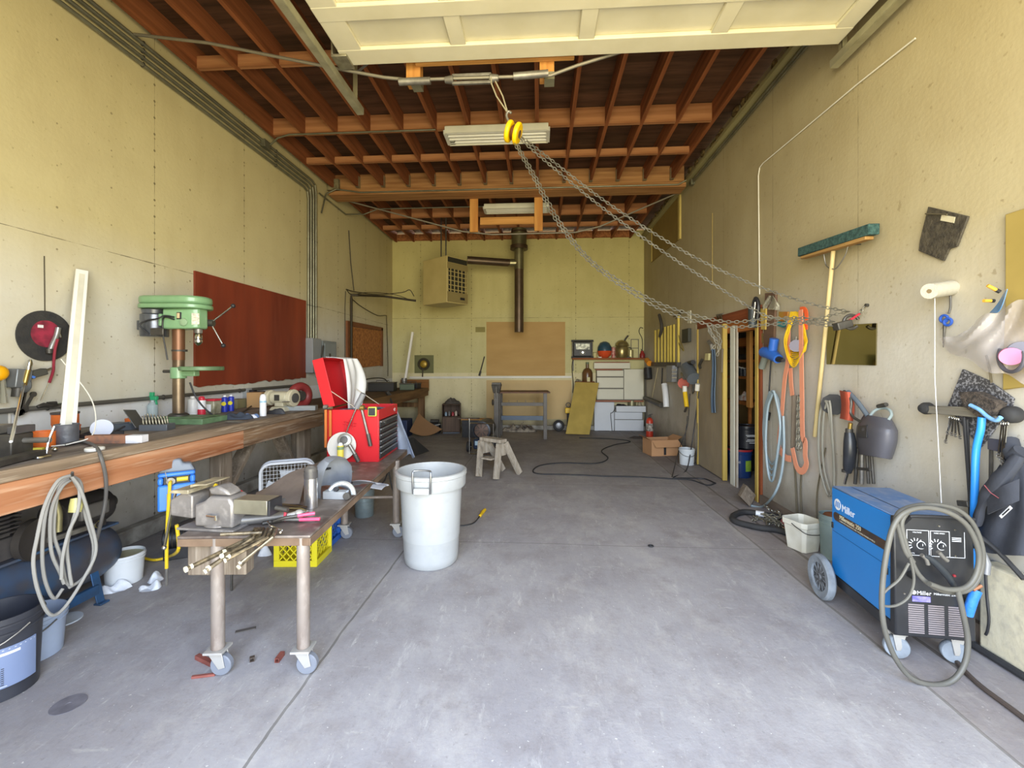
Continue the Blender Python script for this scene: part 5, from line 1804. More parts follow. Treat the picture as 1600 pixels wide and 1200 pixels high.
tabm = mat('steel_table_top', '#857b74', .5, .35, col2='#5c4f48', scale=3, amt=1, bump=.2, dust='#a89f97')
tleg = mat('table_leg_steel', '#8f8780', .6, .25, col2='#75655a', scale=6, amt=1, stretch=(1, 1, .4), dust='#aaa29a')
T = Thing('steel_table', 'long low rolling steel welding table on pipe legs, with the bench vise', 'table', M=TB)
T.part('tabletop', tabm, bevel=.003).bb(-.63, 0, 0, 2.16, TZ - .012, TZ)
T.part('edge_rail', mat('angle_brown', '#86705c', .6, .3, col2='#5f4a3a', scale=6, amt=.8), bevel=.002).bb(-.004, .002, -.001, 2.16, TZ - .05, TZ - .0125)
T.part('edge_rail', mat('angle_brown', '', 1), bevel=.002).bb(-.63, -.005, .001, .007, TZ - .05, TZ - .0125)
cm_ = mat('caster_grey', '#b9b6b0', .45, .4, scale=9, amt=.4)
cr_ = mat('caster_wheel', '#767a83', .5, scale=9, amt=.4)
for (lx, ly) in ((-.045, .03), (-.455, .03), (.0, 1.72), (-.44, 1.70)):
    T.part('leg', tleg).cyl((lx, ly, .13), (lx, ly, TZ - .0125), .030, n=20)
    q = T.part('caster', cm_, bevel=.002)
    q.bb(lx - .045, lx + .045, ly - .045, ly + .045, .118, .129)
    for s in (-1, 1):
        q.prism([(lx - .04, ly + s * .022, .117), (lx + .03, ly + s * .022, .117), (lx + .045, ly + s * .022, .045), (lx + .015, ly + s * .022, .035)], (0, .003, 0))
    T.part('caster_wheel', cr_, parent=q).lathe([(0, -.014), (.03, -.016), (.046, -.016), (.05, -.011), (.05, .011), (.046, .016), (.03, .016), (0, .014)], (lx + .02, ly, .051), (0, 1, 0), 24)
T.part('lower_shelf_bar', tleg).cyl((-.44, 1.70, .35), (-.0, 1.72, .35), .012, n=8)
T.done()

# big bench vise on the table corner
vm = mat('vise_grey', '#918c88', .45, .35, col2='#6f6a66', scale=6, amt=.7, dust='#aaa49e')
wm = mat('jaw_worn', '#cbbf9f', .4, .4, col2='#8a8270', scale=15, amt=.9)
vc = ont(335, 828)
T = Thing('bench_vise', 'large grey bench vise bolted to the front left corner of the steel table', 'vise', M=TM(vc + Vector((0, .04, .001)), radians(-4)))
T.part('plate', vm, bevel=.003).bb(-.18, .13, -.07, .12, 0, .012)
q = T.part('body', vm, bevel=.012)
q.prism([(-.10, -.05, .013), (.11, -.05, .013), (.11, -.05, .13), (.09, -.05, .165), (-.02, -.05, .165), (-.05, -.05, .14), (-.10, -.05, .12)], (0, .12, 0))
q.lathe([(.09, .013), (.07, .03), (.05, .06), (0, .06)], (0, .02, 0), (0, 0, 1), 24)
T.part('anvil', vm, bevel=.012).prism([(-.03, -.03, .166), (.08, -.03, .166), (.06, -.03, .19), (.01, -.03, .215), (-.045, -.03, .20)], (0, .09, 0))
q = T.part('moving_jaw', vm, bevel=.01)
q.prism([(-.24, -.045, .06), (-.115, -.045, .05), (-.115, -.045, .165), (-.16, -.045, .185), (-.24, -.045, .14)], (0, .11, 0))
q.bb(-.115, -.101, -.03, .05, .07, .12)
jf = T.part('jaw_face', wm, bevel=.002)
jf.prism([(-.21, -.085, .1855), (-.10, -.085, .1855), (-.10, -.085, .205), (-.19, -.085, .20)], (0, .16, 0))
T.part('jaw_face', wm, bevel=.003).prism([(-.09, -.085, .216), (-.055, -.085, .226), (.0, -.085, .232), (0, -.085, .238), (-.09, -.085, .232)], (0, .15, 0))
T.part('spindle', steel).cyl((-.245, .01, .10), (-.27, .01, .10), .022, n=16)
T.part('handle', chrome).tube([(-.262, .01, .165), (-.262, -.01, .10), (-.285, -.03, -.10)], .007, 8)
T.part('handle_ball', chrome).sph((-.287, -.032, -.108), .012, 12, 8)
T.part('lock_handle', chrome).tube([(-.02, -.06, .075), (.04, -.075, .078), (.045, -.08, .06)], .006, 8)
sl = T.part('slide_bar', mat('slide_steel', '#b9b49f', .3, .7, scale=8, amt=.6, col2='#8a8573'), bevel=.002)
sl.bb(.111, .29, -.045, .05, .085, .155)
T.part('slide_end', black, bevel=.002).bb(.291, .305, -.045, .05, .08, .155)
T.part('screw_end', dsteel).cyl((.306, 0, .11), (.37, 0, .10), .012, n=10)
T.done()
T = Thing('pipe_tool', 'grey pipe-shaped tool with a red ring lying along the steel table below the vise', 'pipe tool')
a_, b_ = ont(358, 815, TZ + .028), ont(446, 806, TZ + .028)
T.part('barrel', mat('tool_grey', '#6f6d6b', .45, .4, scale=8, amt=.4)).cyl(a_, b_, .026, n=20)
T.part('red_ring', mat('ring_red', '#c04052', .45)).ring(b_, .022, .007, (b_ - a_), 20, 8)
q = T.part('tip', cm_)
q.cyl(b_ + (b_ - a_) * .03, b_ + (b_ - a_) * .22, .012, .02, 14)
q.sph(b_ + (b_ - a_) * .25, .026, 14, 10)
T.done()
def tool_on_table(pts, parts, name, label, cat):
    T = Thing(name, label, cat)
    P_ = [ont(u, v, TZ + z) for u, v, z in pts]
    for nm, m, i, j, r in parts:
        T.part(nm, m).tube(P_[i:j + 1], r, 8)
    T.done()


pk = mat('grip_pink', '#dc4f73', .45)
rd = mat('grip_red2', '#c22b36', .4)
tool_on_table([(410, 818, .012), (440, 812, .014), (468, 812, .014), (500, 811, .014)], [('head', dsteel, 0, 1, .010), ('jaw', steel, 1, 2, .008), ('grip', pk, 2, 3, .009)], 'pliers', 'lower arm of pliers with pink grips at the table corner', 'pliers')
tool_on_table([(425, 815, .03), (445, 809, .03), (465, 806, .032), (492, 802, .034)], [('jaw', dsteel, 0, 2, .008), ('grip', pk, 2, 3, .009)], 'pliers', 'upper arm of pliers with pink grips crossing the other', 'pliers')
tool_on_table([(388, 788, .06), (405, 789, .06), (436, 788, .06), (480, 793, .05)], [('handle', rd, 0, 2, .010), ('blade', chrome, 2, 3, .007)], 'chisel', 'red handled bar tool lying behind the grey pipe tool', 'chisel')
tool_on_table([(388, 781, .02), (400, 781, .02), (432, 782, .02), (442, 784, .02)], [('handle', pine, 0, 2, .012), ('head', steel, 2, 3, .022)], 'hammer', 'wooden handled hammer lying beyond the red handled tool', 'hammer')
tool_on_table([(404, 795, .04), (470, 796, .045), (480, 800, .045)], [('blade', chrome, 0, 2, .008)], 'spatula', 'flat bright steel strip lying across the grey pipe tool', 'strip')
T = Thing('red_tool', 'red curved tool handle lying behind the vise', 'tool handle')
c = ont(367, 782)
T.part('hoop', rd).ring(c + Vector((0, 0, .0)), .055, .012, (0, -1, .35), 24, 8, .1, pi - .1)
T.part('base', mat('grey_base', '#6c6a6c', .5), bevel=.004).bar(c + Vector((-.06, .01, .012)), c + Vector((.06, 0, .012)), .05, .022)
T.done()
# bundle of bright threaded rods jutting over the near edge
rodm = mat('rod_rusty', '#8b7d64', .4, .6, col2='#4f4638', scale=40, amt=1, stretch=(1, 1, 1))
tipm = mat('rod_end', '#f0e9cf', .3, .3)
rds = [(400, 850, 292, 889), (392, 850, 301, 884), (396, 846, 322, 892), (400, 842, 327, 887), (412, 838, 348, 868), (418, 838, 353, 875), (420, 840, 358, 869), (424, 846, 374, 885), (426, 844, 377, 879), (405, 852, 352, 862)]
T = Thing('rod_bundle', 'fan of bright threaded rods sticking out over the near edge of steel table', 'rods')
for k, (u0, v0, u1, v1) in enumerate(rds):
    p0 = ont(u0, 838 + (k % 3), TZ + .010 + .012 * (k % 3))
    far = ont(u0 + 6, 826, TZ + .012 + .012 * (k % 3))
    tip = CP(u1, v1, 1.83 + .012 * k)
    q = T.part('rod', rodm)
    q.tube([far, p0, tip], .0078 if k % 3 else .0095, 8)
    T.part('rod_end', tipm, parent=q).cyl(tip, tip + (tip - p0).normalized() * .008, .0105 if k % 3 else .0125, n=12)
T.part('cross_rod', rodm).tube([ont(345, 835, TZ + .05), ont(410, 832, TZ + .046)], .008, 8)
T.part('clip', chrome).tube([ont(418, 815, TZ + .05), ont(424, 822, TZ + .05), ont(440, 828, TZ + .02), ont(438, 832, TZ + .02)], .004, 6, 4)
T.done()
T = Thing('timber_block', 'grey weathered wood block under the vise at the front of the table', 'wood block')
T.M = TB
T.part('block', legm, bevel=.004).bb(-.60, -.32, .03, .10, TZ - .20, TZ - .052)
T.done()

# thermos
c = ont(480, 797)
can(c + Vector((0, .04, 0)), .036, .245, mat('thermos_steel', '#c9c6c4', .22, .9, scale=3, amt=.15), mat('thermos_top', '#55524f', .4), 'steel thermos bottle with a dark cap on the steel table', cat='bottle', name='thermos', capw=.95, band=(mat('thermos_band', '#4b4847', .4), .70, .86), n=32)

# leather apron heap, grey helmet, grinder guards on the table
def sheet_solo(fn, nu, nv, th, m, name, label, cat, **k):
    return solo(MB().sheet(fn, nu, nv, th), name, m, label, cat, **k)


lea = mat('leather_brown', '#796b60', .75, col2='#5b5049', scale=6, amt=.8, bump=.4)
A, B_, C_, D_ = ont(398, 790), ont(468, 790), ont(482, 742, TZ + .10), ont(400, 770, TZ + .02)
def leaf(u, v):
    p = A.lerp(B_, u).lerp(D_.lerp(C_, u), v)
    return p + Vector((0, 0, .012 + .05 * u * v + .012 * sin(u * 6 + v * 4) * v))
sheet_solo(leaf, 12, 10, .006, lea, 'leather_sheet', 'folded brown leather piece lying on the steel table behind the thermos', 'leather')
T = Thing('welding_helmet', 'grey dusty welding helmet lying on the steel table right of the thermos', 'welding helmet')
c = ont(512, 778)
hg = mat('helmet_grey_dust', '#868a90', .6, col2='#5f646d', scale=7, amt=.8, bump=.2)
q = T.part('shell', hg)
M2 = TM(c + Vector((-.02, .09, .002)), radians(150), radians(-12), radians(0))
vs, fs = [], []
nu_, nv_ = 20, 12
for i in range(nu_ + 1):
    for j in range(nv_ + 1):
        a = -1.9 + 3.8 * i / nu_
        t = j / nv_
        rr = .115 * (1 - .35 * abs(t - .35) ** 1.5) * (1 - .30 * max(0, t - .8) * 5)
        vs.append((cos(a) * rr * 1.1, sin(a) * rr, .22 * t + .003))
for i in range(nu_):
    for j in range(nv_):
        k = i * (nv_ + 1) + j
        fs.append((k, k + nv_ + 1, k + nv_ + 2, k + 1))
top_ = len(vs)
vs.append((.0, 0, .235))
for i in range(nu_):
    fs.append((i * (nv_ + 1) + nv_, (i + 1) * (nv_ + 1) + nv_, top_))
q.add(vs, fs, TM((0, 0, 0)) if False else None)
q.v = [M2 @ p for p in q.v]
T.part('lens', black, bevel=.002).bar(M2 @ Vector((.128, -.05, .12)), M2 @ Vector((.128, .05, .12)), .05, .012, M2.to_3x3() @ Vector((0, 0, 1)))
T.done()
T = Thing('angle_grinder_guard', 'silver curved guard with a black knob at the right edge of the steel table', 'guard')
c = ont(530, 779)
q = T.part('guard', mat('alu_bright', '#c3c8cc', .3, .5, scale=9, amt=.4))
q.ring(c + Vector((0, .02, .012)), .075, .016, (.2, -1, .5), 26, 8, .0, pi)
q.bar(c + Vector((-.09, .0, .025)), c + Vector((.05, 0, .025)), .05, .045)
T.part('knob', black).cyl(c + Vector((-.01, -.01, .06)), c + Vector((-.01, -.03, .065)), .014, n=14)
T.part('clamp', dsteel).cyl(c + Vector((.06, -.01, .02)), c + Vector((.06, -.035, .025)), .022, n=14)
T.done()
T = Thing('face_shield', 'grey curved cap-like shield with a brim at the table edge', 'face shield')
c = ont(560, 762)
def shl(u, v):
    a = pi * u
    return c + Vector((.10 * cos(a) + .03 + .06 * v, .03 * v - .05 * sin(a) * (1 - v) + .02, .004 + .05 * sin(a) ** .8 * (1 - .75 * v)))
T.part('shell', mat('shield_grey', '#77787f', .5, scale=6, amt=.4)).sheet(shl, 16, 8, .004)
T.part('brim', mat('shield_brim', '#8d8f96', .5), bevel=.002).sheet(lambda u, v: c + Vector((.10 + .09 * v * (1 - .3 * abs(u - .5)), -.05 + .10 * u, .012 + .012 * sin(pi * u) - .01 * v)), 8, 6, .004)
T.part('strap', black).tube([c + Vector((-.09, 0, .03)), c + Vector((-.06, -.03, .05)), c + Vector((-.02, -.05, .045))], .006, 6, 3)
T.done()
sc = ont(532, 727)
can(sc, .026, .185, mat('can_yellowgreen', '#d8c650', .35, scale=6, amt=.3), mat('cap_clear', '#d7d9d8', .3), 'yellow and green spray can standing in front of the red toolbox', band=(mat('can_green', '#7d9163', .4), .70, .83), capw=.75)
c = ont(574, 738)
solo(MB().ring(c + Vector((-.12, 0, .004)), .013, .003, n=18), 'washer', steel, 'small steel ring lying on the steel table near the toolbox', 'ring')

# ---------------------------------------------------------------- red toolbox
tr = mat('toolbox_red', '#c01f27', .35, scale=4, amt=.25, col2='#a51a21')
n0 = ont(592, 722)
n1 = ont(620, 702)
d_ = (n1 - n0).normalized()
yawt = atan2(d_.y, d_.x) - pi / 2
X0 = TM(n0 + Vector((0, 0, .001)), yawt)
W_, D__, Hh = .44, .58, .44         # depth across, length, height
T = Thing('tool_chest', 'red steel tool chest with black drawer fronts and open lid on the steel table', 'tool chest', M=X0)
q = T.part('body', tr, bevel=.004)
q.bb(-W_, -W_ + .004, 0, D__, 0, Hh)
q.bb(-W_ + .0045, -.005, 0, .004, 0, Hh)
q.bb(-W_ + .0045, -.005, D__ - .004, D__, 0, Hh)
q.bb(-W_, -.004, .0045, D__ - .0045, 0.0, .004)
q.bb(-W_ + .004, -.003, .004, D__ - .004, Hh - .09, Hh - .085)
T.part('front_frame', tr, bevel=.003).bb(-.0045, 0, .0, .02, 0, Hh).bb(-.0045, 0, D__ - .02, D__, 0, Hh).bb(-.0045, 0, .0205, D__ - .0205, Hh - .09, Hh).bb(-.0045, 0, .0205, D__ - .0205, 0, .02)
bd = mat('drawer_black', '#2f3033', .4, .3, col2='#4a4b4f', scale=9, amt=.5)
zs = [.022, .085, .135, .185, .235, .285, .35]
for k in range(6):
    q = T.part('drawer', bd, bevel=.002)
    q.bb(-.004, .006, .022, D__ - .022, zs[k], zs[k + 1] - .006)
    T.part('drawer_pull', mat('pull_grey', '#9a9b9e', .35, .6), parent=q, bevel=.001).bb(.0065, .014, .024, D__ - .024, zs[k + 1] - .020, zs[k + 1] - .010)
e_ = T.part('emblem', cw)
e_.lathe([(0, 0), (.022, 0), (.022, .002), (0, .002)], (.001, D__ - .10, Hh - .045), (1, 0, 0), 20, sx=1.0, sy=.75)
T.part('emblem_text', tr).text('m', (.0035, D__ - .113, Hh - .053), (0, 1, 0), (0, 0, 1), .03, .001)
T.part('lock_badge', chrome).lathe([(0, 0), (.018, 0), (.018, .003), (0, .003)], (.0065, .16, .315), (1, 0, 0), 16)
# lid, hinged at the far side (-x) and tipped open
hinge = Vector((-W_, 0, Hh))
ang = radians(104)
Ld = T.part('lid', tr, bevel=.004)
def lp(s_, y_, h_):
    return (hinge.x - cos(pi - ang) * s_ * -1 * -1 + sin(pi - ang) * h_ * 1, y_, hinge.z + sin(pi - ang) * s_ + cos(pi - ang) * h_ * 1)
def lidbox(s0, s1, y0, y1, h0, h1):
    vs = []
    for h_ in (h0, h1):
        for (s_, y_) in ((s0, y0), (s1, y0), (s1, y1), (s0, y1)):
            vs.append((hinge.x - .02 - sin(radians(14)) * s_ + cos(radians(14)) * h_, y_, hinge.z + .01 + cos(radians(14)) * s_ + sin(radians(14)) * h_))
    Ld.add(vs, [(0, 3, 2, 1), (4, 5, 6, 7), (0, 1, 5, 4), (1, 2, 6, 5), (2, 3, 7, 6), (3, 0, 4, 7)])
lidbox(0, .42, .005, D__ - .005, -.004, 0)
lidbox(0, .42, 0, .004, -.004, .09)
lidbox(0, .42, D__ - .004, D__, -.004, .09)
lidbox(.416, .42, .0045, D__ - .0045, .0005, .09)
T.part('lid_stay', mat('stay_cream', '#cfc7b4', .4, .4)).bar((-W_ + .01, .012, Hh + .17), (-.17, .012, Hh - .004), .012, .004).bar((-W_ + .01, D__ - .02, Hh + .17), (-.17, D__ - .02, Hh - .004), .012, .004)
tg = T.part('gold_tray', mat('tray_items', '#7a8aa0', .6, scale=14, amt=1, col2='#3a3f4a'))
random.seed(4)
for k in range(14):
    tg.box((-W_ + .06 + random.random() * .3, .08 + random.random() * .42, Hh - .055 + random.random() * .02), (.05, .12, .04), (0, 0, random.random() * 3))
T.done()
def cb_(x_, y_, z_):
    return X0 @ Vector((x_, y_, z_))
# cloth draped over the lid
ca = Vector((hinge.x - .02 - sin(radians(14)) * .42, 0, hinge.z + .01 + cos(radians(14)) * .42))
def cloth(u, v):
    y_ = .33 + (.30 + .16 * sin(pi * min(1, v * 1.1))) * u + .02 * sin(v * 5)
    t = v * .62
    if t < .06:
        x_, z_ = ca.x - .03 + t * 2.4, ca.z + .03
    else:
        k = t - .06
        x_, z_ = ca.x + .125 + .10 * k + .02 * sin(u * 11) * min(1, k * 4), ca.z + .02 - k * .95
    z_ -= .04 * (1 - u) * v
    x_ += .05 * sin(pi * v) * u
    return cb_(x_ + .012 * sin(u * 17 + v * 2), y_, z_)
sheet_solo(cloth, 26, 20, .004, mat('cloth_white', '#d6d7d8', .85, scale=6, amt=.3), 'cloth', 'white rag draped over the open lid of the red tool chest', 'cloth')
# tools on the near side of the chest
def side(u, v, off=.012):
    r = ray(u, v)
    n_ = (X0.to_3x3() @ Vector((0, 1, 0)))
    P_ = X0 @ Vector((0, -off, 0))
    t = (P_ - Vector((0, 0, CAMZ))).dot(n_) / r.dot(n_)
    return Vector((0, 0, CAMZ)) + r * t


def stick(name, label, cat, segs):
    T = Thing(name, label, cat)
    for nm, m, a_, b_, r, off in segs:
        T.part(nm, m).tube([side(*a_, off), side(*b_, off)], r, 10)
    T.done()


orw = wood('orange_handle', '#c9763b', '#a35a28', 'z')
stick('hammer', 'wood handled hammer hung on the left of the red chest side', 'hammer', [('handle', orw, (509, 640), (509, 699), .012, .02), ('head', steel, (506, 636), (512, 636), .02, .02)])
stick('hammer', 'orange handled hammer hung right of the wooden one on the chest side', 'hammer', [('handle', orw, (516, 641), (516, 682), .012, .02), ('head', chrome, (513, 638), (519, 637), .014, .02)])
stick('screwdriver', 'long screwdriver with a thick grey handle slanting over the red chest corner', 'screwdriver', [('handle', mat('sd_grey', '#7b7c80', .4), (568, 615), (557, 637), .024, .05), ('shaft', chrome, (557, 637), (541, 676), .006, .03)])
stick('breaker_bar', 'steel ratchet bar with a brass head hanging on the chest side', 'ratchet', [('head', mat('brass', '', 1), (562, 637), (569, 637), .022, .025), ('bar', steel, (565, 639), (575, 680), .011, .025), ('grip', dsteel, (575, 678), (579, 697), .016, .025)])
T = Thing('tape_measure', 'black and yellow-green tape measure stuck on the red chest side', 'tape measure')
c = side(582, 643, .022)
T.M = TM(c, yawt)
T.part('case', mat('tape_green', '#c4cf5a', .4), bevel=.008).bb(-.036, .036, -.015, .015, -.04, .04)
T.part('face', black, bevel=.006).bb(-.028, .028, -.018, -.0155, -.032, .032)
T.done()
T = Thing('wire_rack', 'little red wire rack on the chest side', 'rack')
q = T.part('rack', mat('rack_red', '#b31d28', .4))
for (a_, b_) in (((537, 659), (557, 662)), ((536, 663), (556, 666)), ((541, 657), (538, 674)), ((546, 657), (544, 676)), ((552, 658), (550, 672))):
    q.tube([side(*a_, .008), side(*b_, .008)], .003, 5)
T.done()
T = Thing('angle_grinder', 'angle grinder with a large round disc leaning on the front of red chest', 'angle grinder')
c = side(534, 697, .05)
nn = (X0.to_3x3() @ Vector((.15, -1, .25))).normalized()
T.part('disc', mat('disc_cream', '#b9b3a8', .5, .2, scale=8, amt=.5)).lathe([(0, 0), (.115, 0), (.115, .004), (0, .004)], c, nn, 36)
T.part('gear_ring', mat('alu', '', 1)).lathe([(0, .0045), (.055, .0045), (.055, .03), (.045, .036), (0, .036)], side(539, 688, .05), nn, 24)
T.part('gear_cap', dsteel).lathe([(0, .037), (.032, .037), (.030, .044), (.018, .046), (0, .046)], side(539, 688, .05), nn, 20)
T.part('handle', steel).tube([side(546, 695, .09), side(556, 712, .09)], .014, 10)
T.part('grip', dsteel).tube([side(554, 709, .09), side(560, 721, .08)], .018, 10)
T.done()
T = Thing('hose_spool', 'dark red round hose reel behind the open chest lid', 'reel')
T.part('reel', mat('reel_red', '#7e2b2c', .5, scale=6, amt=.4)).ring(Vector((-2.55, 4.55, BZ + .15)), .10, .045, (1, -.4, 0), 28, 10)
T.part('hub', dsteel).cyl((-2.58, 4.56, BZ + .15), (-2.52, 4.54, BZ + .15), .05, n=20)
T.part('foot', dsteel).bb(-2.6, -2.5, 4.50, 4.60, BZ + .001, BZ + .03)
T.done()
# jacket sleeve hanging off the far side of the chest
jk = mat('denim_grey', '#7f8899', .9, col2='#5a6272', scale=6, amt=.7, bump=.3)
ja = cb_(-.04, D__ + .015, Hh - .02)
def jac(u, v):
    return ja + Vector((-.05 + .14 * v + (.04 + .10 * v) * (u - .2), .05 * u + .03 * sin(u * 7 + v * 3), -.50 * v - .02 * sin(u * 9)))
sheet_solo(jac, 14, 16, .01, jk, 'jacket', 'grey-blue jacket hanging off the far end of the steel table', 'jacket')
b = MB().prism([ont(632, 690, .30), ont(642, 684, .36), ont(668, 706, .02), ont(650, 712, .02)], (.02, .06, 0))
solo(b, 'rubber_mat', mat('mat_black', '#35332f', .8), 'black rubber mat leaning beyond the steel table', 'mat', bevel=.002)

# under and beside the steel table
def crate(c, m, label, s=(.34, .34, .27), rz=0.0):
    T = Thing('milk_crate', label, 'crate', M=TM(c, rz))
    x_, y_, h_ = s[0] / 2, s[1] / 2, s[2]
    q = T.part('rim', m, bevel=.002)
    for (a, b_, z0, z1) in ((0, 0, h_ - .045, h_), (0, 0, 0.0, .045)):
        if z0 == 0:
            q = T.part('bottom_rim', m, bevel=.002)
        q.bb(-x_, x_, -y_, -y_ + .012, z0, z1)
        q.bb(-x_, x_, y_ - .012, y_, z0, z1)
        q.bb(-x_, -x_ + .012, -y_ + .0125, y_ - .0125, z0, z1)
        q.bb(x_ - .012, x_, -y_ + .0125, y_ - .0125, z0, z1)
    for sx in (-1, 1):
        for sy in (-1, 1):
            T.part('corner_post', m, bevel=.002).bb(sx * x_ - sx * .0, sx * x_ - sx * .04, sy * y_, sy * y_ - sy * .014, .0455, h_ - .0455)
    g = T.part('lattice', m)
    for face in range(4):
        R_2 = rot(0, 0, face * pi / 2)
        w2 = x_ - .04
        for k in range(-5, 8):
            for sgn in (1, -1):
                x0 = -w2 + k * .045 * 1.2
                pts = []
                a0, z0, z1 = x0, .0455, h_ - .0455
                L3 = (z1 - z0)
                p, q_ = (a0, z0), (a0 + sgn * L3 * .9, z1)
                lo_, hi_ = (p, q_) if p[0] < q_[0] else (q_, p)
                if hi_[0] < -w2 or lo_[0] > w2:
                    continue
                def clip(pt, lim):
                    t = (lim - lo_[0]) / (hi_[0] - lo_[0])
                    return (lim, lo_[1] + t * (hi_[1] - lo_[1]))
                A_ = clip(lo_, -w2) if lo_[0] < -w2 else lo_
                B2 = clip(hi_, w2) if hi_[0] > w2 else hi_
                if (A_[0] - B2[0]) ** 2 < 1e-6:
                    continue
                g.bar(R_2 @ Vector((A_[0], -y_ + .006, A_[1])), R_2 @ Vector((B2[0], -y_ + .006, B2[1])), .006, .008)
    T.part('bottom', m).bb(-x_ + .013, x_ - .013, -y_ + .013, y_ - .013, .004, .012)
    T.done()


crate(PX(458, 887, z=0) + Vector((.0, .15, 0)), mat('crate_yellow', '#ddd02a', .4, scale=6, amt=.25), 'yellow plastic milk crate on the floor under the steel table', rz=radians(4), s=(.32, .28, .29))
crate(PX(505, 868, z=0) + Vector((-.17, .22, 0)), mat('crate_blue', '#2f62b5', .4, scale=6, amt=.3), 'blue plastic milk crate behind the yellow one under the table', rz=radians(3), s=(.31, .28, .28))
c = PX(563, 811, z=0)
q = MB(TM(c + Vector((0, .1, 0)))).lathe([(0, .001), (.085, .001), (.088, .01), (.095, .26), (.10, .265), (.10, .275), (.092, .275), (.082, .012), (0, .012)], n=36)
for k in range(6):
    q.ring((0, 0, .05 + k * .035), .0885 + k * .0012, .003, n=36, m=6)
solo(q, 'pail', mat('pail_galv', '#8f9fa5', .4, .4, scale=7, amt=.6, col2='#6f7c80'), 'grey ribbed galvanised pail under the steel table by the trash can', 'bucket')
b = MB().tube([CP(608, 738, 4.0), CP(612, 760, 4.0), CP(618, 780, 4.0), Vector((CP(622, 800, 4.0).x, CP(622, 800, 4.0).y, .01))], .007, 6, 5)
b.tube([CP(606, 738, 4.02), CP(600, 752, 4.02), CP(590, 757, 4.02), CP(585, 748, 4.02)], .007, 6, 5)
solo(b, 'cable', black, 'dark cable loop hanging below the far right table edge', 'cable')
# scraps on the floor
def tubebit(u, v, m, label, rz, L=.06, w=.022, name='steel_offcut'):
    c = PX(u, v, z=0)
    q = MB(TM(c, rz))
    t = .003
    for (x0, x1, z0, z1) in ((-w / 2, w / 2, 0.001, t), (-w / 2, w / 2, w - t, w), (-w / 2, -w / 2 + t, t, w - t), (w / 2 - t, w / 2, t, w - t)):
        q.bb(x0, x1, -L / 2, L / 2, z0, z1)
    solo(q, name, m, label, 'offcut')
rt = mat('red_offcut', '#8d5046', .6, col2='#6e3a30', scale=12, amt=.9)
tubebit(437, 1030, rt, 'short red square tube standing between the front table legs', radians(5))
tubebit(394, 1033, mat('dark_offcut', '#4c4038', .6), 'small dark nut-like offcut left of the short red tube', radians(30), .02, .022)
tubebit(320, 1035, rt, 'rusty red tube offcut touching the left front caster', radians(68), .13, .022)
tubebit(318, 1058, rt, 'flat rusty red scrap lying in front of the left front caster', radians(105), .10, .012)
solo(MB(TM(PX(384, 985, z=0), .5)).bb(-.05, .05, -.012, .012, 0.001, .006), 'scrap_strip', mat('scrap_grey', '#5d5753', .7), 'thin dark metal strip on the floor behind the front table legs', 'scrap')
solo(MB(TM(PX(1017, 854, z=0))).ring((0, 0, .006), .018, .006, n=18), 'rubber_ring', rubber, 'small black rubber ring alone on the middle floor', 'ring')
# ================================================================ MIDDLE OF THE FLOOR AND BACK WALL
c = CP(674, 880, 3.38)
c.z = 0
T = Thing('trash_can', 'tall round light grey plastic trash can with metal handles in the middle of the floor', 'trash can', M=TM(c))
tcm = mat('can_plastic', '#a6a8a7', .45, scale=3, amt=.35, col2='#a5a8aa', dust='#9b9d9e')
h = .70
T.part('body', tcm).lathe([(0, .002), (.185, .002), (.198, .015), (.205, .06), (.212, .2), (.2135, .205), (.215, .2), (.232, h - .14), (.233, h - .125), (.256, h - .12), (.262, h - .11), (.264, h - .035), (.270, h - .03), (.270, h - .005), (.263, h), (.252, h), (.246, h - .02), (.222, h - .15), (.2, .08), (0, .05)], n=48)
hm2 = mat('handle_steel', '#77797c', .3, .8, scale=12, amt=.4)
for s, nm in ((-1, 'near handle'), (1, 'far handle')):
    y_ = s * .280
    q = T.part('handle', hm2)
    if s > 0:
        q.tube([(-.062, y_, h - .11), (-.064, y_, h - .03), (.064, y_, h - .03), (.062, y_, h - .11)], .007, 8)
    else:
        q.tube([(-.062, y_, h - .11), (-.064, y_ + s * .004, h - .03), (-.064, y_, h + .035), (-.05, y_ - s * .01, h + .05), (.05, y_ - s * .01, h + .05), (.064, y_, h + .035), (.064, y_ + s * .004, h - .03), (.062, y_, h - .11)], .007, 8, 3)
    q2 = T.part('handle_bracket', tcm, bevel=.006)
    q2.bb(-.056, .056, y_ - .018, y_ + .018, h - .115, h - .07)
T.done()
# plugged cord end by the can
T = Thing('extension_cable', 'black cord with a yellow plug emerging behind the trash can', 'cord')
T.part('cord', black).tube([PX(700, 822, z=.008), PX(722, 821, z=.008), PX(740, 817, z=.008), PX(750, 806, z=.01)], .006, 6, 5)
T.part('plug', yellow_p, bevel=.003).tube([PX(750, 806, z=.014), PX(755, 799, z=.014), PX(758, 796, z=.014)], [.014, .018, .014], 10)
T.done()

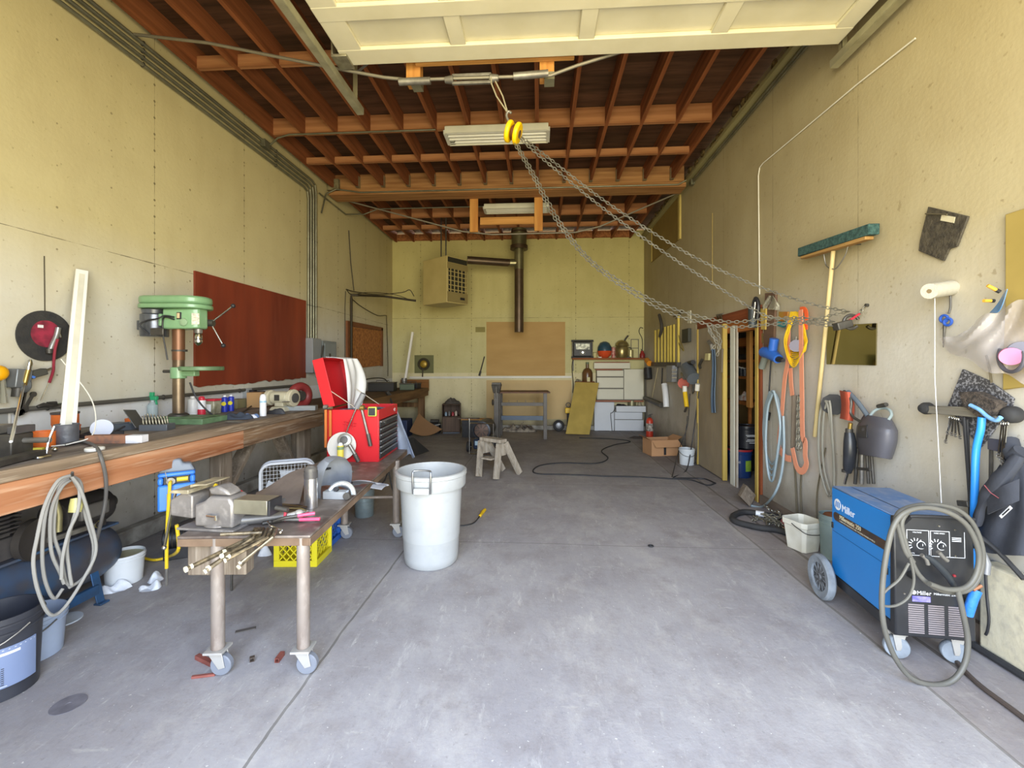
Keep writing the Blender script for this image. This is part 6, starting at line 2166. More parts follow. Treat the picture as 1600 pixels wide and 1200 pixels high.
# sawhorse
sw_ = wood('sawhorse_wood', '#b3a999', '#877c6e', 'z', rough=.9, dust='#cfc8bb')
T = Thing('sawhorse', 'short weathered wooden sawhorse on the floor beyond the trash can', 'sawhorse')
A, B_, C_, D_ = [PX(*p, z=0) for p in ((748, 746), (775, 750), (812, 741), (786, 736))]
eN = PX(783, 690, z=.47)
eF = eN + Vector((-.24, .18, 0))
ax = (eF - eN).normalized()
sd = Vector((ax.y, -ax.x, 0))
T.part('top_beam', sw_, bevel=.004).bar(eN - ax * .04 + Vector((0, 0, .01)), eF + ax * .04 + Vector((0, 0, .01)), .14, .045)
T.part('end_board', sw_, bevel=.003).bar(eN + Vector((0, 0, -.02)), eN + Vector((0, 0, -.19)), .17, .03, ax)
T.part('end_board', sw_, bevel=.003).bar(eF + Vector((0, 0, -.02)), eF + Vector((0, 0, -.19)), .17, .03, ax)
for ft, s, e in ((B_, -1, eN), (C_, 1, eN), (A, -1, eF), (D_, 1, eF)):
    sgn = 1 if (ft - e).dot(sd) > 0 else -1
    top_ = e + sd * .06 * sgn + Vector((0, 0, -.02)) - ax * (.02 if e is eN else -.02)
    T.part('leg', sw_, bevel=.003).bar(top_, ft + Vector((0, 0, .01)), .085, .04, ax)
T.part('side_board', sw_, bevel=.003).bar((A + eF) / 2 + Vector((.03, -.06, .02)), (B_ + eN) / 2 + Vector((-.06, 0, .02)), .13, .02, (0, 0, 1))
T.done()

# torpedo heater
c = CP(755, 705, 7.5)
c.z = 0
T = Thing('space_heater', 'barrel-shaped black space heater in a silver tube frame behind the sawhorse', 'space heater', M=TM(c, radians(-6)))
T.part('fuel_tank', mat('tank_navy', '#20304a', .4, scale=7, amt=.4), bevel=.02).bb(-.14, .17, -.13, .35, .08, .25)
T.part('barrel', mat('barrel_dark', '#3b3f47', .45, .3, scale=7, amt=.5)).lathe([(0, -.095), (.128, -.095), (.13, -.15), (.155, -.14), (.155, .32), (.14, .34), (0, .34)], (0, 0, .40), (0, 1, 0), 28)
T.part('burner_face', mat('burner_rust', '#7b655a', .7, .3, scale=9, amt=.7, col2='#4b3c36')).lathe([(0, -.13), (.11, -.13), (.125, -.12), (.125, -.10), (0, -.10)], (0, 0, .40), (0, 1, 0), 28)
for k in range(8):
    T.part('burner_vane', dsteel).bar(Vector((cos(k * pi / 4) * .04, -.145, .40 + sin(k * pi / 4) * .04)), Vector((cos(k * pi / 4) * .118, -.145, .40 + sin(k * pi / 4) * .118)), .008, .01)
T.part('label', mat('label_pale', '#a9c2cf', .5)).bb(-.11, .12, -.134, -.1305, .15, .22)
T.part('frame', chrome).tube([(-.20, -.16, .60), (-.20, -.16, .02), (-.17, -.17, .012), (.18, -.17, .012), (.21, -.16, .03), (.21, -.16, .52), (-.19, -.16, .52)], .011, 8)
for s in (-1,):
    T.part('wheel', rubber).cyl((s * .24, .05, .09), (s * .29, .05, .09), .09, n=24)
    T.part('axle', steel).cyl((-.24, .05, .09), (.2, .05, .09), .008, n=8)
T.done()
T = Thing('plywood_offcuts', 'low stack of thin boards on a dark crate between the small cabinet and heater', 'boards')
T.part('board', pinex, bevel=.002).bb(-1.62, -1.0, 9.0, 9.25, .36, .375)
T.part('board', legm, bevel=.002).bar((-1.7, 9.08, .386), (-1.25, 9.1, .386), .09, .018)
T.part('crate', black, bevel=.004).bb(-1.60, -1.15, 9.02, 9.25, 0, .358)
T.done()

# small open cabinet
c = CP(705, 675, 9.6)
T = Thing('small_cabinet', 'small dark wood cabinet with open upper shelf near the back wall', 'cabinet', M=TM((c.x, c.y, 0), radians(8)))
wd = wood('cabinet_dark', '#5f4d40', '#453629', 'z', rough=.6)
T.part('carcass', wd, bevel=.003).bb(-.20, -.185, 0, .36, 0, .64).bb(.185, .20, 0, .36, 0, .64).bb(-.184, .184, 0, .36, .625, .64).bb(-.184, .184, .345, .36, .0, .624).bb(-.184, .184, .0, .344, .03, .045).bb(-.184, .184, 0, .344, .36, .375)
T.part('door', wood('cabinet_door', '#6a5648', '#55453a', 'z', rough=.6), bevel=.003).bb(-.183, .183, -.016, -.001, .047, .358)
T.part('kick_board', mat('kick_grey', '#4b5560', .5)).bb(-.18, .18, .01, .02, 0, .029)
T.done()
random.seed(9)
for k, (cx_, col_, nm) in enumerate(((-.12, '#8fa3b5', 'pale blue'), (-.05, '#6d6a66', 'grey'), (.03, '#a9363c', 'red'), (.10, '#c9b9a5', 'cream'))):
    p = TM((c.x, c.y, 0), radians(8)) @ Vector((cx_, .1, .3765))
    solo(MB(TM(p)).lathe([(0, 0), (.028, 0), (.028, .06 + .02 * (k % 2)), (.012, .085 + .02 * (k % 2)), (0, .09 + .02 * (k % 2))], n=16), 'bottle', mat('bot' + str(k), col_, .4), nm + ' little bottle inside the open shelf of the small dark cabinet', 'bottle', 'bottles in the small cabinet')
heap(Vector((c.x - .02, c.y + .15, .641)), .17, .12, .13, mat('cloth_dark', '#565049', .9, col2='#3e3934', scale=12, amt=.8), 'dark crumpled cloth on top of the small cabinet', 'cloth', 'cloth', 4)
cbd = mat('kraft', '#8a6642', .8, scale=4, amt=.3)
q = PX(640, 672, z=0)
def kr(u, v):
    a, b2, cc_ = CP(658, 642, 9.1), CP(640, 673, 8.9), CP(692, 680, 9.3)
    base = CP(640 + 52 * u, 668 + 13 * sin(pi * min(1, u * .8 + .15)), 8.9 + .35 * u)
    base.z = max(base.z, .006)
    topp = CP(655 + 9 * u + 28 * u * u, 645 + 26 * u ** 1.2, 9.15 + .1 * u)
    return base.lerp(topp, v)
sheet_solo(kr, 14, 8, .006, cbd, 'cardboard_sheet', 'curved brown cardboard sheet leaning below the far bench', 'cardboard')
T = Thing('small_machine', 'small black machine with a pale bar on the floor by the small cabinet', 'machine')
p = CP(680, 668, 9.6)
T.part('body', black, bevel=.01).bb(p.x - .14, p.x + .08, p.y, p.y + .2, 0, .22)
T.part('motor', dsteel).cyl((p.x - .12, p.y + .08, .26), (p.x + .06, p.y + .08, .26), .045, n=16)
T.part('bar', mat('bar_pale', '#b9b5ac', .4, .5)).bar((p.x - .16, p.y - .03, .14), (p.x + .12, p.y - .03, .21), .03, .02)
T.done()
solo(MB().bb(-3.05, -2.72, 8.9, 9.3, 0, .36), 'plastic_bin', mat('bin_blue', '#26365a', .5, scale=4, amt=.5, col2='#1f2126'), 'dark blue bin on the floor under the far bench', 'bin', bevel=.01)

# steel table at the back, with pedestal vise
T = Thing('steel_bench', 'narrow brown topped steel bench standing against the back wall', 'bench')
l0, l1 = CP(779, 688, 8.85), CP(852, 688, 8.85)
zt_ = .955
bm_ = mat('bench_brown', '#6d4632', .6, col2='#4d3226', scale=5, amt=.7)
sg = mat('angle_steel_dark', '#56524e', .5, .4, scale=8, amt=.6)
T.part('top', bm_, bevel=.003).prism([(l0.x - .10, l0.y - .05, zt_ - .025), (l1.x + .10, l1.y - .05, zt_ - .025), (l1.x + .06, l1.y + .62, zt_ - .025), (l0.x, l0.y + .62, zt_ - .025)], (0, 0, .025))
for p in (l0, l1):
    for dy in (.03, .55):
        T.part('leg', sg, bevel=.002).bb(p.x - .035, p.x + .035, p.y + dy - .03, p.y + dy + .03, 0, zt_ - .026)
for z, m, hh in ((.70, sg, .07), (.42, mat('rail_blue', '#4b5766', .5, .3), .09)):
    T.part('rail', m, bevel=.002).bb(l0.x + .04, l1.x - .04, l0.y + .12, l0.y + .14, z - hh / 2, z + hh / 2)
for k in range(4):
    x_ = l0.x + .2 + k * .17
    T.part('peg', dsteel).bar((x_, l0.y + .11, .72), (x_, l0.y + .11, .78), .008, .008)
T.done()
T = Thing('pipe_stand', 'black cast pedestal tool standing left of the back steel bench', 'pedestal tool')
p = CP(776, 690, 8.7)
T.part('column', sg, bevel=.004).bb(p.x - .05, p.x + .045, p.y - .05, p.y + .04, 0, .95)
T.part('head', dsteel, bevel=.006).box((p.x, p.y, 1.03), (.13, .13, .16), taper=1.5)
T.part('jaws', dsteel, bevel=.004).bb(p.x - .09, p.x + .09, p.y - .06, p.y + .06, 1.111, 1.15)
T.part('screw', steel).cyl((p.x, p.y - .08, .85), (p.x, p.y - .08, 1.10), .012, n=8)
T.part('wheel', dsteel).ring((p.x - .07, p.y - .06, .76), .05, .012, (1, .3, 0), 20, 8)
T.done()
heap(CP(812, 672, 9.9) * 1 + Vector((0, 0, -CP(812, 672, 9.9).z + .001)), .45, .12, .12, mat('junk_dark', '#4d4540', .9, col2='#a79c8a', scale=9, amt=1), 'pile of dark and pale debris on the floor behind the steel bench', 'debris', 'debris', 6, 0, .9)

T = Thing('wheel', 'small black wheel standing on the floor against the back wall', 'wheel')
p = CP(873, 658, 9.95)
T.part('tire', rubber).lathe([(.07, -.03), (.11, -.035), (.125, -.02), (.125, .02), (.11, .035), (.07, .03), (.07, -.03)], (p.x, p.y, .127), (0, 1, 0), 28)
T.part('rim', mat('rim_grey', '#8f9298', .4, .4)).lathe([(0, -.03), (.03, -.032), (.068, -.02), (.068, .02), (0, .02)], (p.x, p.y, .127), (0, 1, 0), 24)
T.done()
T = Thing('work_light', 'yellow and black work light on a stand behind the leaning board', 'work light')
p = CP(888, 670, 9.85)
T.part('stand', black).cyl((p.x, p.y, 0), (p.x, p.y, .42), .03, n=12)
T.part('head', yellow_p, bevel=.01).bb(p.x - .07, p.x + .07, p.y - .05, p.y + .05, .42, .54)
T.part('cage', dsteel).ring((p.x, p.y, .60), .05, .01, (.2, 1, 0), 18, 6)
T.done()
b = MB()
y0, y1 = 9.35, 9.78
b.prism([CP(884, 678, y0), CP(921, 679, y0), CP(936, 598, y1), CP(899, 597, y1)], (0, .02, 0))
for i_, p_ in enumerate(b.v):
    p_.z = max(p_.z, .003)
solo(b, 'plywood_board', mat('board_yellow', '#b39a4c', .8, col2='#9c8740', scale=4, amt=.7), 'yellow-brown board leaning against the white cabinets', 'board', bevel=.002)

# white cabinets
cwm = mat('cabinet_white', '#d3d0bd', .5, scale=3, amt=.2)
cwb = mat('cabinet_pale', '#cfd4db', .5, scale=3, amt=.2)
trm = mat('cabinet_trim', '#96583a', .6)
dC = 9.95
def cx_at(u):
    return CP(u, 570, dC).x
yF = CP(965, 570, dC).y
def cz(v):
    return CAMZ + (570 - v) / FPX * dC
T = Thing('wall_cabinet', 'upper white cabinet with drawers on top of a lower one by the back wall', 'cabinet')
cg_ = mat('cabinet_gap_shade', '#77746a', .7)  # white carcass toned dark to paint shade into the gaps between drawers
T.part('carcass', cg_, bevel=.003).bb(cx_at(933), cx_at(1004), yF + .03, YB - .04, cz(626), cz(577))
for (u0, u1, v0, v1) in ((933, 974, 579, 588), (933, 974, 590, 606), (933, 974, 608, 624)):
    T.part('drawer', cwm, bevel=.003).bb(cx_at(u0), cx_at(u1), yF, yF + .028, cz(v1), cz(v0))
T.part('door', cwm, bevel=.003).bb(cx_at(975), cx_at(1005), yF, yF + .028, cz(624), cz(577))
T.part('trim', trm).bb(cx_at(931), cx_at(972), yF - .003, yF + .03, cz(578.5), cz(576.5))
T.part('trim', trm).bb(cx_at(931), cx_at(1005), yF - .003, yF + .03, cz(628), cz(625.5))
T.done()
T = Thing('shallow_drawer_box', 'shallow white drawer front under the shelf on the upper cabinet', 'drawer')
T.part('box', cwm, bevel=.003).bb(cx_at(929), cx_at(985), yF + .05, YB - .05, cz(576), cz(567))
T.part('trim', trm).bb(cx_at(930), cx_at(984), yF + .045, yF + .1, cz(566.8), cz(565.5))
T.done()
T = Thing('base_cabinet', 'lower left white cabinet door unit on the floor by the back wall', 'cabinet')
T.part('carcass', cwb, bevel=.003).bb(cx_at(929), cx_at(960), yF + .02, YB - .13, .06, cz(628.5))
T.part('door', cwb, bevel=.003).bb(cx_at(929), cx_at(959), yF - .01, yF + .018, cz(673), cz(629))
T.part('foot', cwb).bb(cx_at(931), cx_at(935), yF + .03, yF + .08, 0, .06)
T.part('foot', cwb).bb(cx_at(953), cx_at(957), yF + .03, yF + .08, 0, .06)
T.done()
T = Thing('drawer_unit', 'lower white drawer unit with a can and clutter on its top', 'drawers')
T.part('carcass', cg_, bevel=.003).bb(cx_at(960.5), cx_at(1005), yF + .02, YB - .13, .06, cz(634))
T.part('drawer', cwb, bevel=.003).bb(cx_at(962), cx_at(1007), yF - .09, yF + .018, cz(643), cz(634))
T.part('drawer', cwb, bevel=.003).bb(cx_at(960.5), cx_at(1003), yF - .01, yF + .018, cz(655), cz(644))
T.part('drawer', cwb, bevel=.003).bb(cx_at(960.5), cx_at(1005), yF - .01, yF + .018, cz(673), cz(656))
T.part('plinth', mat('plinth_dark', '#3a4148', .7)).bb(cx_at(964), cx_at(1003), yF + .05, YB - .14, 0, .059)
T.done()
zt2 = cz(634)
solo(MB(TM((cx_at(988), yF + .08, zt2 + .001))).lathe([(0, 0), (.09, 0), (.09, .11), (.094, .115), (.09, .12), (.085, .12), (.083, .01), (0, .01)], n=28), 'paint_can', mat('tin_olive', '#8f8b6c', .4, .5, scale=8, amt=.5), 'wide metal can on top of the lower white drawers', 'can')
heap(Vector((cx_at(971), yF + .06, zt2 + .001)), .11, .06, .035, black, 'small dark clutter left of the wide metal can', 'clutter', 'clutter', 11, 0, .9)
heap(Vector((cx_at(1001), yF + .10, zt2 + .001)), .05, .05, .10, mat('cup_pale', '#b5ac90', .6), 'pale crumpled cup right of the wide metal can', 'cup', 'cup', 13, 0, .4)
solo(MB().tube([Vector((cx_at(962), yF - .02, zt2 - .04)), Vector((cx_at(957), yF - .03, zt2 - .15)), Vector((cx_at(954), yF - .03, .4)), Vector((cx_at(955), yF - .03, .2)), Vector((cx_at(956), yF - .04, .01))], .007, 6, 5), 'cable', black, 'thin black cable hanging down the lower white cabinet door', 'cable')

# shelf and what stands on it
T = Thing('wall_shelf', 'long brown shelf board on the back wall above the white cabinets', 'shelf')
zs_ = cz(559)
T.part('board', wood('shelf_brown', '#9a5f38', '#6f4226', 'x', rough=.7), bevel=.003).bb(cx_at(895), cx_at(1010), yF + .06, YB - .001, zs_ - .04, zs_)
T.part('bracket', sg).bar((cx_at(897), YB - .02, zs_ - .045), (cx_at(897), YB - .02, zs_ - .3), .02, .02)
T.done()
sy = yF + .13
def shp(u):
    return Vector((cx_at(u), sy, zs_ + .001))
T = Thing('radio', 'black boombox radio with a carry frame on the left end of the shelf', 'radio', M=TM(shp(911)) @ Matrix.Scale(1.2, 4))
T.part('body', black, bevel=.01).bb(-.17, .17, -.08, .08, .03, .30)
T.part('face', mat('radio_face', '#b9b8a4', .4, .3, col2='#3a3a33', scale=16, amt=1)).bb(-.13, .13, -.086, -.081, .16, .27)
T.part('speaker', mat('radio_speaker', '#55524a', .5)).lathe([(0, 0), (.055, 0), (.055, .006), (0, .006)], (0, -.081, .10), (0, -1, 0), 20)
T.part('knob', chrome).lathe([(0, 0), (.018, 0), (.018, .012), (0, .012)], (0, -.0875, .10), (0, -1, 0), 16)
for z_ in (.012, .325):
    T.part('roll_bar', black).tube([(-.21, -.02, z_), (.21, -.02, z_)], .018, 10)
for s in (-1, 1):
    T.part('side_bar', steel).tube([(s * .185, -.02, .02), (s * .185, -.02, .32)], .012, 8)
T.done()
can(shp(931), .05, .13, mat('cream_can', '#c9c08a', .5), mat('cream_can', '', 1), 'small cream can on the shelf right of the radio', cat='can', name='can', capw=.98)
T = Thing('stacked_bowls', 'dark blue bowl stacked upside down over an orange-red one on the shelf', 'bowls', M=TM(shp(946) + Vector((0, -.02, 0))) @ Matrix.Scale(1.2, 4))
T.part('lower_bowl', mat('bowl_red', '#d9542c', .3)).lathe([(0, 0), (.06, 0), (.12, .05), (.14, .13), (0, .13)], n=28)
T.part('upper_bowl', mat('bowl_blue', '#2f4b5c', .35)).lathe([(.135, .131), (.13, .2), (.09, .28), (.03, .31), (0, .31)], n=28)
T.done()
can(shp(960), .045, .25, mat('redcan2', '#a8342c', .4, col2='#d8c7b5', scale=20, amt=.7), mat('redcan2', '', 1), 'red and white drink-like tin on the shelf beside the bowls', cat='can', name='can', capw=.95)
T = Thing('kettle', 'dull brass-coloured pot with a domed lid and dark handle on the shelf', 'pot', M=TM(shp(973) + Vector((0, -.02, 0))) @ Matrix.Scale(1.18, 4))
bp_ = mat('pot_brass', '#a39462', .3, .7, scale=8, amt=.5, col2='#6d6240')
T.part('pot', bp_).lathe([(0, 0), (.10, 0), (.125, .06), (.125, .20), (.105, .23), (0, .23)], n=28)
T.part('lid', bp_).lathe([(.13, .231), (.12, .28), (.07, .33), (0, .345)], n=28)
T.part('handle', dsteel).tube([(.05, 0, .33), (.08, 0, .38), (.12, 0, .43)], .015, 8)
T.part('side_handle', dsteel).tube([(.13, -.02, .2), (.17, -.02, .19), (.17, -.02, .12)], .01, 6)
T.done()
can(shp(987), .06, .19, mat('tin_brass', '#b5ac7d', .4, .5), mat('tin_brass', '', 1), 'short cream tin on the shelf right of the pot', cat='can', name='can', capw=.97)
T = Thing('wire_stand', 'small metal frame standing upright on the shelf', 'frame', M=TM(shp(995) + Vector((.0, .09, 0))) @ Matrix.Scale(1.2, 4))
q = T.part('frame', sg)
q.bb(-.08, -.068, -.006, .006, .18, .36).bb(.06, .072, -.006, .006, 0, .36).bb(-.067, .059, -.006, .006, .348, .36).bb(-.067, .059, -.006, .006, .18, .192)
T.done()
T = Thing('oil_can', 'dark red trigger oil can at the right end of the shelf', 'oil can', M=TM(shp(1005)))
T.part('body', mat('oil_red', '#8f2b26', .4), bevel=.006).lathe([(0, 0), (.06, 0), (.06, .08), (.04, .11), (.03, .16), (0, .16)], n=18)
T.part('spout', dsteel).tube([(0, 0, .16), (-.03, 0, .2)], .006, 6)
T.done()
for u, (lab, sx_) in {938: ('small white scrap on the front of the shelf under the bowls', .04), 978: ('dark flat tool lying along the shelf front', .12)}.items():
    p = shp(u) + Vector((0, -.085, 0))
    solo(MB(TM(p)).bb(-sx_, sx_, -.01, .01, 0, .02), 'small_tool', white_p if u == 938 else dsteel, lab, 'tool', bevel=.002)
T = Thing('glass_jug', 'large brown glass jug standing on the small ledge left of the cabinets', 'jug')
zl = cz(596.5)
T.M = TM((cx_at(919), yF + .12, zl + .001))
gj = mat('jug_brown', '#6b4a2c', .25, scale=3, amt=.4, col2='#3e3a28')
T.part('jug', gj).lathe([(0, 0), (.115, 0), (.12, .02), (.12, .20), (.09, .27), (.035, .31), (.035, .40), (0, .40)], n=28)
T.part('label', mat('cream_can', '', 1)).bb(-.02, .045, -.124, -.119, .0, .10)
T.part('cap', mat('jug_green', '#5b6b4a', .4)).cyl((0, 0, .401), (0, 0, .44), .036, n=18)
T.done()
solo(MB().bb(cx_at(900), cx_at(930), yF + .02, YB - .001, zl - .03, zl), 'wall_ledge', wood('shelf_brown', '', '', 'x'), 'short ledge board left of the upper white cabinet', 'ledge', bevel=.002)
heap(Vector((cx_at(905), yF + .1, zl + .001)), .07, .05, .06, mat('junk_grey', '#5e5a4d', .6, col2='#a39c7f', scale=30, amt=1), 'small grey hardware beside the brown jug', 'hardware', 'hardware', 17, 0, .9)
solo(MB().tube([Vector((cx_at(898), YB - .03, zs_ - .001 + .04)), Vector((cx_at(895), YB - .03, zs_ - .2)), Vector((cx_at(897), YB - .03, cz(600))), Vector((cx_at(896), YB - .03, cz(615)))], .01, 6, 3), 'cable', black, 'black cable hanging down the wall from the radio', 'cable')
solo(MB().tube([Vector((cx_at(1006), YB - .03, cz(552))), Vector((cx_at(1006), YB - .03, cz(530))), Vector((cx_at(1001), YB - .03, cz(518))), Vector((cx_at(1003), YB - .03, cz(511))), Vector((cx_at(1007), YB - .03, cz(512)))], .008, 6, 4), 'cable', black, 'thin looped cable on the back wall above the shelf right end', 'cable')
# on the back wall
Yw = YB - .001
b = MB().prism([PX(760, 503, y=Yw), PX(883, 503, y=Yw), PX(883, 587, y=Yw), PX(760, 587, y=Yw)], (0, -.012, 0))
solo(b, 'hardboard_sheet', mat('hardboard', '#b8955a', .7, col2='#a78449', scale=2, amt=.6, stretch=(.6, 1, 2)), 'large tan hardboard sheet fixed on the middle of the back wall', 'board')
b = MB().prism([PX(760, 594, y=Yw), PX(893, 594, y=Yw), PX(893, 655, y=Yw), PX(760, 655, y=Yw)], (0, -.010, 0))
solo(b, 'hardboard_sheet', mat('hardboard_low', '#cbb07e', .7, col2='#bfa673', scale=2, amt=.6), 'lower paler tan sheet on the back wall behind the steel bench', 'board')
b = MB().bar(PX(640, 590, y=YB - .03), PX(893, 589, y=YB - .03), .035, .05)
solo(b, 'wall_rail', white_p, 'thin white rail running along the back wall at bench height', 'rail')
T = Thing('hose_bracket', 'square dark olive plate with a coiled brass fitting on the back wall', 'wall plate')
T.part('plate', mat('plate_olive', '#6a6a3f', .6, scale=4, amt=.4)).prism([PX(648, 555, y=Yw), PX(677.5, 555, y=Yw), PX(677.5, 583, y=Yw), PX(648, 583, y=Yw)], (0, -.02, 0))
k = PX(662, 569, y=YB - .05)
q = T.part('coil', mat('coil_dark', '#3d3420', .6))
for r_ in (.10, .12, .14):
    q.ring(k, r_, .008, (0, 1, 0), 24, 6)
T.part('fitting', mat('brass2', '#a88a32', .4, .4)).sph(k, .09, 16, 10, (1, .35, 1))
T.part('tail', mat('coil_dark', '', 1)).tube([k + Vector((-.02, 0, -.1)), k + Vector((-.03, 0, -.3))], .015, 8)
T.done()
b = MB().tube([PX(757, 557, y=YB - .03), PX(750, 583, y=YB - .03)], .014, 8)
b.tube([PX(751, 580, y=YB - .03), PX(749, 587, y=YB - .03)], .025, 8)
solo(b, 'iron_bar', dsteel, 'short dark bar hanging on the back wall left of the hardboard', 'bar')
b = MB().prism([PX(743, 511, y=Yw), PX(758, 511, y=Yw), PX(758, 519, y=Yw), PX(743, 519, y=Yw)], (0, -.008, 0))
solo(b, 'name_plate', mat('patch_olive', '#8d8347', .7), 'small brown patch high on the back wall left of the flue', 'plate')
# floor items at the back right
T = Thing('fire_extinguisher', 'small red fire extinguisher standing in the back right corner', 'fire extinguisher')
p = PX(1015, 680, z=0)
p = Vector((2.22, 9.2, 0))
p = CP(1015, 682, 9.2)
T.M = TM((p.x, p.y, 0))
T.part('cylinder', mat('ext_red', '#c8412c', .35, scale=9, amt=.2)).lathe([(0, .001), (.07, .001), (.072, .02), (.072, .33), (.05, .38), (.02, .40), (0, .40)], n=24)
T.part('label', mat('ext_label', '#5a4b45', .5, col2='#cfc8bb', scale=20, amt=1)).lathe([(.0725, .12), (.0745, .12), (.0745, .28), (.0725, .28)], n=24)
T.part('valve', dsteel, bevel=.004).bb(-.03, .03, -.02, .02, .401, .45)
T.part('lever', dsteel).bar((-.01, 0, .455), (.06, 0, .47), .02, .01)
T.done()
T = Thing('cardboard_box', 'open brown cardboard box on the floor by the right wall', 'box')
p = PX(1036, 713, z=0)
T.M = TM((p.x, p.y + .18, 0), radians(12))
T.part('carton', mat('carton', '#b58a63', .8, scale=4, amt=.3, col2='#a27a55'), bevel=.003).bb(-.23, .23, -.17, -.165, 0.002, .26).bb(-.23, .23, .165, .17, 0.002, .26).bb(-.23, -.225, -.1645, .1645, 0.002, .26).bb(.225, .23, -.1645, .1645, 0.002, .26).bb(-.224, .224, -.164, .164, .002, .008)
for (a, b2) in (((-.23, -.17, .26), (.23, -.17, .26)),):
    T.part('flap', mat('carton', '', 1)).prism([(-.23, -.171, .261), (.23, -.171, .261), (.26, -.26, .16), (-.2, -.26, .16)], (0, -.004, .002))
T.part('flap', mat('carton', '', 1)).prism([(.231, -.16, .261), (.231, .16, .261), (.33, .18, .30), (.33, -.12, .30)], (0.001, 0, .004))
T.part('flap', mat('carton', '', 1)).prism([(-.231, -.16, .261), (-.231, .16, .261), (-.31, .16, .31), (-.31, -.14, .31)], (-.001, 0, .004))
T.part('tape_gap', black).bb(-.02, .02, -.173, -.1705, .02, .16)
T.done()
pail(Vector((PX(1077, 728, z=0).x, PX(1077, 728, z=0).y + .11, 0)), .115, .24, mat('pail_clear', '#c9cfd3', .3, scale=4, amt=.3), 'bucket', 'small translucent white bucket on the floor by the right wall', taper=.9).done()
heap(CP(1000, 684, 9.0) + Vector((0, 0, .001 - CP(1000, 684, 9.0).z)), .22, .1, .035, mat('rag_dark', '#4a4340', .9), 'dark rag on the floor before the white cabinets', 'rag', 'rag', 19, 0, .5)
heap(CP(1050, 692, 8.2) + Vector((0, 0, .001 - CP(1050, 692, 8.2).z)), .2, .08, .03, mat('rag_brown', '#8a5f50', .9), 'brownish rag on the floor behind the cardboard box', 'rag', 'rag', 21, 0, .5)
# long black extension cord snaking over the floor
def fl(u, v):
    return PX(u, v, z=.008)
b = MB().tube([fl(1118, 755), fl(1105, 758), fl(1080, 750), fl(1050, 748), fl(1000, 745), fl(950, 744), fl(905, 742), fl(870, 741), fl(840, 740), fl(833, 735), fl(845, 727), fl(880, 723), fl(930, 724), fl(950, 716), fl(940, 704), fl(960, 695), fl(985, 690), fl(960, 686), fl(905, 684)], .009, 8, 6)
solo(b, 'extension_cable', rubber, 'long black extension cord snaking over the middle of the floor to the back', 'cord')
b = MB().tube([fl(1118, 755), fl(1100, 748), fl(1070, 747), fl(1052, 746), fl(1072, 735), PX(1080, 700, z=.25), PX(1087, 650, x=XR - .05), PX(1092, 612, x=XR - .03)], .008, 8, 6)
solo(b, 'extension_cable', black, 'black cord dropping from the right wall to the floor beside the white bucket', 'cord')
b = MB().tube([fl(1050, 745), PX(1062, 700, z=.20), PX(1072, 660, z=.5) if False else PX(1074, 665, x=XR - .06), PX(1078, 615, x=XR - .04)], .006, 8, 6)
b.tube([PX(1074, 650, x=XR - .04), PX(1070, 700, x=XR - .10), PX(1078, 726, x=XR - .12), PX(1088, 715, x=XR - .08), PX(1090, 660, x=XR - .04)], .005, 6, 6)
solo(b, 'extension_cable', black, 'thinner black cords hanging in loops on the right wall by the yellow sander', 'cord')
# ================================================================ RIGHT WALL
def Rw(u, v, off=.03):
    return PX(u, v, x=XR - off)


def ry(u):
    return PX(u, 570, x=XR).y


def rz_(u, v):
    return PX(u, v, x=XR).z


def slab(pts, th, name, m, label, cat, off=.001, **k):
    return solo(MB().prism([Rw(u, v, off) for u, v in pts], (-th, 0, 0)), name, m, label, cat, **k)


def rtube(name, m, label, cat, pts, r, off=.03, sm=5, group=None):
    return solo(MB().tube([Rw(p[0], p[1], p[2] if len(p) > 2 else off) for p in pts], r, 8, sm), name, m, label, cat, group)


# ---- doorway
ypine = wood('stud_yellow', '#c2a95c', '#a48b45', 'z', rough=.7)
redw = wood('trim_redbrown', '#8a4a2c', '#6a3620', 'y', rough=.7)
redz = wood('trim_redbrown_upright', '#8a4a2c', '#6a3620', 'z', rough=.7)
y0, y1 = 4.93, 6.80
struct(MB().bb(XR - .022, XR - .001, y0 - .02, y1 + .02, 2.03, 2.15), 'trim_5', redw, bevel=.003)
struct(MB().bb(XR - .02, XR + .12, y0 - .022, y0 + .025, 0, 2.029), 'trim_6', redz, bevel=.003)
struct(MB().bb(XR - .03, XR + .10, y0 + .026, y0 + .085, 0, 2.029), 'trim_7', ypine, bevel=.003)
struct(MB().bb(XR + .01, XR + .10, y0 + .086, 5.86, 1.90, 2.12), 'trim_8', wood('header_board', '#b06f38', '#8c5427', 'y', rough=.7), bevel=.003)
struct(MB().bb(XR - .002, XR + .018, ry(1147.5), ry(1141), 0, 1.98), 'trim_9', mat('stud_white', '#d8d9cc', .6, scale=3, amt=.3), bevel=.003)
struct(MB().bb(XR + .0, XR + .022, ry(1151), ry(1148), 0, 1.98), 'trim_10', mat('stud_grey', '#9b9284', .8, scale=5, amt=.5, col2='#c7bfb0'), bevel=.003)
T = Thing('door_1', 'particleboard sliding door leaf edged with yellow wood, beside the store room opening', 'door')
pb = mat('particle_board', '#9a8c72', .8, col2='#83765e', scale=5, amt=.6, stretch=(1, 1, .4), dust='#8d8272')
T.part('leaf', pb, bevel=.003).bb(XR - .03, XR + .01, 5.86, 6.74, .015, 2.03)
for (a, b2) in ((5.82, 5.859), (6.741, 6.78)):
    T.part('edge_strip', ypine, bevel=.003).bb(XR - .045, XR + .01, a, b2, .01, 2.03)
T.done()['kind'] = 'structure'
T = Thing('garment', 'pale blue cloth and straps hanging on the door leaf', 'cloth')
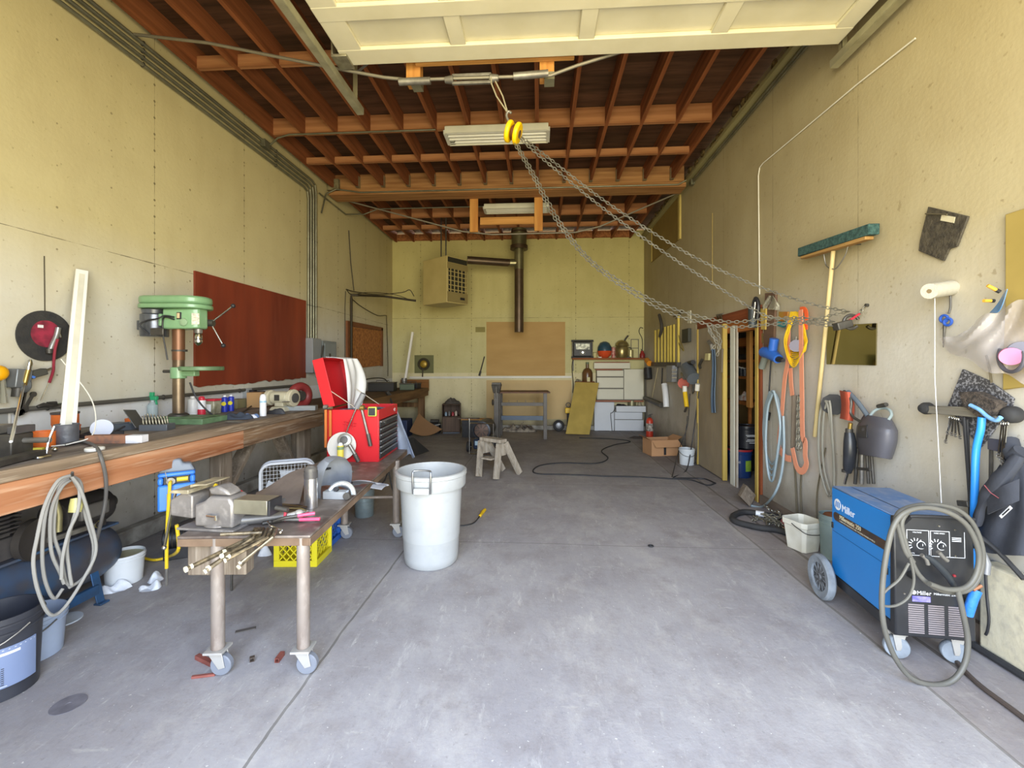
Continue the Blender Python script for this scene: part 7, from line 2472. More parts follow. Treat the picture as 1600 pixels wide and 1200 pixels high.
T.part('cloth', mat('cloth_blue', '#7288a0', .9, col2='#5d7390', scale=5, amt=.6)).sheet(lambda u, v: Rw(1112 + (5 + 1.5 * v) * u + 1 * sin(v * 6), 545 + 100 * v, .05 + .02 * sin(u * 8)), 8, 14, .006)
T.part('pouch', mat('cream_can', '', 1), bevel=.005).prism([Rw(1105, 552, .04), Rw(1111, 552, .04), Rw(1110, 563, .04), Rw(1104, 563, .04)], (-.03, 0, 0))
T.part('clips', steel).tube([Rw(1108, 534, .04), Rw(1112, 540, .05), Rw(1113, 548, .05)], .03, 8)
T.done()
rtube('strap', mat('strap_dark', '#6c6150', .8), 'thin dark strap hanging at the right edge of the door leaf', 'strap', [(1129, 545), (1128, 575), (1128, 582)], .012, .06)
T = Thing('key_hooks', 'little cluster of keys and hooks at the top of the door leaf', 'hooks')
q = T.part('hook', chrome)
for k in range(4):
    q.tube([Rw(1120 + k * 2.4, 492, .05), Rw(1121 + k * 2.4, 500, .06)], .008, 6)
T.part('rail', steel).tube([Rw(1119, 492, .05), Rw(1130, 490, .05)], .006, 6)
T.done()
# things inside the store room
def inn(u, v, x=2.95):
    return PX(u, v, x=x)


T = Thing('storage_shelf', 'pine shelving inside the store room seen through the doorway', 'shelf')
ys0, ys1 = inn(1180, 570).y, inn(1146, 570).y
for (v0, v1) in ((528, 541), (562, 566), (588, 592)):
    z1, z0 = inn(1163, v0).z, inn(1163, v1).z
    T.part('shelf_board', wood('shelf_orange', '#b8743a', '#94582a', 'y', rough=.7), bevel=.003).bb(2.93, 3.4, ys0, ys1 + .2, z0, z1)
pu0 = PX(1171, 570, x=2.80)
T.part('post', pine, bevel=.003).bb(2.78, 2.82, pu0.y - .06, pu0.y + .05, .93, 2.1)
T.done()
zA = inn(1163, 588).z + .001
for k, (u, r, h_, col, lb) in enumerate(((1154, .05, .14, '#2a2b30', 'left'), (1159, .055, .13, '#1f2024', 'middle'), (1164, .045, .12, '#33353b', 'right'))):
    p = inn(u, 570, 3.0)
    can(Vector((3.0, p.y, zA)), r, h_, mat('ink' + str(k), col, .4), white_p, lb + ' one of the three small dark cans on the middle store room shelf', cat='can', name='can', capw=.6)
pB = inn(1160, 570, 2.98)
for nm, z0, lb in (('case', inn(1163, 528).z + .001, 'dark bundle on the top store room shelf'), ('case', inn(1163, 562).z + .001, 'dark low box on the second store room shelf')):
    solo(MB().bb(2.95, 3.2, pB.y - .28, pB.y + .22, z0, z0 + (.18 if 'bundle' in lb else .08)), nm, mat('dark_goods', '#2c2723', .7, scale=6, amt=.7, col2='#524a40'), lb, 'box', bevel=.02)
lower = wood('shelf_orange', '', '', 'y')
T = Thing('storage_stand', 'low stand of orange boards in the store room under a white helmet-like item', 'stand')
zc_ = inn(1160, 626).z
T.part('board', lower, bevel=.003).bb(2.9, 3.25, pB.y - .35, pB.y + .35, zc_ - .05, zc_)
for dy in (-.33, .31):
    T.part('leg', lower, bevel=.003).bb(2.92, 2.96, pB.y + dy, pB.y + dy + .03, 0, zc_ - .051)
T.done()
heap(Vector((3.02, pB.y, zc_ + .001)), .09, .16, .14, mat('goods_white', '#d8cfc6', .5, col2='#b98a74', scale=9, amt=1, lo=.45, hi=.55), 'white and reddish bundle on the low orange stand in the store room', 'bundle', 'bundle', 23, 0, .4)
p1 = PX(1161, 748, z=0)
def premband(T, r, h):
    lab_arc(T, 'red_lid_rim', mat('lid_red', '#c0393f', .4), r * 1.045, h * .93, h * .995, -pi, 0, 20)
    lab_arc(T, 'green_patch', mat('patch_green', '#6fa83a', .45, col2='#b8c84a', scale=9, amt=1), r * .97, h * .25, h * .62, -1.5, -.9, 8, .004)
    T.part('lettering', cw).text('rem', (-.105, -r * .93, h * .52), (1, .12, 0), (0, 0, 1), .07, .002)
pail(Vector((p1.x + .02, p1.y + .14, 0)), .15, .38, mat('pail_blue', '#24427c', .4, scale=5, amt=.4), 'bucket', 'blue bucket with a red rim and green patch just inside the store room', lid=blk, band=premband, handle=False).done()
pb2 = Vector((p1.x + .13, p1.y + .18, .381))
def wband(T, r, h):
    q = T.part('print', cw)
    for k, (a, w_) in enumerate(((.62, .16), (.57, .13), (.42, .12), (.36, .15), (.28, .07))):
        q.box((.0, -r * .985, h * a), (w_, .004, .008))
pail(pb2, .15, .30, blk, 'bucket', 'black bucket with white lettering stacked on the blue bucket in the store room', lid=blk, handle=False, band=wband).done()
pail(Vector((p1.x + .38, p1.y - .12, 0)), .12, .30, mat('pail_pale', '#b7c3d2', .4), 'bucket', 'pale bucket behind the blue one in the store room', handle=False).done()
solo(MB().bb(2.97, 3.2, pB.y - .27, pB.y + .28, 0, .34), 'tool_bag', mat('bag_black', '#232326', .8, scale=9, amt=.5), 'black bag on the store room floor left of the buckets', 'bag', bevel=.03)
# slanted boards at the foot of the doorway
b = MB()
o_ = PX(1172, 792, z=.004)
e1 = Vector((.10, .08, .10)); e2 = Vector((-.09, .02, .10))
b.prism([o_, o_ + e1, o_ + e1 + e2, o_ + e2], (.01, .10, -.003))
solo(b, 'wood_offcut', legm, 'tilted square wood offcut on the floor at the right foot of the doorway', 'offcut', bevel=.003)

# ---- far right wall
rodsm = mat('rod_yellow', '#c9b24c', .5, scale=6, amt=.3)
hangers = []
for k, (u, vt, vb) in enumerate(((1024, 516, 567), (1029, 520, 567), (1034, 518, 566), (1039, 518, 566), (1044, 518, 566), (1048, 516, 566), (1053, 520, 566), (1060, 505, 567))):
    p, q = Rw(u, vt, .03), Rw(u, vb, .03)
    if k == 0:
        rd0 = solo(MB().bar(p, q, .05, .035, (1, 0, 0)), 'yellow_rod', rodsm, 'leftmost, nearest the back corner, of the upright yellow slats on the far right wall', 'slat', 'yellow slats hung on the right wall', bevel=.004)
        base = rd0.location.copy()
    else:
        names = ['second', 'third', 'fourth', 'fifth', 'sixth', 'seventh', 'eighth and longest']
        o = dup(rd0, Vector((q.x, q.y, q.z)) - base, names[k - 1] + ' from the back corner of the upright yellow slats on the right wall')
        if k == 7:
            o.scale.z = 1.2
T = Thing('rod_rack', 'dark rail with clips holding the lower ends of the yellow slats', 'rack')
T.part('rail', dsteel, bevel=.003).prism([Rw(1022, 566, .001), Rw(1064, 566, .001), Rw(1064, 573, .001), Rw(1022, 572, .001)], (-.07, 0, 0))
T.done()


def hang(name, label, cat, parts, group=None):
    T = Thing(name, label, cat, group)
    for nm, m, pts, r in parts:
        P_ = [Rw(p[0], p[1], p[2] if len(p) > 2 else .06) for p in pts]
        T.part(nm, m).tube(P_, r, 10, 4 if len(P_) > 2 else 0)
    return T.done()


wire_m = mat('old_wire', '#5b5340', .6)
hang('cable_hank', 'dark hank of cable hanging left of the yellow slats', 'cable', [('hank', mat('hank_dark', '#3f3a33', .8), [(1030, 492), (1034, 510), (1031, 526)], .03), ('tie', chrome, [(1031, 505), (1032, 520)], .012)])
hang('grinder', 'black grinder with an orange cap hanging by the back right corner', 'grinder', [('body', black, [(1012, 575, .10), (1013, 592, .10)], .085), ('cap', mat('cap_orange', '#d98a1e', .45), [(1011, 563, .10), (1015, 568, .10)], .06)])
hang('dustpan_brush', 'thin handled dustpan brush hanging on the right wall, dark head down', 'brush', [('handle', mat('handle_cream', '#b9ad8a', .6), [(1028, 575), (1019, 621)], .010), ('head', dsteel, [(1008, 622, .08), (1034, 633, .08)], .05)])
hang('tool_case', 'long white plastic tool case hanging on the right wall', 'case', [('case', cw, [(1038, 600, .07), (1040, 618, .07), (1041, 636, .07)], .055), ('strap', black, [(1035, 575), (1034, 600)], .012)])
T = Thing('plastic_case', 'grey plastic case with slots hanging under the slats', 'case')
T.part('case', mat('case_lgrey', '#8d8f93', .5), bevel=.01).prism([Rw(1049, 571, .03), Rw(1059, 571, .03), Rw(1058, 597, .03), Rw(1049, 597, .03)], (-.09, 0, 0))
for k in range(3):
    T.part('slot', white_p).prism([Rw(1050, 577 + k * 6, .122), Rw(1057, 577 + k * 6, .122), Rw(1057, 579 + k * 6, .122), Rw(1050, 579 + k * 6, .122)], (-.004, 0, 0))
T.done()
hang('polisher', 'large dark grey polisher hanging head down on the right wall', 'polisher', [('body', mat('pol_grey', '#5a6066', .4), [(1073, 574, .10), (1084, 592, .10)], .10), ('head', steel, [(1067, 585, .10), (1071, 589, .10)], .05), ('handle', black, [(1075, 568, .08), (1083, 566, .08)], .035), ('tail', dsteel, [(1084, 592), (1083, 612)], .02)])
hang('angle_sander', 'yellow and white pneumatic sander with a red disc hanging on the right wall', 'sander', [('red_disc', mat('disc_salmon', '#b8523f', .6), [(1068, 598, .05), (1068, 599, .09)], .09), ('grip', mat('tool_yellow', '#e0b81e', .4), [(1070, 612, .12), (1073, 636, .12)], .035), ('white_band', white_p, [(1070, 603, .12), (1070, 613, .12)], .036), ('nose', dsteel, [(1073, 636, .12), (1070, 643, .12)], .018)])
hang('hand_tool', 'small pale tool and ring hanging right of the polisher', 'tool', [('body', white_p, [(1090, 600, .06), (1089, 610, .06)], .035), ('ring', dsteel, [(1082, 610), (1082, 615), (1084, 612)], .008)])
hang('wall_hook', 'dark tool hook on the right wall left of the door leaf', 'hook', [('hook', dsteel, [(1097, 562), (1093, 570), (1094, 575)], .02)])
slab([(1070, 515), (1080, 513), (1080, 534), (1070, 536)], .05, 'dark_box', mat('box_black2', '#33332b', .6), 'small black box hanging on the right wall right of the slats', 'box', off=.01, bevel=.004)
slab([(1075, 486), (1080, 485), (1080, 505), (1075, 505)], .012, 'name_tag', cwm, 'narrow pale tag with a dark hole above the small black box', 'tag')
rtube('coat_hanger', wire_m, 'bent wire hook on the wall above the yellow slats', 'hook', [(1052, 495), (1058, 492), (1066, 485), (1062, 492), (1056, 498)], .008)
rtube('wire_loop', mat('wire_olive', '#8a7a3c', .6), 'yellowish loop of wire right of the yellow slats', 'wire', [(1058, 510), (1062, 530), (1067, 543), (1068, 548), (1062, 540), (1059, 528)], .008)
rtube('black_cable', black, 'black hooked bundle hanging at the top right of the doorway', 'cable', [(1176, 510, .06), (1177, 480, .06), (1181, 466, .06), (1185, 478, .06), (1183, 500, .06)], .02)
hang('pry_tool', 'dark spanner bundle with a bright bar hanging in the doorway corner', 'tool', [('bundle', mat('bundle_dark', '#42474a', .5, .3), [(1176, 480, .08), (1176, 512, .08)], .045), ('bar', chrome, [(1180, 472, .13), (1178, 496, .13)], .010)])

# ---- wall between doorway and welder
slab([(1199, 458), (1215.5, 457), (1212, 543), (1196, 545)], .025, 'wall_board', mat('board_purplebrown', '#6b5240', .8, col2='#513c2f', scale=4, amt=.7), 'narrow dark brown upright board right of the doorway', 'board', bevel=.003)
T = Thing('hung_bag', 'clear plastic bag hanging in front of the dark upright board', 'bag')
T.part('bag', mat('clear_bag', '', 1)).sheet(lambda u, v: Rw(1205 + (u - .5) * (6 + 20 * min(1, v * 1.4)), 462 + 22 * v, .05 + .03 * sin(u * 7 + v * 3)), 10, 8, .004)
T.part('cardboard_strip', ypine, bevel=.003).prism([Rw(1190, 482, .03), Rw(1199, 482, .03), Rw(1198, 515, .03), Rw(1191, 515, .03)], (-.015, 0, 0))
T.done()
T = Thing('wall_switch', 'small bronze switch plate on the wall beside the doorway', 'switch')
T.part('plate', mat('bronze_plate', '#7d6a3e', .5), bevel=.002).prism([Rw(1191.5, 521, .001), Rw(1198, 520, .001), Rw(1198, 535, .001), Rw(1191.5, 536, .001)], (-.012, 0, 0))
T.part('toggle', dsteel).prism([Rw(1194, 525, .0135), Rw(1196, 525, .0135), Rw(1196, 531, .0135), Rw(1194, 531, .0135)], (-.01, 0, 0))
T.done()
T = Thing('electric_drill', 'blue electric drill hanging upside down right of the doorway', 'drill')
bl_ = mat('drill_blue', '#2f62b8', .4, scale=8, amt=.2)
T.part('handle', bl_, bevel=.004).tube([Rw(1210, 529, .10), Rw(1207, 548, .10)], .042, 12)
T.part('motor_body', bl_).tube([Rw(1194, 550, .10), Rw(1204, 552, .10), Rw(1216, 561, .10)], [.055, .062, .045], 14)
T.part('chuck', black).tube([Rw(1216, 561, .10), Rw(1224, 563, .10)], [.03, .018], 12)
T.part('side_grip', mat('grip_grey', '#6f756f', .6)).tube([Rw(1196, 556, .08), Rw(1190, 575, .08)], .032, 12)
T.part('cord', black).tube([Rw(1205, 558, .06), Rw(1203, 590, .04), Rw(1200, 640, .03)], .007, 6, 4)
T.part('strain_relief', black).tube([Rw(1202, 645, .03), Rw(1200, 656, .03)], .016, 8)
T.done()
slab([(1220, 487), (1234, 487), (1233, 502), (1220, 502)], .02, 'orange_block', mat('orange_plate', '#b0672a', .7, col2='#8f8a30', scale=9, amt=.8), 'small orange-brown square plate left of the yellow rope', 'plate', bevel=.003)
rtube('teal_rag', mat('teal', '#3f7f7f', .7), 'strip of teal rag under the orange plate', 'rag', [(1217, 506, .06), (1224, 508, .06), (1232, 504, .06)], .025, sm=3)
T = Thing('rope_coil', 'coil of yellow cord hanging on the right wall beside the orange straps', 'rope')
q = T.part('coil', mat('rope_yellow', '#e3b91f', .6, scale=12, amt=.3))
random.seed(21)
for k in range(9):
    a = random.uniform(-2, 2)
    bt = 548 + k * 3.2
    q.tube([Rw(1236 + k * 1.3, 487, .07), Rw(1231 - (k % 3) * 1.5 + a, 520, .06 + .004 * k), Rw(1227 + (k % 4), 545, .05 + .005 * k), Rw(1240 + a, bt, .05 + .004 * k), Rw(1256 + (k % 3), 550 - k, .05 + .005 * k), Rw(1259 - (k % 4), 525, .06), Rw(1250 - k, 487, .07)], .0065, 6, 5)
T.part('nail', dsteel).tube([Rw(1246, 486, .0), Rw(1246, 486, .10)], .006, 6)
T.done()
hang('pulley_block', 'small round purple-grey pulley hanging inside the yellow coil', 'pulley', [('wheel', mat('pulley_purple', '#4a4560', .4), [(1244, 540, .07), (1244, 540.3, .11)], .055), ('hook', steel, [(1244, 526, .08), (1244, 535, .08)], .008)])
st = mat('strap_pink', '#e59a7a', .8, scale=6, amt=.3, col2='#d98262')
so = mat('strap_orange', '#ef6a35', .8, scale=6, amt=.3)
def strap(label, pts, w, m, off=.09, up=(1, 0, 0)):
    b = MB()
    P_ = smooth_path([Rw(u, v, off) for u, v in pts], 5)
    vs, fs = [], []
    for i, p in enumerate(P_):
        d = P_[min(i + 1, len(P_) - 1)] - P_[max(i - 1, 0)]
        s_ = Vector((0, d.z, -d.y)).normalized() * w / 2
        n_ = Vector((.002, 0, 0))
        vs += [p - s_ - n_, p + s_ - n_, p + s_ + n_, p - s_ + n_]
    for i in range(len(P_) - 1):
        for k in range(4):
            k2 = (k + 1) % 4
            fs.append((i * 4 + k, i * 4 + k2, i * 4 + 4 + k2, i * 4 + 4 + k))
    fs += [(3, 2, 1, 0), (len(vs) - 4, len(vs) - 3, len(vs) - 2, len(vs) - 1)]
    b.add(vs, fs)
    return solo(b, 'strap', m, label, 'strap', 'orange straps beside the yellow cord')


strap('widest pink-orange strap hanging straight down over the yellow cord', [(1251, 484), (1252, 560), (1253, 620), (1254, 680), (1258, 690), (1258, 712), (1260, 725), (1254, 736), (1245, 730), (1238, 700)], .06, st)
strap('bright orange strap end looped over the nail beside the pink one', [(1250, 484), (1257, 484), (1260, 492), (1259, 515)], .05, so, .05)
strap('left pink-orange strap twisting down toward the grey hose coil', [(1232, 500), (1231, 560), (1226, 592), (1222, 640), (1220, 660), (1217, 690), (1220, 705), (1228, 715), (1236, 717)], .06, st, .07)
strap('short pink strap end hanging between the two long straps', [(1235, 575), (1236, 600), (1238, 618)], .06, st, .05)
b = MB().chain([Rw(1248, 618, .07), Rw(1247, 660, .07), Rw(1246, 708, .07)], .035, .006)
b.chain([Rw(1252, 616, .08), Rw(1251, 660, .08), Rw(1250, 704, .08)], .035, .006)
solo(b, 'chain', chm, 'doubled steel chain hanging between the pink straps', 'chain')
hang('wood_lath', 'old grey wood lath with a rope hanging behind the straps', 'lath', [('lath', legm, [(1241, 618, .04), (1239, 700, .04)], .02), ('tail', wire_m, [(1239, 700, .04), (1243, 750, .03), (1246, 812, .03)], .008)])
rtube('string', wire_m, 'thin cord hanging from the straps down to the red scrap on the floor', 'cord', [(1252, 730), (1251, 770), (1253, 812)], .007)
heap(Vector((XR - .12, Rw(1250, 812).y, .001)), .08, .10, .08, mat('red_scrap', '#7d3f3c', .8), 'small red-brown scrap heap on the floor under the hanging cords', 'scrap', 'scrap', 31, 0, .8)
# hose coil (grey-blue)
hz = mat('hose_bluegrey', '#8fa0a8', .45, scale=9, amt=.25)
T = Thing('hose_coil', 'coil of grey-blue hose hanging on the right wall by the straps', 'hose')
q = T.part('coil', hz)
for k in range(4):
    q.tube([Rw(1203 + k * 1.5, 612 + k, .05 + .02 * k), Rw(1195 + k * 1.5, 640, .05 + .02 * k), Rw(1193 + k * 1.2, 680 + k * 5, .05 + .02 * k), Rw(1198 + k, 712 + k * 10, .05 + .02 * k), Rw(1208, 725 + k * 8, .05 + .02 * k), Rw(1219 - k, 700, .05 + .02 * k), Rw(1222 - k, 660, .05 + .02 * k), Rw(1215 - k, 622, .05 + .02 * k), Rw(1206 + k, 611, .05 + .02 * k)], .011, 8, 5)
q.tube([Rw(1224, 650, .1), Rw(1225, 700, .1), Rw(1220, 745, .12), Rw(1208, 775, .16), PX(1190, 792, z=.012), PX(1173, 790, z=.012)], .011, 8, 5)
T.done()
T = Thing('push_broom', 'push broom hanging head up on the right wall with teal bristles', 'broom')
e0, e1 = Rw(1253, 397, .10), Rw(1366, 361, .10)
n_ = (e1 - e0).normalized()
upb = n_.cross(Vector((-1, 0, 0))).normalized()
if upb.z < 0:
    upb = -upb
T.part('bristles', mat('bristle_teal', '#3f5f5a', .95, col2='#23403e', scale=45, amt=1, bump=1), bevel=.006).bar(e0 + upb * .015, e1 + upb * .015, .075, .075, upb)
T.part('block', wood('broom_block', '#b08a54', '#8d6a3b', 'y'), bevel=.005).bar(e0 + n_ * .03 - upb * .036, e1 - n_ * .04 - upb * .036, .06, .025, upb)
T.part('handle', wood('broom_handle', '#cdbb8a', '#b5a170', 'z')).cyl(Rw(1302, 392, .08), Rw(1273, 682, .03), .0155, n=14)
T.part('brace_wire', steel).tube([Rw(1287, 397, .08), Rw(1291, 415, .07), Rw(1300, 420, .08), Rw(1308, 418, .08), Rw(1320, 400, .08), Rw(1325, 385, .08)], .004, 6, 4)
T.part('nail', dsteel).tube([Rw(1320, 382, .13), Rw(1345, 382, .01)], .004, 6)
T.done()
# mirror
T = Thing('mirror', 'frameless square mirror panel on the right wall behind the broom handle', 'mirror')
T.part('glass', mat('mirror_glass', '#b5ac8a', .05, 1.0, scale=3, amt=.1)).prism([Rw(1293, 509, .001), Rw(1371, 505, .001), Rw(1370, 571, .001), Rw(1293, 569, .001)], (-.008, 0, 0))
T.done()
# rubber mats
slab([(1453, 323), (1516, 338), (1498, 385), (1486, 389), (1477, 408), (1438, 392), (1440, 375)], .012, 'rubber_mat', mat('mat_diamond', '#4d4639', .75, col2='#332e26', scale=24, amt=1, stretch=(1, 1, 1), bump=.6), 'dark rubber floor mat hung high on the right wall, right of the broom', 'mat', off=.01, bevel=.003)
slab([(1472, 335.5), (1493, 339), (1491, 348.5), (1470, 344.5)], .003, 'paper_tag', mat('tag_cream', '#c9c0a2', .6), 'pale rectangular patch on the dark hung rubber mat', 'patch', off=.0235)
rtube('nail', wire_m, 'thin nail rod holding the dark rubber mat', 'nail', [(1446, 334, .03), (1480, 335, .04)], .004, sm=0)
# twine spool, scissors
T = Thing('twine_spool', 'white spool of twine on a wall peg with its strand hanging down', 'spool')
k0, k1 = PX(1452, 455, x=XR - .19), Rw(1486, 450, .012)
d_ = (k1 - k0)
T.part('spool', mat('twine_white', '#b9b4a4', .8, scale=40, amt=.3, bump=.3)).cyl(k0, k1, .043, n=24)
T.part('core', mat('core_brown', '#7d6a4a', .8)).cyl(k0 - d_ * .01, k0, .012, n=12)
tw = k0.lerp(k1, .5) + Vector((-.03, -.0, 0))
T.part('strand', cw).tube([tw, Vector((tw.x, tw.y, tw.z - .5)), PX(1471, 788, x=tw.x)], .0022, 5)
T.done()
T = Thing('scissors', 'blue handled scissors hanging point down below the twine spool', 'scissors')
bh = mat('scissor_blue', '#2c53a8', .4)
T.part('handle', bh).ring(Rw(1475, 498, .03), .020, .0075, (1, .2, 0), 18, 8)
T.part('handle', bh).ring(Rw(1481, 503, .03), .020, .0075, (1, .2, 0), 18, 8)
T.part('blade', dsteel).tube([Rw(1476, 508, .03), Rw(1474, 543, .03)], [.008, .002], 6)
T.part('hook', dsteel).tube([Rw(1485, 460, .02), Rw(1485, 480, .02), Rw(1482, 490, .03)], .005, 6, 3)
T.done()
# plastic bag with pink discs and yellow-handled cutters
T = Thing('plastic_bag', 'clear plastic bag of discs hung on yellow handled pliers at the right edge', 'bag')
T.part('bag', mat('bag_clear2', '#c5bfc0', .12, alpha=.26, scale=4, amt=.5, col2='#8d8589')).sheet(lambda u, v: Rw(1490 + 112 * u + 10 * (1 - v) - 20 * v * (1 - u), 522 + (-60 * (u) ** .7 + 2) * (1 - v) + (70 * u ** .6 + 6) * v + 4 * sin(u * 14), .08 + .05 * sin(u * 5) * sin(v * 3) + .012 * sin(u * 19 + v * 9)), 26, 16, .003)
T.part('pink_disc', mat('disc_pink', '#c56d95', .5)).cyl(Rw(1578, 556, .06), Rw(1580, 557, .10), .042, n=24)
T.part('grey_ring', mat('ring_grey', '#55545c', .5)).ring(Rw(1580, 557, .10), .075, .009, (1, -.2, 0), 28, 8, 2.6, 6.6)
T.part('dark_disc', mat('disc_dark2', '#58586a', .5)).cyl(Rw(1594, 550, .03), Rw(1596, 550, .06), .05, n=24)
T.done()
for a, b2, lb in (((1543, 446), (1562, 456), 'upper of the two yellow handles sticking out above the clear bag'), ((1537, 470), (1553, 470), 'lower of the two yellow handles sticking out beside the clear bag')):
    T = Thing('screwdriver', lb, 'tool handle', 'yellow tool handles above the clear bag')
    p, q_ = Rw(*a, .10), Rw(*b2, .05)
    T.part('grip', mat('grip_yellow', '#d9a83e', .4)).cyl(p, p.lerp(q_, .7), .0085, n=12)
    T.part('ferrule', black).cyl(p.lerp(q_, .7), q_, .0095, n=12)
    T.done()
T = Thing('blue_sleeve', 'curved shiny blue plastic sleeve at the top of the clear bag', 'sleeve')
T.part('sleeve', mat('sleeve_blue', '#4b7fb0', .2, alpha=.8)).sheet(lambda u, v: Rw(1547 + 26 * u + (6 - 4 * u) * v, 489 - 38 * u + 4 * sin(u * 3) + 9 * v * sin(pi * u), .13 + .02 * v), 10, 4, .003)
T.done()
slab([(1577, 335), (1640, 315), (1640, 600), (1573, 609), (1573, 560), (1577, 480)], .02, 'painted_board', mat('board_mustard', '#9f8a4a', .7, col2='#8c783a', scale=3, amt=.5), 'mustard yellow board on the wall at the right edge of the picture', 'board', bevel=.003)
# cone-shaped mesh mats
T = Thing('abrasive_mat', 'speckled grey rubber mat hanging tilted behind the wall bracket', 'mat')
T.part('mat', mat('mat_speckle', '#3e3d40', .9, col2='#85858a', scale=90, amt=1, lo=.5, hi=.6), bevel=.002).prism([Rw(1507, 577, .01), Rw(1548, 595, .01), Rw(1587, 623, .01), Rw(1583, 636, .01), Rw(1535, 699, .01), Rw(1510, 670, .01), Rw(1484, 634, .01)], (-.012, 0, 0))
T.part('hanger_loop', wire_m).tube([Rw(1541, 555, .03), Rw(1546, 575, .03), Rw(1549, 598, .03)], .005, 6, 3)
T.done()
# wall bracket bar with round ends, brush, wrenches
T = Thing('wall_bracket', 'horizontal grey wooden bar on the right wall with black round ends', 'rack')
T.part('bar', wood('bar_greywood', '#7e7a70', '#5f594e', 'y', dust='#9b9688'), bevel=.004).prism([Rw(1456, 634, .06), Rw(1565, 637, .06), Rw(1565, 655, .06), Rw(1456, 646, .06)], (-.03, 0, 0))
T.part('round_end', rubber).lathe([(0, .055), (.025, .05), (.036, .025), (.036, -.0), (.02, -.03), (0, -.03)], Rw(1451, 638, .06), (-1, -.25, 0), 24)
T.part('round_end', rubber).lathe([(0, .03), (.02, .028), (.034, .018), (.042, 0), (.042, -.03), (0, -.045)], Rw(1578, 648, .07), (-1, -.3, 0), 26)
T.done()
T = Thing('bench_brush', 'black bristle bench brush with a light blue back lying on the wall bar', 'brush')
T.part('bristles', mat('bristle_dark', '#2f2a27', .95, col2='#5c5148', scale=70, amt=1, bump=1), bevel=.003).prism([Rw(1512, 612, .07), Rw(1540, 612, .07), Rw(1575, 630, .07), Rw(1568, 648, .07), Rw(1545, 653, .07), Rw(1520, 634, .07)], (-.05, 0, 0))
T.part('back', mat('brush_blue', '#5f93c9', .4, col2='#9cc4e4', scale=9, amt=.5)).tube([Rw(1516, 633, .13), Rw(1530, 640, .13), Rw(1543, 651, .13), Rw(1556, 657, .13), Rw(1564, 652, .13)], .010, 10, 4)
T.done()
def wrench(u0, v0, u1, v1, label, group, off=.10, r=.0032):
    T = Thing('wrench', label, 'wrench', group)
    p, q_ = Rw(u0, v0, off), Rw(u1, v1, off)
    T.part('shank', chrome).bar(p, q_, .008, .004, (1, 0, 0))
    T.part('box_end', chrome).ring(p, .007, .0035, (1, 0, 0), 14, 6)
    T.part('open_end', steel).ring(q_, .008, .004, (1, 0, 0), 12, 6, .9, 5.4)
    T.done()


G1_ = 'wrenches under the left of the wall bar'
ordw = ['leftmost', 'second', 'third', 'fourth', 'rightmost']
for k, (u0, u1, v1) in enumerate(((1485, 1478, 690), (1488, 1481, 676), (1490, 1487, 678), (1493, 1493, 680), (1496, 1500, 683))):
    wrench(u0, 652 + k * .8, u1, v1, ordw[k] + ' of the five shiny wrenches hanging under the left part of the wall bar', G1_)
G2_ = 'wrenches under the right of the wall bar'
for k, (u0, u1, v1) in enumerate(((1566, 1560, 712), (1569, 1565, 718), (1573, 1567, 725))):
    wrench(u0, 662, u1, v1, ('left', 'middle', 'right and longest')[k] + ' of the three wrenches hanging under the round bar end', G2_, .12)
# rods and hockey-like sticks
T = Thing('sliding_clamp', 'pair of thin black rods with a small clamp leaning between wall and welder', 'bar clamp')
T.part('rod', black).tube([Rw(1506, 652, .10), Rw(1519, 830, .10)], .007, 8)
T.part('rod', black).tube([Rw(1511, 656, .09), Rw(1520, 930, .06)], .007, 8)
T.part('clamp', dsteel, bevel=.003).bar(Rw(1499, 786, .12), Rw(1516, 788, .12), .03, .03)
T.done()
hang('pry_bar', 'thick bright blue bar leaning on the wall behind the welder', 'bar', [('bar', mat('bar_blue', '#2b8be8', .35, scale=5, amt=.25, col2='#4ba4ef'), [(1534, 652, .12), (1532, 672, .12), (1525, 705, .12), (1523, 760, .12), (1520, 860, .10), (1515, 935, .085)], .0165)])
rtube('black_rod', dsteel, 'thin dark rod hanging left of the grey work jacket', 'rod', [(1549, 686, .05), (1548, 750, .05)], .008, sm=0)
# small hooks plate and jacket
slab([(1549, 685), (1590, 690), (1590, 712), (1549, 702)], .02, 'dark_plate', mat('plate_charcoal', '#4a474c', .6), 'dark horizontal bracket plate above the jacket', 'plate', off=.06, bevel=.003)
T = Thing('work_jacket', 'charcoal grey work jacket with a small white label hanging at the right edge', 'jacket')
jk2 = mat('jacket_charcoal', '#3b3e47', 1.0, col2='#2b2d34', scale=7, amt=.7, bump=.4)
def jk_f(u, v):
    uu = 1586 - 6 * v + (u - .5) * (14 + 150 * v ** .8)
    vv = 712 + 152 * v - 16 * (abs(u - .5) * 2) ** 2 * v + 8 * u * v
    off = .05 + .09 * sin(pi * min(1, max(0, u))) * (.4 + .6 * v) + .018 * sin(u * 16 + v * 5) * v
    return Rw(uu, vv, off)
T.part('body', jk2).sheet(jk_f, 30, 20, .008)
T.part('collar', jk2).tube([Rw(1577, 688, .07), Rw(1585, 712, .10), Rw(1598, 705, .10)], .035, 12, 3)
def slv(t, s):
    a, b2 = Rw(1590, 712, .14), Rw(1524, 822, .16)
    return a.lerp(b2, t)
T.part('sleeve', jk2).tube([Rw(1592, 712, .13), Rw(1578, 732, .15), Rw(1560, 752, .16), Rw(1545, 768, .15), Rw(1533, 792, .14), Rw(1527, 818, .13)], lambda t: .032 + .022 * sin(pi * min(1, t * 1.3)) + .004 * sin(t * 22), 14, 4, flat=.6)
lbp = Rw(1571, 803, .205)
T.part('label', cw, bevel=.001).bar(Rw(1563, 808, .215), Rw(1580, 792, .215), .014, .003, (1, .0, 0))
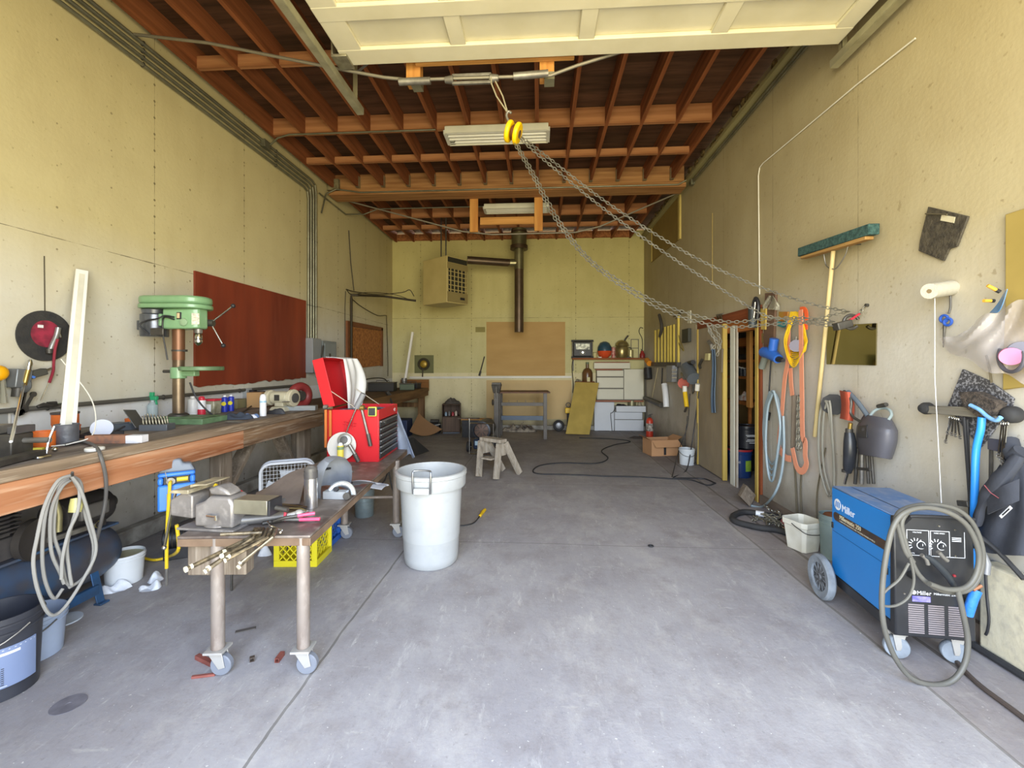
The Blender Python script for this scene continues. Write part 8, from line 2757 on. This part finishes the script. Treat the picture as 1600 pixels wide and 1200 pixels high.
T.part('label_text', black).bar(Rw(1566, 805, .2185), Rw(1577, 795, .2185), .005, .0015, (1, 0, 0))
red_t = mat('thread_red', '#8a4a4f', .8)
T.part('stitching', red_t).tube([Rw(1538, 758, .20), Rw(1548, 770, .20), Rw(1560, 778, .20)], .0025, 5)
T.part('pocket_flap', jk2).sheet(lambda u, v: Rw(1545 + 48 * u, 770 - 22 * u + 34 * v, .17 + .02 * sin(u * 3) + .004 * v), 10, 6, .006)
T.done()
rtube('hose', rubber, 'thick black hose slanting down the concrete stub at right edge', 'hose', [(1530, 838, .16), (1560, 862, .13), (1600, 905, .12)], .012, sm=3)
rtube('power_cable', black, 'black cord with a plug hanging in front of the concrete stub', 'cord', [(1538, 850, .12), (1541, 920, .115), (1545, 965, .115), (1543, 985, .115), (1540, 992, .115)], .006)
# left of welder: strap loops, disc, helmet, torch
hang('pipe_collar', 'black round rubber ring on the wall peg beside the red guard', 'ring', [('ring', rubber, [(1303, 632, .02), (1302, 632, .05)], .085)])
for k, lb in enumerate(('outer loop of grey cable hanging over the round black peg', 'inner loop of grey cable hanging over the round black peg')):
    o = k * 6
    rtube('cable_loop', mat('cable_greyolive', '#88857a', .6), lb, 'cable', [(1287 + o, 626, .09), (1281 + o, 650, .09), (1279 + o, 700, .08), (1283 + o, 740, .06), (1295 + o, 775, .05), (1303, 750 + o, .06), (1301, 690, .07), (1295 + o * .5, 640, .09), (1290 + o, 626, .09)], .0085 if k else .010, group='grey cable loops')
rtube('cable', wire_m, 'thin dark cord hanging below the grey cable loops', 'cable', [(1290, 700, .05), (1278, 760, .04), (1276, 800, .03), (1279, 840, .03)], .006)
T = Thing('grinder_guard', 'red-orange curved guard hanging left of the grey welding helmet', 'guard')
T.part('guard', mat('guard_red', '#b0503a', .6, scale=8, amt=.5)).sheet(lambda u, v: Rw(1313 + 18 * u + 3 * sin(v * 3), 610 + 44 * v + 4 * u, .06 + .05 * sin(u * 3)), 8, 8, .006)
T.part('bracket', dsteel).tube([Rw(1319, 611, .09), Rw(1330, 625, .10), Rw(1329, 645, .10), Rw(1338, 655, .10), Rw(1350, 660, .1)], .010, 8, 3)
T.part('arm', mat('arm_bluegrey', '#5b6570', .5)).tube([Rw(1325, 612, .08), Rw(1340, 628, .09), Rw(1356, 650, .09)], .016, 10, 3)
T.done()
T = Thing('impact_gun', 'black ribbed air tool hanging between the guard and the welder', 'air tool')
T.part('body', mat('gun_black', '#26282d', .35, scale=9, amt=.4, col2='#3c4048')).tube([Rw(1327, 676, .12), Rw(1328, 690, .12), Rw(1328, 705, .12), Rw(1326, 728, .12), Rw(1324, 738, .12)], [.030, .040, .042, .036, .024], 16)
T.part('collar', dsteel).tube([Rw(1327, 670, .12), Rw(1327, 677, .12)], .024, 14)
T.part('fitting', mat('brass', '', 1)).tube([Rw(1329, 661, .12), Rw(1328, 670, .12)], .014, 12)
T.part('lower_ring', dsteel).tube([Rw(1323, 734, .12), Rw(1323, 738, .12)], .032, 14)
T.part('shank', chrome).tube([Rw(1324, 738, .12), Rw(1320, 756, .12)], .010, 8)
T.done()
hang('bar_bundle', 'group of dark metal bars hanging beneath the grey helmet', 'bars', [('bar', dsteel, [(1340, 700, .07), (1336, 756, .07)], .012), ('bar', steel, [(1347, 698, .07), (1346, 756, .07)], .014), ('bar', dsteel, [(1354, 700, .07), (1357, 756, .07)], .010), ('bar', dsteel, [(1361, 705, .07), (1365, 756, .07)], .010), ('cross_bar', dsteel, [(1340, 732, .09), (1360, 734, .09)], .010)])
T = Thing('welding_helmet', 'charcoal welding helmet with grey headband hanging above the blue welder', 'welding helmet')
hg2 = mat('helmet_charcoal', '#52525a', .5, scale=5, amt=.4, col2='#63626a')
def hf(u, v):
    a = -1.5 + 3.0 * u
    wv = (1 - .28 * max(0, v - .55) ** 1.2 * 2) * min(1, .55 + 1.5 * v) ** .7
    return Rw(1368 + 31 * sin(a) * wv + 4 * (1 - v), 652 + 61 * v + 4 * sin(a), .055 + .135 * cos(a) * (1 - .35 * (v - .4) ** 2) * min(1, .45 + 1.8 * v))
q = T.part('shell', hg2)
q.sheet(hf, 22, 14, .006)
T.part('crown', hg2).sheet(lambda u, v: hf(u, 0).lerp(Rw(1368, 657, .07), v), 22, 3, .005)
T.part('chin', hg2).sheet(lambda u, v: hf(u, 1).lerp(Rw(1364, 712, .08), v), 22, 3, .005)
T.part('lens_frame', mat('lens_black', '#2e2e33', .4), bevel=.003).prism([hf(.12, .28), hf(.33, .22), hf(.36, .55), hf(.14, .58)], (-.02, -.01, 0))
T.part('headband', mat('band_grey', '#8f9d9e', .5)).tube([Rw(1356, 655, .1), Rw(1366, 642, .08), Rw(1378, 638, .06), Rw(1389, 640, .07), Rw(1393, 648, .08), Rw(1388, 656, .1)], .009, 8, 4)
T.part('adjuster', dsteel).tube([Rw(1372, 635, .07), Rw(1385, 632, .07)], .014, 10)
T.done()
# ================================================================ WELDER AND THE FLOOR NEAR IT
wb = mat('welder_blue', '#2079c4', .35, scale=4, amt=.15, col2='#1d6cb0', coat=.2)
wt = mat('welder_top_dusty', '#4b6f9e', .6, scale=5, amt=.7, col2='#7c879c', dust='#8b92a2')
wk = mat('welder_black', '#202124', .4, scale=8, amt=.4, col2='#34353a', coat=.1)
X1 = TM((1.80, 2.37, 0), radians(-5.3))
WW, WD, z0, z1 = .33, .545, .14, .725
T = Thing('welding_machine', 'blue and black wheeled welding machine with coiled torch cable by the right wall', 'welding machine', M=X1)
T.part('side_panel', wb, bevel=.008).bb(0, .006, .0, WD, z0 + .05, z1)
T.part('side_panel', wb, bevel=.008).bb(WW - .006, WW, .0, WD, z0 + .05, z1)
T.part('top_panel', wt, bevel=.006).bb(.0, WW, .0, WD, z1 + .001, z1 + .009)
T.part('top_seam', wk).bb(.10, .103, .02, WD - .02, z1 + .0095, z1 + .011)
T.part('chassis', wk, bevel=.005).bb(.0065, WW - .0065, .0, WD, z0, z1 - .001)
T.part('base_skirt', wk, bevel=.004).bb(-.004, WW + .004, -.02, WD, z0 - .01, z0 + .049)
fp = T.part('front_panel', wk, bevel=.008)
fp.prism([(-.012, -.045, z0), (-.012, -.001, z0), (-.012, -.001, z1 + .01), (-.012, -.028, z1 + .01)], (WW + .024, 0, 0))
def F_(x_, z_, d=.0):
    t = (z_ - z0) / (z1 + .01 - z0)
    return Vector((x_, -.0455 + .017 * t - d, z_))
def fbox(q, x0, x1, za, zb, d0=.0002, d1=.002):
    q.add([F_(x0, za, d0), F_(x1, za, d0), F_(x1, zb, d0), F_(x0, zb, d0), F_(x0, za, d1), F_(x1, za, d1), F_(x1, zb, d1), F_(x0, zb, d1)], [(0, 1, 2, 3), (7, 6, 5, 4), (0, 4, 5, 1), (1, 5, 6, 2), (2, 6, 7, 3), (3, 7, 4, 0)])
def fframe(q, x0, x1, za, zb, w=.0022):
    fbox(q, x0, x1, za, za + w); fbox(q, x0, x1, zb - w, zb); fbox(q, x0, x0 + w, za + w, zb - w); fbox(q, x1 - w, x1, za + w, zb - w)
N1 = (0, 0, 1)
ln = T.part('panel_lines', cw)
fframe(ln, .045, .145, .545, .672)
fframe(ln, .15, .235, .545, .672)
fbox(ln, .236, .30, .545, .547); fbox(ln, .298, .30, .545, .672)
for (kx, kz) in ((.108, .598), (.198, .598)):
    for k in range(7):
        a = radians(215 - k * 28)
        c0 = Vector((kx - .022, kz + .0, 0))
        r0, r1 = .020, .034
        p, q_ = F_(c0.x + cos(a) * r0, c0.y + sin(a) * r0, .001), F_(c0.x + cos(a) * r1, c0.y + sin(a) * r1, .001)
        ln.bar(p, q_, .0035, .001, (0, -1, 0))
    kn = T.part('dial', wk)
    kn.lathe([(0, 0), (.015, 0), (.013, .012), (0, .012)], F_(kx, kz, .001), (0, -1, 0), 20)
    T.part('dial_ring', cw, parent=kn).ring(F_(kx, kz, .003), .0185, .0018, (0, -1, 0), 24, 5)
    T.part('dial_mark', cw, parent=kn).bar(F_(kx, kz, .0135), F_(kx, kz + .011, .0135), .002, .001, (0, -1, 0))
def ftext(s_, x_, z_, size, sx=1.0, mt_=cw, nm='lettering'):
    T.part(nm, mt_).text(s_, F_(x_, z_, .0012), (1, 0, 0), (0, .03, 1), size, .0008, sx=sx)
ftext('VOLTAGE', .072, .657, .009)
ftext('WIRE SPEED', .166, .657, .009)
ftext('VOLTS', .05, .552, .010)
for z_ in (.64, .632, .624):
    fbox(ln, .245, .285, z_, z_ + .0035)
ftext('Miller', .085, .352, .028, 1.0)
ftext('Millermatic 250', .160, .356, .016)
lg = T.part('emblem', cw)
lg.lathe([(0, 0), (.010, 0), (.010, .0012), (0, .0012)], F_(.073, .362, .0), (0, -1, 0), 20)
fbox(T.part('sticker', mat('sticker_purple', '#5b56b5', .4, col2='#9a92d8', scale=30, amt=1)), .065, .145, .318, .345)
T.part('red_button', mat('btn_red', '#9c3238', .4)).lathe([(0, 0), (.007, 0), (.006, .006), (0, .006)], F_(.25, .458, .001), (0, -1, 0), 14)
for (sx_, sz_) in ((.19, .695), (.26, .68), (.26, .553), (.03, .352)):
    T.part('screw', chrome).lathe([(0, 0), (.005, 0), (.004, .002), (0, .002)], F_(sx_, sz_, .001), (0, -1, 0), 10)
lv = T.part('louvres', mat('louvre_grey', '#8d8486', .5, .3, scale=8, amt=.4))
for c_ in range(3):
    xa = .045 + c_ * .088
    for k in range(14):
        fbox(lv, xa, xa + .070, z0 + .022 + k * .0105, z0 + .0285 + k * .0105, .0002, .003)
T.part('torch_socket', black).cyl(F_(.06, .45, 0), F_(.06, .45, .04), .018, n=16)
# carrying handle
T.part('handle', black).tube([F_(.035, .70, .0), Vector((.04, -.06, z1 + .012)), Vector((.06, -.07, z1 + .028)), Vector((.29, -.07, z1 + .028)), Vector((.31, -.06, z1 + .012)), F_(.315, .70, .0)], .008, 8, 3)
# side lettering
sd_ = lambda y_, z_, d=.001: Vector((-d, y_, z_))
em = T.part('emblem', cw)
em.lathe([(0, 0), (.034, 0), (.034, .001), (0, .001)], sd_(WD - .065, .635), (-1, 0, 0), 32)
mm = T.part('emblem_mark', wb)
for k in range(3):
    y_ = WD - .043 - k * .017
    mm.prism([sd_(y_, .617, .0022), sd_(y_ - .009, .617, .0022), sd_(y_ - .015, .653, .0022), sd_(y_ - .006, .653, .0022)], (-.0006, 0, 0))
T.part('lettering', cw).text('Miller', sd_(WD - .107, .607, .001), (0, -1, 0), (0, 0, 1), .062, .001, sx=.9)
q = T.part('name_strip', mat('strip_black', '#28282a', .45, col2='#6c4a2c', scale=14, amt=.6))
pts = []
for (cy_, a0) in ((WD - .045, -90), (.035, 90)):
    for k in range(9):
        a = radians(a0 + 22.5 * k)
        pts.append(sd_(cy_ + cos(a) * .026 * (1 if a0 < 0 else 1), .555 + sin(a) * .026, .0005))
q.prism(pts, (-.001, 0, 0))
T.part('lettering', mat('letter_cream', '#d8cfae', .5)).text('Millermatic 250', sd_(WD - .085, .553, .0018), (0, -1, 0), (0, 0, 1), .036, .001, sx=.93)
T.part('lettering', mat('letter_grey', '#a9a698', .5)).text('CONSTANT VOLTAGE DC ARC WELDING POWER SOURCE', sd_(WD - .085, .537, .0018), (0, -1, 0), (0, 0, 1), .013, .001, sx=.95)
for (y_, z_) in ((WD - .012, .49), (.035, .43)):
    T.part('latch', black, bevel=.002).bb(-.006, -.0005, y_ - .010, y_ + .008, z_ - .018, z_ + .018)
T.part('panel_seam', mat('seam_blue', '#155a94', .5)).bb(-.0015, -.0002, .01, WD - .01, .455, .458)
# wheels
whm = mat('wheel_rim_dusty', '#2b2b2d', .6, col2='#85898e', scale=40, amt=.6)
tire = mat('tire_dusty', '#8a929a', .8, col2='#5c6168', scale=9, amt=.8)
for s in (0, 1):
    x_ = -.045 if not s else WW + .045
    y_ = WD + .03
    w_ = T.part('rear_wheel', tire)
    w_.lathe([(.088, -.02), (.125, -.024), (.138, -.012), (.138, .012), (.125, .024), (.088, .02), (.088, -.02)], (x_, y_, .140), (1, 0, 0), 36)
    r2 = T.part('hub', whm, parent=w_)
    r2.lathe([(0, -.016), (.022, -.022), (.024, -.012), (.089, -.006), (.089, .006), (.024, .012), (.022, .022), (0, .016)], (x_, y_, .140), (1, 0, 0), 28)
    sp2 = T.part('spokes', tire, parent=w_)
    for k in range(12):
        a = k * pi / 6
        for sg_ in (-1, 1):
            sp2.bar((x_ + sg_ * .009, y_ + cos(a) * .02, .14 + sin(a) * .02), (x_ + sg_ * .008, y_ + cos(a + .15) * .087, .14 + sin(a + .15) * .087), .004, .004, (1, 0, 0))
T.part('axle', steel).cyl((-.04, WD + .03, .14), (WW + .04, WD + .03, .14), .008, n=10)
T.part('rear_tray', wk, bevel=.004).bb(.0, WW, WD, WD + .14, z0 - .01, z0 + .01)
for x_ in (.03, WW - .04):
    q = T.part('caster', cm_, bevel=.002)
    q.bb(x_ - .03, x_ + .03, -.02, .05, z0 - .014, z0 - .0105)
    for s in (-1, 1):
        q.prism([(x_ - .03, s * .02 + .01, z0 - .015), (x_ + .03, s * .02 + .01, z0 - .015), (x_ + .005, s * .02 + .01, .045), (x_ - .015, s * .02 + .01, .045)], (0, .003, 0))
    T.part('caster_wheel', tire, parent=q).lathe([(0, -.014), (.052, -.016), (.056, -.01), (.056, .01), (.052, .016), (0, .014)], (x_ - .005, .01, .057), (.3, 1, 0), 26)
# torch gun and cables
tc_ = mat('torch_cable', '#5f5d56', .5, scale=9, amt=.4, col2='#484743')
cb2 = T.part('torch_cable', tc_)
Zc = lambda u, v, d: X1.inverted() @ CP(u, v, d)
d0_ = 2.10
def cp(pts, d=d0_):
    return [Zc(u, v, d + (dd[0] if dd else 0)) for u, v, *dd in pts]
cb2.tube(cp([(1427, 878), (1415, 862), (1405, 830), (1400, 812), (1408, 798), (1432, 790), (1465, 789), (1495, 796), (1518, 815), (1532, 845), (1536, 875), (1528, 905), (1512, 922), (1488, 926), (1460, 918), (1436, 898), (1422, 870), (1412, 838), (1409, 815), (1420, 797)]), .0105, 10, 6)
cb2.tube(cp([(1452, 912), (1480, 921), (1508, 918), (1524, 900), (1530, 872), (1524, 845), (1508, 818), (1480, 800), (1445, 793), (1415, 800), (1398, 818), (1388, 850), (1380, 900), (1378, 950), (1384, 990), (1400, 1030), (1425, 1060), (1460, 1070), (1490, 1062), (1508, 1035), (1512, 1000), (1505, 960), (1496, 920)], 2.06), .0115, 10, 6)
T.part('thin_lead', tc_).tube(cp([(1420, 880), (1405, 905), (1385, 922), (1376, 935), (1380, 946), (1400, 946), (1420, 932), (1428, 905), (1422, 870)], 2.09), .006, 8, 5)
tg_ = T.part('torch_gun', mat('torch_black', '#2f3337', .4, scale=9, amt=.4))
tg_.tube(cp([(1443, 868), (1452, 872), (1462, 880), (1472, 890), (1482, 902), (1490, 915)], 2.12), [.010, .014, .016, .016, .014, .012], 12)
T.part('torch_neck', steel).tube(cp([(1440, 867), (1447, 873), (1450, 882)], 2.12), .009, 10)
T.part('torch_trigger', steel).tube(cp([(1466, 862), (1472, 869), (1480, 876)], 2.12), .010, 10)
T.part('ground_clamp', mat('clamp_steel2', '#8d8f94', .4, .5)).tube(cp([(1537, 862), (1542, 880), (1541, 897)], 2.12), [.008, .016, .014], 10)
T.part('coupling', mat('copper_fit', '#b07a5a', .4, .5)).tube(cp([(1533, 915), (1520, 922)], 2.12), .008, 10)
T.done()
b = MB().tube([CP(1526, 922, 2.13), CP(1520, 935, 2.13), CP(1512, 960, 2.15)], .021, 10)
solo(b, 'blue_wrap', mat('wrap_blue', '#2472d6', .6, scale=12, amt=.5, col2='#4b92e6', bump=.5), 'bright blue cloth wrap hanging beside the lower right of the welder', 'wrap')
# black hose along the wall foot and joint
b = MB().tube([PX(1505, 998, z=.02), PX(1560, 1032, z=.02), PX(1610, 1063, z=.02)], .018, 8)
solo(b, 'hose', rubber, 'thick black hose lying along the foot of the right wall in front of the welder', 'hose')
b = MB().tube([PX(1478, 1010, z=.012), PX(1500, 1040, z=.012), PX(1530, 1070, z=.012), PX(1570, 1100, z=.012), PX(1610, 1130, z=.012)], .011, 8, 4)
solo(b, 'cable', mat('cable_brown', '#4a3f38', .7), 'dark cable in the floor groove running to the bottom right corner', 'cable')
# black hose coil + chain pile + buckets left of the welder
b = MB().tube([PX(1245, 812, z=.03), PX(1205, 806, z=.03), PX(1165, 800, z=.03), PX(1146, 806, z=.03), PX(1150, 815, z=.03), PX(1185, 824, z=.03), PX(1215, 828, z=.03), PX(1245, 838, z=.03)], .028, 10, 6)
T = Thing('suction_hose', 'thick black hose looped on the floor by the right wall', 'hose')
T.part('hose', rubber).v += b.v
T.parts[0][1].f += b.f
T.parts[0][1].mi += b.mi
T.part('white_tag', cw).tube([PX(1181, 802, z=.034), PX(1194, 804, z=.034)], .029, 10)
T.done()
random.seed(8)
b = MB()
for k in range(9):
    c = PX(1226, 820, z=.02) + Vector((random.uniform(-.12, .12), random.uniform(-.10, .12), 0))
    pts = [c]
    for j in range(6):
        pts.append(pts[-1] + Vector((random.uniform(-.08, .08), random.uniform(-.08, .08), random.uniform(-.02, .03))))
    for p in pts:
        p.z = max(.014, min(.12, p.z + .02 * (k % 3)))
        p.x = min(p.x, XR - .06)
    b.chain(smooth_path(pts, 4), .035, .0048)
solo(b, 'chain_pile', chm, 'pile of steel chain on the floor beside the looped black hose', 'chain')
c = PX(1259, 866, z=0)
T = Thing('bucket', 'dirty white square-ish plastic bucket between the chain pile and welder', 'bucket', M=TM((2.14, 3.73, 0), radians(20)))
bw_ = mat('bucket_dirty_white', '#dcdacd', .5, scale=5, amt=.6, col2='#a8a28c')
q = T.part('body', bw_, bevel=.012)
def rsq(s_, z_):
    return [(x_ * s_, y_ * s_, z_) for x_, y_ in ((-1, -.75), (-.75, -1), (.75, -1), (1, -.75), (1, .75), (.75, 1), (-.75, 1), (-1, .75))]
rings = [rsq(.085, .003), rsq(.105, .20), rsq(.113, .201), rsq(.115, .245), rsq(.108, .245), rsq(.100, .20), rsq(.082, .02)]
vs = [p for r_ in rings for p in r_]
fs = [(i * 8 + k, i * 8 + (k + 1) % 8, (i + 1) * 8 + (k + 1) % 8, (i + 1) * 8 + k) for i in range(6) for k in range(8)]
fs += [tuple(reversed(range(8))), tuple(range(48, 56))]
q.add(vs, fs)
T.part('handle', dsteel).tube([(-.116, 0, .22), (-.12, -.06, .20), (-.09, -.125, .17), (.06, -.13, .16), (.12, -.07, .19), (.117, 0, .22)], .0035, 6, 4)
T.done()
rtube('rope_end', mat('rope_tan', '#9b8a66', .8), 'thick tan rope end reaching into the white square bucket', 'rope', [(1236, 813, .16), (1245, 822, .17), (1251, 830, .18)], .028)
c = PX(1283, 878, z=0)
T = pail(Vector((2.28, 3.57, 0)), .095, .34, mat('pail_greengrey', '#7a8a87', .5, scale=5, amt=.5, col2='#5f6d6b'), 'bucket', 'tall grey-green pail of rusty contents behind the welder wheel', handle=False)
T.part('contents', mat('rust_contents', '#6b3f22', .9, scale=14, amt=.7)).lathe([(.085, .30), (.06, .34), (0, .36)], n=24)
T.done()
